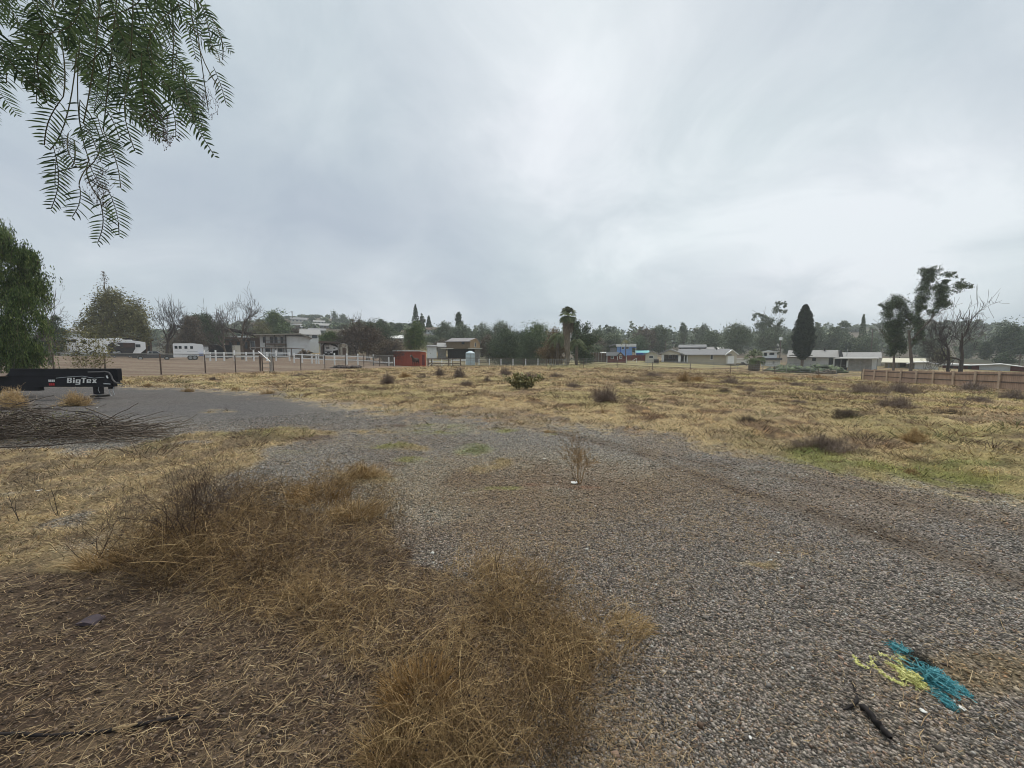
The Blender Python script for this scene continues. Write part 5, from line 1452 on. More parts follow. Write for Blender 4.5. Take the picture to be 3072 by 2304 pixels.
for k, (a, c, lb) in enumerate((((1990,1026,115),(2345,1042,84),'upper utility wire crossing above the ranch house roof'), ((1990,1037,115),(2345,1050,84),'lower utility wire crossing behind the ranch house roof'))):
    pa, pb = np.array(P(*a)), np.array(P(*c)); tt = np.linspace(0,1,14)[:,None]
    pts = pa*(1-tt)+pb*tt; pts[:,2] -= 0.8*np.sin(np.pi*tt[:,0])
    o = MB().tube(list(pts), .022, 5).build('power_line', BLACKT); tag(o, lb, 'power line')

# ================================================================== FENCES
def ginterp(pts, step):
    """walk a ground polyline given as (u, Y) pairs in metres"""
    xy = np.array([(X(u, Y), Y) for u, Y in pts]); seg = np.linalg.norm(np.diff(xy, axis=0), axis=1); cum = np.concatenate([[0], np.cumsum(seg)])
    n = max(1, int(round(cum[-1]/step))); d = np.linspace(0, cum[-1], n+1)
    return np.stack([np.interp(d, cum, xy[:,0]), np.interp(d, cum, xy[:,1])], -1)
def fence(name, label, pts, step, h, postm, railm, rails, pw=.06, rw=.045, mesh=None, group=None, posth=None, round_=True):
    q = ginterp(pts, step); z = terrain(q[:,0], q[:,1])
    o0 = np.array([q[0,0], q[0,1], z[0]])
    root = thing(name, label, 'fence', tuple(o0), group=group)
    W = np.stack([q[:,0], q[:,1], z], -1) - o0
    for p_ in W:
        m = MB()
        if round_: m.tube([p_-[0,0,.2], p_+[0,0,(posth or h)]], pw/2, 8)
        else: m.box(p_[0]-pw/2, p_[0]+pw/2, p_[1]-pw/2, p_[1]+pw/2, p_[2]-.2, p_[2]+(posth or h))
        m.build('post', postm, root)
    for rh in rails:
        m = MB()
        for a, c in zip(W[:-1], W[1:]):
            off = np.array([0, -pw/2-rw/2 if not round_ else 0, rh])
            m.bar(a+off, c+off, rw if round_ else .03, rw)
        m.build('rail', railm, root)
    if mesh:
        sp, wd = mesh; dd = np.linspace(0, 1, 2)
        parts = []
        cum = np.concatenate([[0], np.cumsum(np.linalg.norm(np.diff(W[:,:2], axis=0), axis=1))]); Lt = cum[-1]
        s0 = np.arange(-h, Lt, sp); 
        for sgn in (1, -1):
            a = s0 if sgn > 0 else s0 + h; bq = s0 + h if sgn > 0 else s0
            za, zb = np.full(len(s0), .04), np.full(len(s0), h)
            ac = np.clip(a, 0, Lt); bc = np.clip(bq, 0, Lt)
            za = np.where(a == ac, za, .04 + (h-.04)*np.abs(ac-a)/h); zb = np.where(bq == bc, zb, h - (h-.04)*np.abs(bq-bc)/h)
            def pos(s_, zz): return np.stack([np.interp(s_, cum, W[:,0]), np.interp(s_, cum, W[:,1]), np.interp(s_, cum, W[:,2]) + zz], -1)
            pth = np.stack([pos(ac, za), pos((ac+bc)/2, (za+zb)/2), pos(bc, zb)], 1)
            parts.append(ribbons(pth, np.full(pth.shape[:2], wd), np.full(len(pth), .5), side=np.array([[[0,1.,0]]]) ))
        v, qd, a_ = join_geo(parts); np_mesh('mesh', v, qd, None, PIPEG, root)
    return root
fence('chain_link_fence', 'chain link fence in front of the ploughed paddock on the left', [(-420,25),(0,25),(390,26),(550,28),(680,32),(778,36)], 3.05, 1.5, PIPE, PIPEG, (1.5,), .09, .055, (.06,.0055))
fence('chain_link_fence', 'chain link fence from the pipe gate to the red shed', [(818,37),(967,42),(1080,47),(1180,53)], 3.05, 1.5, PIPE, PIPEG, (1.5,), .09, .055, (.06,.0055))
fence('chain_link_fence', 'low wire fence from the red shed past the water tank', [(1283,56),(1440,60),(1640,62)], 4.2, 1.35, PIPE, PIPE, (1.3,), .075, .04, (.08,.005))
g = thing('pipe_gate', 'double-post pipe gate in the chain link fence with white board leaning', 'gate', at(797, 36.5))
for x in (-.55,-.38,.38,.55): MB().tube([(x,0,-.1),(x,0,1.75)], .055, 8).build('post', PIPEG if x > 0 else PIPE, g)
for z in (.35,.75,1.15,1.45): MB().bar((-.38,0,z),(.38,0,z), .04).build('rail', PIPEG, g)
o = MB().bar((0,0,1.5),(1.0,.1,.55), .14, .03); o = o.build('white_board', WHITE2, loc=tuple(np.array(at(776,35.6))+[0,0,.42])); tag(o, 'white board leaning diagonally across the pipe gate', 'board')

def rail_fence(label, us, Y0, Y1, h=1.25, rails=(1.12,.62), w=.14, m=None, rm=None, name='rail_fence', tall=None):
    m = m or WHITE2
    n = len(us); Ys = np.linspace(Y0, Y1, n); P0 = np.array([at(u, y) for u, y in zip(us, Ys)]); o0 = P0[0]
    root = thing(name, label, 'fence', tuple(o0)); Wp = P0-o0
    for i, p_ in enumerate(Wp):
        hh = h + (.25 if (tall and i % tall == 0) else 0)
        MB().box(p_[0]-w/2, p_[0]+w/2, p_[1]-w/2, p_[1]+w/2, p_[2]-.2, p_[2]+hh).build('post', m, root)
    for rh in rails:
        for a, c in zip(Wp[:-1], Wp[1:]):
            MB().bar(a+[0,-w/2-.025,rh], c+[0,-w/2-.025,rh], .045, .13 if rm is None else .07).build('rail', rm or m, root)
    return root
rail_fence('white post and rail fence behind the horse trailer and black container', [613,630,647,672,703,738,761,800,828,868], 51, 53, tall=2)
rail_fence('white rail corral in front of the two-storey house', [882,906,935,948,955,972,1003], 50, 49.5)
rail_fence('white rail fence right of the camper shelter', [1003,1040,1073,1120], 50, 52, tall=1)
rail_fence('fallen-railed white fence left of the red shed', [1120,1166,1182], 52, 54, rails=(.5,))
rail_fence('short white corral fence right of the red shed roof', [1284,1298,1325,1354], 68, 70, rails=(1.1,.6))
rail_fence('white rail fence stepping down to the water tank', [1354,1380,1397], 72, 74, rails=(1.1,.9))
rail_fence('row of white posts with thin dark rails under the dense trees', [1437,1468,1503,1539,1577,1614,1652], 74, 72, h=1.35, rails=(1.0,.55), w=.2, rm=PIPE)
rail_fence('weathered brown corral rail fence right of the red shed', [1284,1295,1346,1381], 57, 59, rails=(1.2,.5), m=BROWNW, w=.18)
for k, (u, lb) in enumerate(((1288,'left leaning white plank against the brown corral fence'),(1305,'short middle white plank against the brown corral fence'),(1327,'right leaning white plank against the brown corral fence'))):
    p_ = at(u, 56.5); o = MB().bar((-.45,0,0),(.35,0,.5 if k != 1 else .35), .12, .04).build('plank', WHITE2, loc=p_); tag(o, lb, 'plank')
# right-hand field fences
fence('wire_fence', 'long wire field fence with brown posts crossing in front of the beige house', [(1655,64),(1838,61),(1983,59),(2141,56),(2316,53),(2412,52),(2590,51)], 5.2, 1.3, PIPE, PIPE, (.62,), .09, .05, (.14,.006))
fence('pipe_corral', 'light pipe rail fence across the lawn beyond the wire fence', [(1700,72),(1900,70),(2100,68),(2290,64)], 3.6, 1.25, PIPEG, PIPEG, (1.2,.85,.5), .05, .03)
fence('pipe_corral', 'grey pipe corral panels in front of the cypress and white ranch house', [(2292,60),(2440,58),(2597,55)], 3.2, 1.75, PIPEG, PIPEG, (1.7,1.4,1.1,.8,.5,.2), .055, .035)
fence('picket_gate_fence', 'cluster of dark close-set pickets at the foot of the fan palm', [(1642,63),(1700,62.5)], .35, 1.25, PIPEG, PIPEG, (1.1,.3), .06, .04)

# brown board fence on the right
def board_fence():
    us = [2597,2630,2668,2710,2757,2808,2869,2936,3009,3105,3225,3370]
    x0, y0 = X(2597, 50), 50.0; x1, y1 = X(3072, 30), 30.0
    root0 = (x0, y0, T(x0, y0))
    root = thing('board_fence', 'tan wooden board fence with posts and rails on the right', 'fence', root0)
    d = np.array([x1-x0, y1-y0]); d /= np.linalg.norm(d); nrm = np.array([-d[1], d[0]]);
    if nrm @ np.array([x0, y0]) > 0: nrm = -nrm          # towards the field
    # distance along the line for each post column
    S = []
    for u in us:
        k = (u-W0/2)/FPX*CP
        S.append((k*y0-x0)/(d[0]-k*d[1]))
    vt = np.interp(us, [2597,2672,2757,2869,3009,3072,3370],[1107,1110,1112.5,1114,1114.5,1115,1115])
    pts = []
    for s_, u, v in zip(S, us, vt):
        x, y = x0+d[0]*s_, y0+d[1]*s_; zt = P(u, v, y)[2]; pts.append((x-root0[0], y-root0[1], T(x,y)-root0[2], zt-root0[2]))
    for (a, c) in zip(pts[:-1], pts[1:]):
        L = math.hypot(c[0]-a[0], c[1]-a[1]); nb = max(4, int(L/.15)); m = MB()
        for i in range(nb):
            t0, t1 = i/nb+.002, (i+1)/nb-.004
            A = np.array(a)+(np.array(c)-a)*t0; B = np.array(a)+(np.array(c)-a)*t1; off = -nrm*.03
            j = random.uniform(-.012,.012)
            vs = [(A[0]+off[0],A[1]+off[1],A[2]-.1),(B[0]+off[0],B[1]+off[1],B[2]-.1),(B[0]+off[0],B[1]+off[1],B[3]-.04+j),(A[0]+off[0],A[1]+off[1],A[3]-.04+j)]
            vs += [(p[0]-nrm[0]*.02,p[1]-nrm[1]*.02,p[2]) for p in vs]
            m.add(vs, [(0,1,2,3),(7,6,5,4),(0,4,5,1),(1,5,6,2),(2,6,7,3),(3,7,4,0)])
        m.build('panel', FENCEB, root)
        for fr in (.18, .58):
            za = a[3]-(a[3]-a[2])*fr; zc = c[3]-(c[3]-c[2])*fr
            MB().bar((a[0]+nrm[0]*.0,a[1]+nrm[1]*.0,za),(c[0]+nrm[0]*.0,c[1]+nrm[1]*.0,zc), .045, .10).build('rail', BROWNW, root)
    for p_ in pts:
        MB().box(p_[0]+nrm[0]*.06-.075, p_[0]+nrm[0]*.06+.075, p_[1]+nrm[1]*.06-.075, p_[1]+nrm[1]*.06+.075, p_[2]-.2, p_[3]+.03).build('post', FENCEP, root)
board_fence()

# ================================================================== VEHICLES
def wheel(parent, x, y, z, r=.36, w=.24, along='y'):
    """tyre with a rim; axle along y"""
    m = MB().tube([(x,y,z),(x,y+w*.12,z),(x,y+w*.88,z),(x,y+w,z)], r, 20)
    wh = m.build('wheel', RUBBER, parent)
    MB().tube([(x,y-.015,z),(x,y+.02,z)], r*.58, 16).build('rim', TIN, wh)
    return wh
# horse trailer
b = Bld('horse_trailer', 'white horse trailer with four small dark windows behind the chain link fence', 'trailer', 521, 614, 1079, 55)
PWH = mat('vehicle_white', (.80,.81,.82), .35, .03, 1, spec=.5, dirt=.15, dirtcol=(.5,.48,.44))
b.prism('body', PWH, [(522,1072),(522,1034),(524,1031),(582,1030),(600,1031.5),(611,1033),(613,1036),(613,1058),(606,1064),(590,1072)], 0, 2.1)
for u in (527,539,556,573): b.window(u, 1038.5, u+8.5, 1046.5, -.0, GLASS)
b.box('stripe', mat('decal_grey', (.25,.27,.30)), 528, 1053, 545, 1053.8, -.012, -.003); b.box('stripe', mat('decal_grey2', (.25,.27,.30)), 563, 1054.5, 598, 1055.3, -.012, -.003)
b.box('door', PWH, 546.5, 1034, 549, 1072, -.02, -.003); b.box('front_door', PWH, 595, 1038, 606, 1060, -.02, -.003)
b.box('fender', TIN, 566, 1066, 592, 1067.5, -.15, .2)
for u in (572, 585): wheel(b.root, b.x(u), -.05, b.z(1073), .36)
b.box('hay_tarp', mat('blue_tarp', (.10,.17,.42), .6), 599, 1061, 614, 1067, -.6, -.1)
MB().bar((b.x(613),1,b.z(1068)),(b.x(622),1,b.z(1071)), .12).build('tongue', DARKW, b.root)
# fifth-wheel recreational vehicle (long, white top, dark flank)
b = Bld('travel_trailer', 'long white recreational vehicle with dark flank behind the young leafy shrub', 'recreational vehicle', 222, 446, 1064, 58)
b.prism('body', PWH, [(300,1060),(300,1017),(330,1014),(420,1022),(444,1025),(444,1046),(425,1060)], 0, 2.5)
b.prism('flank', mat('flank_dark', (.045,.042,.045), .4, .1, 2), [(326,1060),(326,1034),(340,1027),(410,1028),(410,1045),(400,1060)], -.03, -.003)
b.window(411, 1032, 427, 1041, 0, GLASS); b.window(345, 1030, 355, 1034, -.035, WHITE)
b.box('slide_out', mat('slide_dark', (.07,.045,.04), .5), 372, 1028, 408, 1042, -.35, -.04)
for u in (352,385): b.box('roof_unit', PWH, u, 1013 if u < 370 else 1018, u+18, 1022.5, .8, 1.7, bevel=.05)
b.box('decal', WHITE2, 352, 1034, 362, 1037, -.045, -.032)
wheel(b.root, b.x(345), -.1, b.z(1058), .40); wheel(b.root, b.x(357), -.1, b.z(1058), .40)
b = Bld('motorhome', 'white motorhome with cab-over window left of the long recreational vehicle', 'motorhome', 182, 300, 1064, 60)
b.prism('body', PWH, [(204,1058),(204,1014),(232,1012),(300,1016),(300,1060)], 0, 2.5)
b.prism('cab', PWH, [(183,1062),(183,1040),(190,1022),(203.5,1020),(203.5,1062)], .1, 2.4)
b.window(209, 1020, 232, 1028, 0, GLASS); b.window(246, 1022, 262, 1029, 0, GLASS); b.window(186, 1024, 192, 1032, .1, GLASS)
b.box('skirt', WHITE, 205, 1050, 298, 1061, -.05, -.004)
wheel(b.root, b.x(225), -.1, b.z(1061), .40); wheel(b.root, b.x(280), -.1, b.z(1061), .40)
# pickup
def pickup(label, u0, u1, vb, Y, paint, cabm, flip=1):
    b = Bld('pickup_truck', label, 'pickup truck', u0, u1, vb, Y)
    L = (u1-u0)*b.s; s_ = L/5.6
    body = [(0,.45),(0,1.02),(1.95,1.08),(3.75,1.10),(5.3,1.02),(5.6,.85),(5.6,.42),(5.05,.40),(4.95,.72),(4.3,.72),(4.2,.38),(1.5,.38),(1.4,.72),(.75,.72),(.65,.42)]
    x0 = -L/2
    MB().prism([(x0+x*s_, z*s_) for x, z in body], 0, 1.9*s_).build('body', paint, b.root)
    cab = [(1.95,1.085),(2.1,1.72),(3.35,1.78),(4.1,1.12),(3.75,1.105)]
    cb = MB().prism([(x0+x*s_, z*s_) for x, z in cab], .08*s_, 1.82*s_).build('cab', cabm, b.root)
    for pn_ in ([(2.2,1.15),(2.25,1.62),(2.62,1.65),(2.62,1.15)], [(2.72,1.15),(2.72,1.66),(3.3,1.66),(3.8,1.16)]):
        MB().prism([(x0+x*s_, z*s_) for x, z in pn_], .06*s_, .078*s_).build('window', GLASS, b.root)
    for x in (1.08, 4.62): wheel(b.root, x0+x*s_, -.04, .40*s_, .38*s_)
    MB().box(x0+5.6*s_, x0+5.68*s_, .1, 1.8*s_, .42*s_, .62*s_).build('bumper', TIN, b.root)
    MB().box(x0+5.5*s_, x0+5.61*s_, -.02, .3*s_, .72*s_, .86*s_).build('headlight', WHITE2, b.root)
    return b
pickup('dark pickup truck with silver cab parked left of the horse trailer', 398, 524, 1081, 53.5, mat('paint_dark', (.045,.045,.05), .35, .1, 1, spec=.5), mat('paint_silver', (.36,.37,.38), .35, .05, 1, spec=.5))
pickup('dark pickup truck loaded behind the white travel trailer flank', 330, 402, 1073, 54.6, mat('paint_black', (.025,.025,.03), .35, .1, 1, spec=.5), mat('paint_black2', (.03,.03,.035), .35, .1, 1, spec=.5))
pickup('white pickup showing its cab above the black container', 628, 672, 1045, 69.2, PWH, PWH)
pickup('dark blue car shape under the evergreen at far left', 126, 160, 1062, 70, mat('paint_navy', (.03,.04,.07), .35), mat('paint_navy2', (.03,.04,.07), .35))
pickup('dark vehicle parked right of the white shed near the bushy palm', 2208, 2246, 1097, 74, mat('paint_grey', (.05,.05,.05), .4), mat('paint_grey2', (.05,.05,.05), .4))
pickup('small pale car behind the white rail fence left of the water tank', 1362, 1386, 1082, 82, PWH, PWH)
# white camper in its shelter
b = Bld('camper', 'white camper with one window parked under the brown shelter', 'camper', 972, 1004, 1064, 73)
b.prism('body', PWH, [(974,1060),(974,1036),(978,1034),(998,1036),(1014,1042),(1014,1050),(1000,1052),(998,1060)], 0.2, 2.4)
b.window(979, 1042, 989, 1046, .2, GLASS); b.window(1001, 1043, 1007, 1046, .2, GLASS)
b.box('roof_unit', PWH, 987, 1033, 993, 1036, .8, 1.6); b.box('stripe', mat('decal_dark', (.12,.13,.15)), 976, 1053, 996, 1055, .17, .195)
wheel(b.root, b.x(986), .1, b.z(1061), .36)

# ---------------- black flatbed trailer with BigTex lettering
def big_trailer():
    Y = 12.6; s_ = Y/FPX
    loc = at(200, Y); zg = loc[2]
    blk = mat('trailer_black', (.010,.010,.014), .55, .3, 3, spec=.2)
    t = thing('flatbed_trailer', 'black gooseneck flatbed trailer end with white lettering parked at the left', 'trailer', loc)
    def x(u): return X(u, Y)-loc[0]
    def z(v): return P(200, v, Y)[2]-zg
    # neck side beam
    m = MB().prism([(x(-420), z(1160)), (x(-420), z(1130)), (x(14), z(1127)), (x(24), z(1121)), (x(33), z(1106)), (x(352), z(1105.5)), (x(352), z(1142)), (x(336), z(1143)), (x(336), z(1160)), (x(112), z(1158)), (x(112), z(1172)), (x(-420), z(1172))], -.05, .10)
    m.build('frame', blk, t, bevel=.008)
    MB().box(x(33), x(352), -.075, -.052, z(1109), z(1105.5)).build('top_flange', blk, t)
    MB().box(x(100), x(338), -.095, -.052, z(1160), z(1157.5)).build('bottom_flange', blk, t)
    MB().box(x(14), x(300), -.065, -.052, z(1128), z(1126.4)).build('seam', blk, t)
    MB().box(x(-420), x(24), -.3, 1.4, z(1129.5), z(1126.5)).build('deck', BROWNW, t)
    # jack leg with foot
    MB().box(x(258), x(275), .11, .29, z(1184), z(1160)).build('jack', blk, t, bevel=.01)
    MB().box(x(253), x(280), .05, .40, z(1193), z(1187)).build('jack_foot', mat('jack_foot', (.03,.028,.025), .8), t)
    MB().tube([(x(266),.2,z(1188)),(x(266),.2,z(1180))], .06, 10).build('jack_tube', TIN, t)
    # coupler cluster
    MB().box(x(318), x(337), -.12, .2, z(1150), z(1118)).build('coupler', blk, t, bevel=.02)
    MB().tube([(x(327),-.02,z(1143)),(x(327),-.02,z(1160)),(x(327),-.02,z(1166))], .075, 12).build('coupler_tube', blk, t)
    MB().tube([(x(328),-.14,z(1126)),(x(329),-.14,z(1131)),(x(331),-.14,z(1134))], .02, 6).build('latch_pin', WHITE2, t)
    MB().tube([(x(320),-.16,z(1150)),(x(338),-.16,z(1151))], .022, 6).build('handle', TIN, t)
    pts = [(x(270),-.1,z(1116)),(x(300),-.1,z(1115.5)),(x(322),-.12,z(1114)),(x(336),-.14,z(1117)),(x(344),-.16,z(1126)),(x(349),-.18,z(1138)),(x(358),-.2,z(1146)),(x(370),-.2,z(1149)),(x(377),-.2,z(1149.5))]
    MB().tube(pts, .022, 8).build('hose', mat('hose_dark', (.10,.095,.095), .5), t)
    pts = [(x(170),-.075,z(1134)),(x(210),-.09,z(1130)),(x(250),-.085,z(1128)),(x(285),-.09,z(1134)),(x(318),-.12,z(1131))]
    MB().tube(pts, .010, 6).build('cable', TIN, t)
    for (u, v0, v1) in ((293,1160,1178),(326,1166,1186),(337,1160,1183)):
        MB().tube([(x(u),-.05,z(v0)),(x(u-2),-.06,z((v0+v1)/2)),(x(u+1),-.05,z(v1))], .009, 6).build('chain', TIN, t)
    MB().tube([(x(326),-.05,z(1183)),(x(331),-.05,z(1188)),(x(337),-.05,z(1182))], .009, 6).build('chain_loop', TIN, t)
    # pair of wheels under the rear deck
    for u in (-60, -150): wheel(t, x(u), -.1, .40, .40, .28)
    # lettering: separate letters drawn as slanted bold shapes
    wm = mat('lettering_white', (.72,.72,.70), .6, .05, 3)
    def letter(ch, u0, w, v0, v1, y=-.085):
        """strokes in a 0..1 box, sheared to the right"""
        sh = .18
        def q(a, c_): return (x(u0 + w*a) + sh*(c_-.0)*(z(v0)-z(v1))*.9, z(v1) + (z(v0)-z(v1))*c_)
        S = {'B': [[(0,0),(.95,0),(.95,.16),(0,.16)],[(0,.42),(.9,.42),(.9,.58),(0,.58)],[(0,.84),(.92,.84),(.92,1),(0,1)],[(.0,.16),(.32,.16),(.32,.84),(.0,.84)],[(.68,.16),(1,.16),(1,.42),(.68,.42)],[(.66,.58),(.97,.58),(.97,.84),(.66,.84)]],
             'i': [[(.1,0),(.9,0),(.9,.66),(.1,.66)],[(.1,.78),(.9,.78),(.9,.98),(.1,.98)]],
             'g': [[(0,.52),(1,.52),(1,.68),(0,.68)],[(0,0),(.32,0),(.32,.52),(0,.52)],[(.32,0),(.68,0),(.68,.14),(.32,.14)],[(.68,-.3),(1,-.3),(1,.52),(.68,.52)],[(0,-.3),(.68,-.3),(.68,-.15),(0,-.15)]],
             'T': [[(-.12,.82),(1.15,.82),(1.15,1),(-.12,1)],[(.3,0),(.7,0),(.7,.82),(.3,.82)]],
             'e': [[(0,0),(1,0),(1,.14),(0,.14)],[(0,.27),(1,.27),(1,.41),(0,.41)],[(0,.56),(1,.56),(1,.70),(0,.70)],[(0,.14),(.3,.14),(.3,.27),(0,.27)],[(0,.41),(.3,.41),(.3,.56),(0,.56)],[(.7,.41),(1,.41),(1,.56),(.7,.56)]],
             'x': [[(0,0),(.38,0),(1,.70),(.62,.70)],[(.62,0),(1,0),(.38,.70),(0,.70)]]}[ch]
        m = MB()
        for k, st in enumerate(S): m.prism([q(a, c_) for a, c_ in st], y-.004-.0006*k, y)
        m.build('letter', wm, t)
    for ch, u0, w in (('B',199,14),('i',216,6),('g',225,14),('T',243,11),('e',258,13),('x',274,14)):
        letter(ch, u0, w, 1133, 1148.5, y=-.0555)
    # small model decal: white blocky figures above red ones
    dm = mat('decal_red', (.45,.03,.035), .6); 
    for k in range(4):
        MB().box(x(144+k*5), x(147.6+k*5), -.060, -.0555, z(1145), z(1138.5)).build('decal_figure', wm, t)
    for k in range(3):
        MB().box(x(144.5+k*6), x(149+k*6), -.060, -.0555, z(1156), z(1148.5)).build('decal_figure', dm, t)
big_trailer()

# ================================================================== ANIMAL: brown horse by the red shed
def horse():
    loc = at(1247, 55.5)
    t = thing('horse', 'dark brown horse standing against the right end of the red shed', 'horse', loc, rz=R(-104))
    t.scale = (.92,.92,.92)
    HB = mat('horse_coat', (.055,.032,.024), .7, .25, 4)
    verts = []; edges = []; rad = []
    def ch(pts, start=None):
        prev = start
        for (p, r_) in pts:
            verts.append(p); rad.append(r_); i = len(verts)-1
            if prev is not None: edges.append((prev, i))
            prev = i
        return prev
    ch([((0,0,1.12),.30)])                                        # belly root 0
    r1 = ch([((.45,0,1.15),.31),((.75,0,1.22),.27)], 0)            # chest 1,2
    ch([((1.0,0,1.45),.17),((1.2,0,1.68),.13),((1.32,0,1.84),.13),((1.50,0,1.74),.10),((1.72,0,1.58),.07)], 2)
    h1 = ch([((-.45,0,1.18),.32),((-.72,0,1.20),.27)], 0)
    for s in (-1, 1):
        ch([((.62,s*.17,.85),.12),((.62,s*.17,.52),.065),((.62,s*.17,.18),.045),((.66,s*.17,.03),.06)], 1)
        ch([((-.60,s*.18,.86),.16),((-.55,s*.18,.62),.085),((-.75,s*.18,.50),.06),((-.70,s*.18,.18),.045),((-.66,s*.18,.03),.06)], h1)
    me = bpy.data.meshes.new('body'); me.from_pydata(verts, edges, []); o = bpy.data.objects.new('body', me); COL.objects.link(o); o.parent = t
    me.materials.append(HB)
    m = o.modifiers.new('skin', 'SKIN'); m2 = o.modifiers.new('sub', 'SUBSURF'); m2.levels = m2.render_levels = 1
    for i, r_ in enumerate(rad): me.skin_vertices[0].data[i].radius = (r_, r_)
    me.skin_vertices[0].data[0].use_root = True
    for s in (-1, 1): MB().tube([(1.33,s*.07,1.92),(1.35,s*.08,2.04)], .035, 6, .008).build('ear', HB, t)
    MB().tube([(-.92,0,1.25),(-1.02,0,1.0),(-1.0,0,.55)], .07, 7, .03).build('tail', BLACKT, t)
    MB().tube([(.85,0,1.52),(1.05,0,1.72),(1.24,0,1.93)], .05, 6).build('mane', BLACKT, t)
    MB().box(1.52,1.78,-.02,.02,1.70,1.78).build('blaze', WHITE, t)
horse()

# ================================================================== DEBRIS: rock pile etc. in the distance
def lumps(name, label, cat, u, Y, wu, hv, n, m, seed, kind=None):
    rg = np.random.default_rng(seed); loc = at(u, Y); s_ = Y/FPX; w = wu*s_; h = hv*s_
    base = np.array([[1,0,0],[0,1,0],[-1,0,0],[0,-1,0],[0,0,1],[0,0,-1]], float)
    F = np.array([[0,1,4],[1,2,4],[2,3,4],[3,0,4],[1,0,5],[2,1,5],[3,2,5],[0,3,5]])
    x = rg.uniform(-.5,.5,n); y = rg.uniform(-.3,.3,n); top = np.cos(np.pi*x)**.7*h*(.75+.4*np.sin(x*9+seed))
    z = rg.random(n)*np.maximum(top, .05)
    sz = w*.05*(.5+rg.random(n))
    V = base[None]*(.6+.8*rg.random((n,6,1)))*sz[:,None,None]*np.array([1.4,1,.8]) + np.stack([x*w, y*w*.6, z*.9],-1)[:,None]
    o = np_mesh(name, V.reshape(-1,3), None, (F[None]+6*np.arange(n)[:,None,None]).reshape(-1,3), m, loc=loc, attrs={'var': np.repeat(rg.random(n), 6)})
    return tag(o, label, cat, kind=kind)
lumps('rubble_pile', 'grey-brown rubble heap right of the white two-storey house', 'rubble', 925, 60, 85, 24, 260, LEAF['brown'], 3, 'stuff')
lumps('debris_pile', 'low dark heap of pulled weeds along the chain link fence', 'debris', 1037, 44, 80, 10, 200, TWIG['dark'], 4, 'stuff')
lumps('scrap_pile', 'dark clutter and shrubs under the cypress tree', 'debris', 2420, 66, 190, 24, 420, LEAF['dark'], 5, 'stuff')
lumps('scrap_pile', 'grey clutter heaped in front of the tarp shed', 'debris', 2480, 62, 60, 16, 160, LEAF['brown'], 6, 'stuff')
lumps('round_bale', 'dark coiled heap beside the brown corral fence', 'bale', 1357, 57, 13, 11, 60, TWIG['dark'], 7)

# ================================================================== FIELD WEEDS AND FOREGROUND
def bush(name, label, u, v, w, h, col='tumble', n=None, seed=0, dense=1.0, group=None, cat='weed', flat=False):
    """ball of fine curved twigs: v is the picture height of the foot, w and h in picture px"""
    rg = np.random.default_rng(1000+seed); x, y, z = gp(u, v); s_ = y/FPX; Wd, H = w*s_*1.45*math.cos(math.atan2(x, y))**.7, h*s_; px = y/373.
    n = n or int(min(1500, max(150, 230*dense*(w*h/1200.)**.5)))
    K = 4; az = rg.random(n)*6.28; rr = rg.random(n)**.6*(.72+.3*np.sin(az*2+seed)+.22*np.sin(az*5+seed*2.3))
    bx = np.cos(az)*Wd*.42*rr*(.9 if flat else .6); by = np.sin(az)*Wd*.30*rr*(.9 if flat else .5)
    el = rg.random(n); tx = np.cos(az)*Wd*.5*rr*(1-.35*el) + rg.normal(0,.04*Wd,n); ty = np.sin(az)*Wd*.38*rr*(1-.35*el)
    tz = H*np.sqrt(np.clip(1-rr**2,.03,1))*(.30+.8*rg.random(n))*(.85+.3*np.sin(az*3+seed*1.7))
    p0 = np.stack([bx, by, -.02+0*bx], -1); p3 = np.stack([tx, ty, tz], -1)
    t = np.linspace(0,1,K)[None,:,None]
    pth = p0[:,None]*(1-t) + p3[:,None]*t + rg.normal(0, .07*H, (n,K,3))*np.sin(np.pi*t)
    # side twiglets in the outer shell
    m = n*2; k = rg.integers(0, n, m); tt = .45+.55*rg.random(m); q0 = p0[k]*(1-tt[:,None]) + p3[k]*tt[:,None]
    d = rg.normal(size=(m,3)); d[:,2] = np.abs(d[:,2])*.5; d /= np.linalg.norm(d,axis=1,keepdims=True)
    L = H*(.15+.22*rg.random(m)); q3 = q0 + d*L[:,None]
    pth2 = q0[:,None]*(1-t) + q3[:,None]*t + rg.normal(0,.02*H,(m,K,3))
    w1 = max(.0022, px*.17); base = rg.random()*.25
    v1, q1, a1 = ribbons(pth, np.full((n,K), w1), np.clip(base + rg.random(n)*.7*1, 0, 1))
    v2, q2, a2 = ribbons(pth2, np.full((m,K), w1*.8), np.clip(base + .3 + rg.random(m)*.7, 0, 1))
    V, Q, A = join_geo([(v1,q1,a1),(v2,q2,a2)])
    V = V[:]; V[:,2] = np.maximum(V[:,2], -.03)
    o = np_mesh(name, V, Q, None, TWIG[col], loc=(x, y, z), attrs={'var': A})
    return tag(o, label, cat, group)
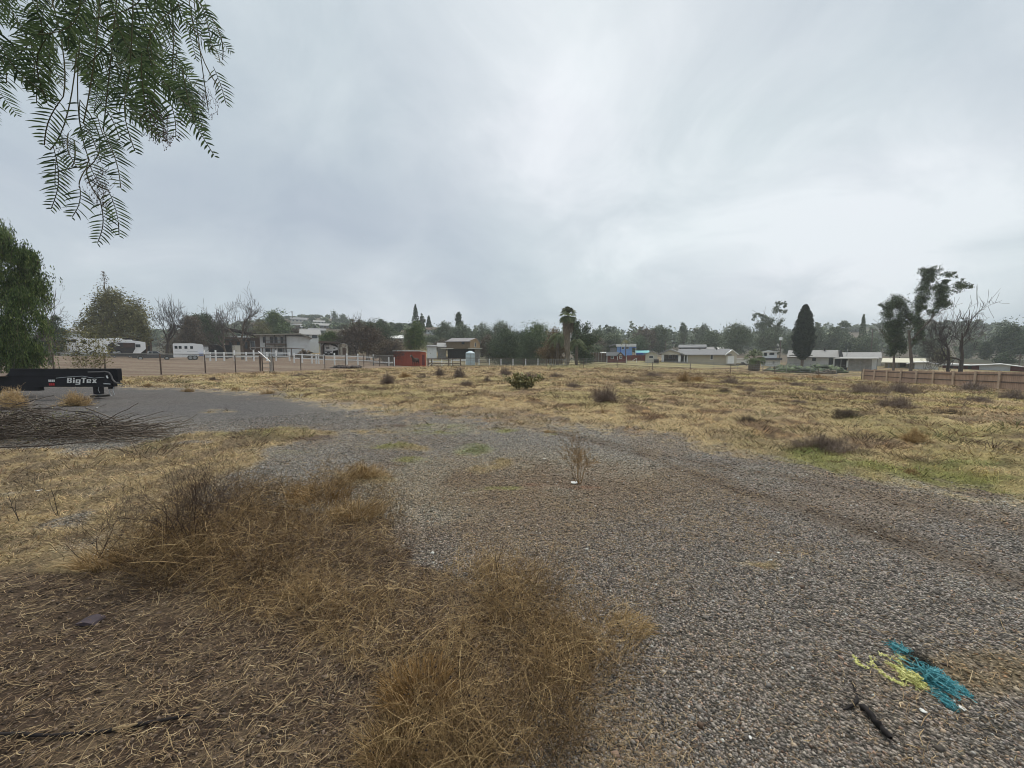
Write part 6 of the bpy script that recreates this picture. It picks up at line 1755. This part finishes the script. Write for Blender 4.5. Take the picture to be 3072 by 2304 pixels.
BUSHES = [
 (1165,1153,52,34,'tumble','dense dark round weed bush left of the row near the red shed'),
 (1215,1133,42,16,'orange','reddish low weed right behind the dark round bush'),
 (1318,1128,34,26,'tumble','dark weed clump in front of the brown corral'),
 (1270,1134,48,12,'tumble','flat dark weed patch between two clumps below the corral'),
 (1377,1134,42,34,'tumble','tall ragged dark weed straight below the water tank'),
 (1398,1158,52,18,'tumble','pale brown low weed under the ragged dark one'),
 (1515,1127,42,26,'tumble','dark round weed bush below the white post row'),
 (1462,1146,24,18,'tumble','small brown round weed left of the green leafy shrub'),
 (1590,1135,60,18,'tumble','long brown weed mound behind the green leafy shrub'),
 (1670,1133,52,16,'tumble','brown mound in line with the fan palm'),
 (1720,1162,60,18,'tumble','low grey-brown mound right of the green leafy shrub'),
 (1815,1205,105,48,'tumble','large rounded grey tumbleweed standing in the middle of the field'),
 (1880,1152,60,18,'tumble','brown mound behind the large grey tumbleweed'),
 (1955,1130,70,16,'tumble','wide brown mound near the field fence centre'),
 (2052,1148,52,32,'weed','olive upright weed clump near the right field fence'),
 (2090,1146,46,20,'orange','rusty weed beside the olive upright clump'),
 (2190,1152,70,22,'tumble','brown spreading mound below the garage'),
 (2172,1178,58,14,'thatch','dark flattened dirt mound in the yellow grass, left of its twin'),
 (2250,1176,60,12,'tumble','thin flat brown mound right of the dark flattened one'),
 (2118,1166,34,8,'tumble','small flat mound left of the dark flattened one'),
 (2217,1163,28,7,'tumble','small low mound above the dark flattened one'),
 (2330,1140,70,10,'orange','rusty streak of weeds along the right field fence'),
 (2450,1136,80,12,'orange','second rusty streak of weeds below the pipe corral'),
 (2460,1173,64,14,'tumble','brown mound midway to the board fence'),
 (2390,1158,56,14,'tumble','brown mound below the cypress'),
 (2242,1268,68,20,'thatch','dark heaped mound of cut weeds in the right foreground grass'),
 (2538,1252,100,26,'thatch','largest dark cut weed heap in the right field'),
 (2395,1209,52,10,'tumble','flat dark patch left of the largest cut weed heap'),
 (2595,1183,150,34,'tumble','broad brown bramble patch before the board fence start'),
 (2700,1180,120,32,'tumble','broad brown bramble patch beneath the second fence bay'),
 (2690,1223,150,34,'tumble','wide grey bramble patch nearer the viewer than the fence brambles'),
 (2930,1208,130,22,'tumble','brown bramble strip right of the wide grey patch'),
 (2915,1172,110,28,'tumble','dark bramble leaning on the board fence'),
 (3040,1200,110,30,'tumble','brown bramble at the right edge below the fence'),
 (2850,1245,130,18,'thatch','dark flattened patch in the grass below the fence brambles'),
 (2470,1347,230,44,'tumble','wide dry weed patch just behind the gravel edge on the right'),
 (2745,1325,110,38,'weed','scraggly branching weed right of the wide dry patch'),
 (2730,1420,80,14,'weed','brown tuft on the gravel edge near the right'),
 (640,1142,30,12,'tumble','small dark tuft below the chain link fence'),
 (895,1130,60,12,'tumble','low brown tuft strip before the paddock'),
 (565,1176,44,12,'weed','olive tuft at the gravel edge right of the trailer'),
 (705,1172,36,12,'weed','second olive tuft at the gravel edge'),
 (445,1160,40,12,'weed','olive tuft nearest the black trailer'),
 (805,1182,50,12,'weed','long low tuft where the gravel meets the field'),
 (1090,1438,150,52,'weed','lone dry brown tuft standing in the gravel left of centre'),
 (230,1218,110,40,'weed','dry stalks under the black trailer jack'),
 (1645,1298,50,7,'weed','tiny dark grass patch alone in the gravel'),
 (40,1225,120,60,'straw','pale straw clump behind the branch pile at left'),
]
for i, (u, v, w, h, c, lb) in enumerate(BUSHES):
    bush('weed_clump', lb, u, v, w, h, c, seed=i, flat=(h < w*.3), dense=1.5 if v > 1190 or c == 'black' else 1.2)

def leafy_shrub(name, label, u, v, w, h, nst, leafm, seed, leafs, density=26, up=.9, cat='shrub', stem=TWIG['brown'], Y=None):
    rg = np.random.default_rng(seed)
    if Y: x, y, z = at(u, Y)
    else: x, y, z = gp(u, v)
    s_ = y/FPX; Wd, H = w*s_, h*s_; px = y/373.
    root = thing(name, label, cat, (x, y, z))
    paths = []; C = []
    for i in range(nst):
        az = rg.random()*6.28; r_ = rg.random()**.5; tip = np.array([math.cos(az)*Wd*.5*r_, math.sin(az)*Wd*.4*r_, H*(.55+.45*rg.random())])
        p0 = np.array([math.cos(az)*Wd*.08, math.sin(az)*.08*Wd, -.02]); t = np.linspace(0,1,6)[:,None]
        mid = np.array([tip[0]*.4, tip[1]*.4, tip[2]*.6])
        p_ = (1-t)**2*p0 + 2*t*(1-t)*mid + t**2*tip + rg.normal(0,.015*H,(6,3)); paths.append(p_)
        for k in range(density):
            a = .25+.75*rg.random(); j = a*5; j0 = int(min(j,4)); c = p_[j0]+(p_[j0+1]-p_[j0])*(j-j0); C.append(c + rg.normal(0,.05*H,3))
    v_, q_, a_ = tubes(np.array(paths), np.repeat(np.linspace(1,.4,6)[None]*max(.004, px*.09), nst, 0), 4, rg.random(nst))
    np_mesh('stems', v_, q_, None, stem, root, attrs={'var': a_})
    if density: leaves_mesh('leaves', np.array(C), leafs, leafm, root, rg, .5, 0, seed*.3, 2.0)
    return root
leafy_shrub('leafy_shrub', 'sprawling grey-green leafy shrub in the middle of the field', 1565, 1170, 140, 52, 46, LEAF['olive'], 31, .13, 22)
leafy_shrub('young_shrub', 'airy young leafy shrub growing behind the black trailer', 262, 1150, 190, 175, 30, LEAF['olive'], 32, .11, 60, Y=22)
leafy_shrub('broken_branches', 'fallen dark forked branches right of the leafy field shrub', 1610, 1197, 90, 18, 14, None, 33, .05, 0, cat='branches', stem=TWIG['dark'])
leafy_shrub('dead_sapling', 'small bare rusty sapling in front of the large grey tumbleweed', 1812, 1242, 64, 30, 16, None, 34, .05, 0, cat='sapling', stem=TWIG['orange'])
leafy_shrub('dead_sapling', 'little bare sapling left of the centre field shrub', 1228, 1168, 34, 24, 9, None, 35, .05, 0, cat='sapling', stem=TWIG['brown'])
leafy_shrub('dead_sapling', 'thin dark dead stalk standing before the weeds on the left', 1037, 1137, 14, 34, 5, None, 36, .05, 0, cat='sapling', stem=TWIG['dark'])

# ---- near plants built from branching twigs
def twig_plant(name, label, u, v, H, W_, n0, col, seed, levels=3, r0=.004, spread=.6, gn=.12, cat='shrub', heads=0, up=.1, kids=3):
    rg = np.random.default_rng(seed); x, y, z = gp(u, v)
    segs = []
    for i in range(n0):
        az = rg.random()*6.28; d = unit(np.array([math.cos(az)*spread, math.sin(az)*spread, 1]))
        b0 = np.array([math.cos(az), math.sin(az), 0])*W_*.12*rg.random()
        grow(segs, b0+[0,0,-.01], d, H*(.4+.3*rg.random()), r0*(.6+.6*rg.random()), 0, levels, rg, kids, gn, up, .66, .6)
    px = y/373.
    v_, q_, a_ = tubes(np.array([s[0] for s in segs]), np.maximum(np.array([s[1] for s in segs]), px*.10), 3, np.clip(rg.random(len(segs))*.8,0,1))
    root = thing(name, label, cat, (x, y, z))
    np_mesh('stems', v_, q_, None, TWIG[col], root, attrs={'var': a_})
    if heads:
        tips = np.array([s[0][-1] for s in segs if s[2] >= levels]); tips = tips[rg.random(len(tips)) < heads]
        leaves_mesh('seed_heads', tips, .012, TWIG['black'], root, rg, .8)
    return root
twig_plant('twiggy_shrub', 'tall dark twiggy dead shrub rising at the left of the foreground weeds', 590, 1665, .66, .5, 17, 'brown', 51, 3, .0042, .42, .11)
twig_plant('dead_sapling', 'small forked bare sapling left of the twiggy dead shrub', 282, 1690, .42, .2, 5, 'brown', 52, 3, .005, .9, .10)
twig_plant('dead_sapling', 'rusty bare sapling growing from the gravel beside white plastic scrap', 1737, 1452, .46, .2, 6, 'orange', 53, 3, .004, .45, .10)
twig_plant('dead_stalk', 'lone upright dark stalk at the top of the right weed patch', 1500, 1790, .42, .05, 2, 'black', 54, 2, .003, .12, .06, up=.3, kids=2, cat='stalk')
twig_plant('dead_stalk', 'thin bent weed stalk at the left edge before the straw', 60, 1560, .45, .1, 2, 'dark', 55, 2, .003, .3, .10, kids=2, cat='stalk')
twig_plant('dead_stalk', 'wiry weed stalk with dark buds left of the sapling', 175, 1545, .42, .1, 2, 'dark', 56, 2, .003, .25, .08, kids=2, cat='stalk', heads=.8)

# ---- tangled dry weed mat of the foreground (uncountable)
MAT_A = [(500,1560),(700,1460),(950,1440),(1170,1480),(1200,1600),(1180,1720),(1150,1850),(900,1900),(640,1860),(420,1760),(380,1640)]
MAT_B = [(1120,1750),(1350,1690),(1600,1730),(1800,1830),(1900,1920),(1880,2010),(1750,2090),(1720,2230),(1600,2420),(1130,2520),(1160,2250),(1130,2050),(950,1960),(1000,1820)]
def weed_mat():
    rg = np.random.default_rng(61)
    x, y, r = polar(105000, .85, 5.0, 1.2, -50, 45)
    z = terrain(x, y); u, v = project(x, y, z)
    wj = (fbm(x*3, y*3, 3, 81)-.5)*160
    a = inpoly(u+wj, v+wj*.6, MAT_A); b_ = inpoly(u+wj, v+wj*.6, MAT_B)
    dn = .25 + .9*smooth(fbm(x*2.4, y*2.4, 3, 82), .3, .6)
    keep = (a | b_) & (rg.random(len(x)) < dn*.36)
    x, y, z, r, a = x[keep], y[keep], z[keep], r[keep], a[keep]
    n = len(x); K = 5
    hmap = np.where(a, .26, .20)*(.38 + 1.0*smooth(fbm(x*1.7, y*1.7, 3, 83), .25, .7))
    L = hmap*(.7+.9*rg.random(n)); az = rg.random(n)*6.28; ln = .25 + .9*rg.random(n)**1.3
    t = np.linspace(0,1,K)[None,:]
    cu = rg.normal(0,.7,n)[:,None]
    ho = np.sin(ln)[:,None]*L[:,None]*t; hz = np.cos(ln)[:,None]*L[:,None]*t*(1-.30*t*rg.random((n,1)))
    pth = np.stack([x[:,None]+ho*np.cos(az[:,None]+cu*t), y[:,None]+ho*np.sin(az[:,None]+cu*t), z[:,None]+hz-.01], -1) + rg.normal(0,.004,(n,K,3))
    col = np.clip(.02+.75*rg.random(n)**1.7 + .7*(fbm(x*2.2,y*2.2,3,84)-.45), 0, 1)
    W = np.full((n,K), .0007) + .00030*r[:,None]; W[:,-1] *= .4
    P1 = ribbons(pth, W, col)
    # side twigs
    m = n*3; k = rg.integers(0,n,m); tt = .3+.7*rg.random(m); j = tt*(K-1); j0 = np.minimum(j.astype(int), K-2)
    q0 = pth[k,j0] + (pth[k,j0+1]-pth[k,j0])*(j-j0)[:,None]; d = rg.normal(size=(m,3)); d[:,2] = d[:,2]*.7+.25; d /= np.linalg.norm(d,axis=1,keepdims=True)
    Ls = L[k]*(.15+.28*rg.random(m)); t3 = np.linspace(0,1,3)[None,:,None]
    q3 = q0 + d*Ls[:,None]; p2 = q0[:,None]*(1-t3)+q3[:,None]*t3 + rg.normal(0,.003,(m,3,3))
    P2 = ribbons(p2, np.full((m,3), .0006) + .00028*r[k][:,None], np.clip(col[k]+rg.normal(0,.15,m),0,1))
    # long bleached stalks lying over the tangle
    ms = 1100; ks = rg.integers(0, n, ms); Ls = .10+.28*rg.random(ms)**1.5; azs = rg.random(ms)*6.28; tc_ = np.linspace(-.5,.5,5)[None,:]
    bend = rg.normal(0,.7,ms)[:,None]; hz_ = z[ks][:,None]+hmap[ks][:,None]*(.15+.8*rg.random((ms,1))) + tc_*Ls[:,None]*rg.normal(0,.35,(ms,1)) - (tc_**2)*Ls[:,None]*.5
    ps = np.stack([x[ks][:,None]+tc_*Ls[:,None]*np.cos(azs[:,None]+bend*tc_), y[ks][:,None]+tc_*Ls[:,None]*np.sin(azs[:,None]+bend*tc_), hz_], -1)
    P3 = ribbons(ps, np.full((ms,5), .0008)+.0004*r[ks][:,None], np.clip(.75+.3*rg.random(ms),0,1))
    V, Q, A = join_geo([P1, P2, P3])
    o = np_mesh('dry_weeds', V, Q, None, TWIG['weed'], attrs={'var': A}); tag(o, 'tangled mat of dry brown weeds spreading across the foreground', 'weeds', kind='stuff')
    hd = q3[rg.random(m) < .12]
    b0 = np.array([[1,0,0],[0,1,0],[-1,0,0],[0,-1,0],[0,0,1],[0,0,-1]])*.0032
    F = np.array([[0,1,4],[1,2,4],[2,3,4],[3,0,4],[1,0,5],[2,1,5],[3,2,5],[0,3,5]]); nh = len(hd)
    sc = (.6+.9*rg.random((nh,1,1)))
    o2 = np_mesh('seed_heads', (hd[:,None]+b0[None]*sc).reshape(-1,3), None, (F[None]+6*np.arange(nh)[:,None,None]).reshape(-1,3), TWIG['black'], parent=o, attrs={'var': np.repeat(rg.random(nh), 6)})
    o2['kind'] = 'stuff'
weed_mat()
def grass_tuft(label, u, v, w, h, n, col, seed, lean=(0,0)):
    rg = np.random.default_rng(seed); x, y, z = gp(u, v); s_ = y/FPX; Wd, H = w*s_, h*s_; K = 5
    az = rg.random(n)*6.28; r_ = rg.random(n)**.5
    p0 = np.stack([np.cos(az)*r_*Wd*.35, np.sin(az)*r_*Wd*.25, 0*az-.01], -1); t = np.linspace(0,1,K)[None,:,None]
    L = H*(.6+.6*rg.random(n)); out = (.25+.8*rg.random(n)); a2 = az + rg.normal(0,.6,n)
    dx = np.cos(a2)*out + lean[0]; dy = np.sin(a2)*out + lean[1]
    pth = p0[:,None] + np.stack([dx*L*.9, dy*L*.9, 0*L], -1)[:,None]*t**1.3 + np.stack([0*L,0*L,L],-1)[:,None]*(t - .35*t**2.5*out[:,None,None]) + rg.normal(0,.004,(n,K,3))
    W = np.full((n,K), .0016+.0004*y); W[:,-1] *= .3
    v_, q_, a_ = ribbons(pth, W, rg.random(n))
    o = np_mesh('grass_tuft', v_, q_, None, TWIG[col], loc=(x,y,z), attrs={'var': a_}); tag(o, label, 'grass tuft')
grass_tuft('glowing orange-brown tuft in the lower middle of the weed mat', 1255, 2110, 230, 110, 900, 'orange', 71)
grass_tuft('pale straw tuft at the upper right tip of the first weed mat', 1070, 1545, 230, 45, 700, 'straw', 72, (.25,-.1))
grass_tuft('pale straw tuft pointing right at the gravel edge of the second mat', 1880, 1885, 190, 34, 420, 'straw', 73, (.6,-.1))
grass_tuft('reddish straw tuft behind the twiggy shrub toward the gravel', 960, 1500, 260, 50, 500, 'orange', 74)
grass_tuft('straw tuft at the foot of the forked bare sapling', 300, 1700, 170, 60, 500, 'straw', 75)
grass_tuft('brown tuft at the bottom edge below the orange one', 1180, 2290, 170, 130, 700, 'weed', 76)

# ---- branch pile on the left
def branch_pile():
    rg = np.random.default_rng(81)
    Y0 = gp(200, 1290)[1]; loc = at(150, Y0)
    root = thing('branch_pile', 'heap of cut dark branches lying below the black trailer', 'branches', loc)
    o0 = np.array(loc); paths = []; rad = []
    HB = [([(240,1222),(380,1282),(520,1268),(535,1248)], .016, .22), ([(0,1232),(120,1222),(260,1240),(300,1262)], .016, .25), ([(70,1290),(250,1300),(400,1278),(515,1265)], .010, .15),
          ([(-80,1345),(60,1337),(250,1328),(470,1278)], .012, .12), ([(0,1240),(60,1225),(100,1190),(82,1178)], .012, .35), ([(130,1310),(200,1305),(330,1262),(430,1270)], .010, .2),
          ([(210,1238),(290,1258),(360,1280)], .018, .2), ([(150,1222),(230,1240),(305,1235)], .010, .22), ([(-60,1300),(40,1240),(90,1220)], .014, .3)]
    for pts, r_, lift in HB:
        P3 = []
        for k, (u, v) in enumerate(pts):
            q = gp(u, v+25*lift*4); zz = P(u, v, q[1])[2]; P3.append(np.array([X(u,q[1]), q[1], max(zz, q[2]+.01)]))
        P3 = np.array(P3); c = np.concatenate([[0], np.cumsum(np.linalg.norm(np.diff(P3,axis=0),axis=1))]); tt = np.linspace(0, c[-1], 8)
        pp = np.stack([np.interp(tt, c, P3[:,i]) for i in range(3)], -1) - o0 + rg.normal(0,.01,(8,3)); paths.append(pp); rad.append(np.linspace(r_, r_*.5, 8))
    for i in range(850):
        u = -160 + 620*rg.random()**1.7; v = 1308 + rg.normal(0, 15)*(1-.4*max(u,0)/480)
        q = gp(u, min(max(v,1215),1345)); hh_ = .52*max(0,1-(max(u,0)/520)**1.3)*(.75+.35*math.sin(u/45.)); b0 = np.array(q) + [0,0,.02+hh_*rg.random()]
        az = rg.normal(.1,.55) + (math.pi if rg.random() < .4 else 0); L = .25+.9*rg.random()**1.5; t = np.linspace(0,1,8)[:,None]
        d = np.array([math.cos(az), math.sin(az)*.7, rg.normal(.02,.20)])
        pp = b0 + d*L*t + rg.normal(0,.014,(8,3)).cumsum(0)*.8; pp[:,2] = np.maximum(pp[:,2], q[2]+.01)
        paths.append(pp - o0); rr = .0042+.008*rg.random()**2; rad.append(np.linspace(rr, rr*.5, 8))
    for i, (pp, rr) in enumerate(zip(paths[:9], rad[:9])):
        v_, q_, a_ = tubes(pp[None], rr[None], 6, [.5]); np_mesh('branch', v_, q_, None, BARK_DARK if i % 2 else BARK, root, smooth_=True)
    v_, q_, a_ = tubes(np.array(paths[9:]), np.array(rad[9:]), 3, rg.random(len(paths)-9)); np_mesh('twigs', v_, q_, None, TWIG['thatch'], root, attrs={'var': a_})['kind'] = 'stuff'
    C = []
    for i in range(1500):
        u = -120 + 420*rg.random(); v = 1285 + rg.normal(0,18); q = gp(u, min(max(v,1230),1340)); C.append(np.array(q)+[0,0,.02+.28*rg.random()]-o0)
    leaves_mesh('withered_leaves', np.array(C), .035, LEAF['olive'], root, rg, .4)['kind'] = 'stuff'
branch_pile()

# ---- sticks
def stick(label, pts, r, m, seed=0, name='stick', lift=.012, cat='stick'):
    P3 = np.array([np.array(gp(u, v))+[0,0,r+lift*0] for u, v in pts]); o0 = P3[0].copy(); rg = np.random.default_rng(seed)
    c = np.concatenate([[0], np.cumsum(np.linalg.norm(np.diff(P3,axis=0),axis=1))]); tt = np.linspace(0, c[-1], 14)
    pp = np.stack([np.interp(tt, c, P3[:,i]) for i in range(3)], -1) - o0 + rg.normal(0,r*.25,(14,3)); pp[:,2] += np.abs(np.sin(np.linspace(0,5,14)))*r
    rr = r*(1+.18*rg.normal(size=14)); rr[0] *= .6; rr[-1] *= .4
    v_, q_, a_ = tubes(pp[None], rr[None], 7, [.5]); o = np_mesh(name, v_, q_, None, m, loc=tuple(o0), smooth_=True); return tag(o, label, cat)
CHAR = mat('charred_wood', (.018,.015,.015), .85, .4, 12, bump=.5)
PEEL = mat('peeled_wood', (.36,.27,.15), .8, .2, 10)
s1 = stick('long black charred stick lying across the lower left corner', [(-90,2214),(60,2212),(90,2222),(230,2210),(340,2200),(450,2178),(580,2158)], .0075, CHAR, 5)
o = stick('x', [(338,2197),(380,2190),(420,2182)], .0062, PEEL, 6, name='bare_wood'); del o['label']; del o['category']; o.location = tuple(np.array(o.location)-np.array(s1.location)+[0,-.004,.0045]); o.parent = s1
stick('short thick black stick right of the gravel centre bottom', [(2582,2122),(2610,2160),(2645,2195),(2672,2232)], .012, CHAR, 7)
stick('dark forked twig lying at the head of the thick black stick', [(2530,2130),(2556,2128),(2572,2112),(2556,2050)], .006, CHAR, 8)
stick('dark reddish stick just right of the tangled netting', [(2812,1996),(2850,2008),(2885,2018)], .006, BARK_DARK, 9)
stick('pale straw-like stick on the soil at the lower left', [(808,2145),(840,2115),(880,2080)], .0035, PEEL, 10)
stick('thin tan twig arching over the soil near the bottom', [(500,2190),(520,2250),(545,2270)], .0022, PEEL, 11)
# flat dark plank strip
pa, pb = np.array(gp(2558,1862)), np.array(gp(2652,1918)); d = pb-pa
o = MB().bar((0,0,.008), tuple(d+[0,0,.008]), .035, .008).build('plank_strip', mat('dark_strip', (.055,.05,.05), .7), loc=tuple(pa), bevel=.002); tag(o, 'flat dark strip lying in the gravel above the netting', 'strip')
pa = np.array(gp(270,1868)); o = MB().prism([(-.05,0),(.05,.0),(.045,.012),(.0,.022),(-.05,.01)], -.03, .04).build('bark_chunk', mat('bark_chunk', (.07,.055,.065), .8, .3, 10), loc=tuple(pa)); tag(o, 'dark flat chunk of bark on the soil at left', 'bark')

# ---- scraps
SCR = mat('scrap_white', (.66,.66,.63), .6, .1, 20)
def scrap(label, u, v, w, h, seed, m=SCR, lift=.01):
    rg = np.random.default_rng(seed); x, y, z = gp(u, v); s_ = y/FPX; n = 9
    a = np.linspace(0,6.28,n,endpoint=False); r_ = .6+.5*rg.random(n)
    w *= .62; h *= .62
    top = [(math.cos(t)*q*w*s_*.5, math.sin(t)*q*h*s_*.8, lift+rg.random()*w*s_*.12) for t, q in zip(a, r_)]
    bot = [(p[0], p[1], p[2]-.003) for p in top]
    o = MB().add(top+bot+[(0,0,lift+w*s_*.10),(0,0,lift+w*s_*.10-.003)], [(i,(i+1)%n,2*n) for i in range(n)] + [(n+(i+1)%n,n+i,2*n+1) for i in range(n)] + [(i,n+i,n+(i+1)%n,(i+1)%n) for i in range(n)]).build('scrap', m, loc=(x,y,z+.004))
    return tag(o, label, 'litter')
scrap('white plastic scrap at the foot of the rusty bare sapling', 1722, 1452, 40, 22, 1)
scrap('small white scrap left of the rusty sapling', 1634, 1380, 18, 9, 2)
scrap('white wrapper on the gravel below the turquoise netting', 2768, 2146, 40, 20, 3)
scrap('white pebble-like scrap right of the turquoise netting foot', 2886, 2134, 26, 22, 4)
scrap('white paper bit on the gravel near the bottom centre', 2250, 2224, 18, 16, 5)
scrap('white flake at the top of the left straw area', 622, 1391, 22, 9, 6)
scrap('pale scrap on the straw at far left', 116, 1476, 26, 14, 7)
scrap('pale scrap on the gravel edge of the right weed mat', 2335, 1664, 16, 10, 8)
scrap('tiny pale scrap on far gravel left of centre', 1460, 1274, 16, 5, 9)
scrap('light scrap on the gravel before the black trailer', 294, 1224, 14, 7, 10)

# ---- tangled netting
def fibres(name, pieces, m, parent, seed, r=.0012, ball=.03):
    rg = np.random.default_rng(seed); paths = []
    for (pts, wd, n) in pieces:
        G = np.array([gp(u, v) for u, v in pts]); c = np.concatenate([[0], np.cumsum(np.linalg.norm(np.diff(G,axis=0),axis=1))])
        s_ = G[:,1].mean()/FPX
        for i in range(n):
            t0 = rg.random()*c[-1]; K = 14; b0 = np.array([np.interp(t0, c, G[:,k]) for k in range(3)])
            off = np.array([rg.normal()*wd*s_*.4, rg.normal()*wd*s_*.4, abs(rg.normal())*wd*s_*.45+.004])
            st = rg.normal(0, 1, (K,3)); 
            for _ in range(2): st[1:] = .55*st[:-1]+.45*st[1:]
            w_ = st.cumsum(0); w_ -= w_.mean(0); w_ *= wd*s_*.34; w_[:,1] *= 1.3; w_[:,2] *= .5
            j = np.interp(t0, c, np.arange(len(c))); j0 = int(min(j, len(G)-2)); tg = unit(G[j0+1]-G[j0])
            pp = b0 + off + w_ + tg*np.linspace(-1,1,K)[:,None]*wd*s_*.22; pp[:,2] = np.maximum(pp[:,2], G[:,2].min()+.006)
            paths.append(pp)
    paths = np.array(paths); o0 = np.array(parent.location) if parent else 0
    v_, q_, a_ = tubes(paths-o0, np.full(paths.shape[:2], r), 3, rg.random(len(paths)))
    o = np_mesh(name, v_, q_, None, m, parent, attrs={'var': a_}); return o
def net(label, pieces, cols, seed, r=.0012):
    c0 = gp(*pieces[0][0][0]); root = thing('netting', label, 'netting', c0)
    return fibres('fibres', pieces, leaf_mat('fibre_%d' % seed, cols, .55), root, seed, r)
net('tangled bright yellow rope netting on the gravel', [([(2562,1975),(2575,1998),(2600,2010),(2617,2000),(2614,1976)], 5, 90), ([(2622,1978),(2626,2004),(2652,2030),(2700,2056),(2722,2060)], 5, 120), ([(2632,1970),(2680,1978),(2704,2002),(2718,2032)], 6, 110), ([(2660,1996),(2690,2010),(2712,2036)], 6, 80), ([(2716,2036),(2740,2050),(2752,2062)], 17, 130), ([(2692,1984),(2712,1980)], 7, 25)], [(.40,.40,.12),(.66,.66,.24),(.82,.82,.42)], 91, .0021)
net('tangled turquoise netting lying right of the yellow rope', [([(2684,1952),(2700,1958),(2710,1968)], 15, 110), ([(2778,1996),(2800,2015),(2830,2040),(2850,2052)], 8, 130), ([(2768,2032),(2800,2048),(2840,2072)], 26, 260), ([(2845,2048),(2880,2072),(2908,2098)], 9, 170), ([(2805,2070),(2820,2095),(2845,2120),(2862,2130)], 11, 190), ([(2690,1968),(2698,1978)], 6, 20)], [(.03,.17,.20),(.07,.31,.36),(.18,.47,.52)], 92, .0018)
net('black tangled netting between the yellow and turquoise pieces', [([(2735,1978),(2768,1992),(2758,2012)], 20, 170)], [(.012,.012,.012),(.03,.028,.022),(.06,.055,.04)], 93, .0010)

# ================================================================== AIR: light mist that pales the far trees
def haze():
    m = bpy.data.materials.new('haze_air'); m.use_nodes = True; nt = m.node_tree; nt.nodes.clear()
    out = nt.nodes.new('ShaderNodeOutputMaterial'); v = nt.nodes.new('ShaderNodeVolumePrincipled')
    v.inputs['Color'].default_value = (.86,.92,.98,1); v.inputs['Density'].default_value = .0006; v.inputs['Anisotropy'].default_value = 0.1
    nt.links.new(v.outputs[0], out.inputs['Volume'])
    o = MB().box(-620, 620, -40, 520, -6, 56).build('haze', m); tag(o, kind='stuff')
haze()
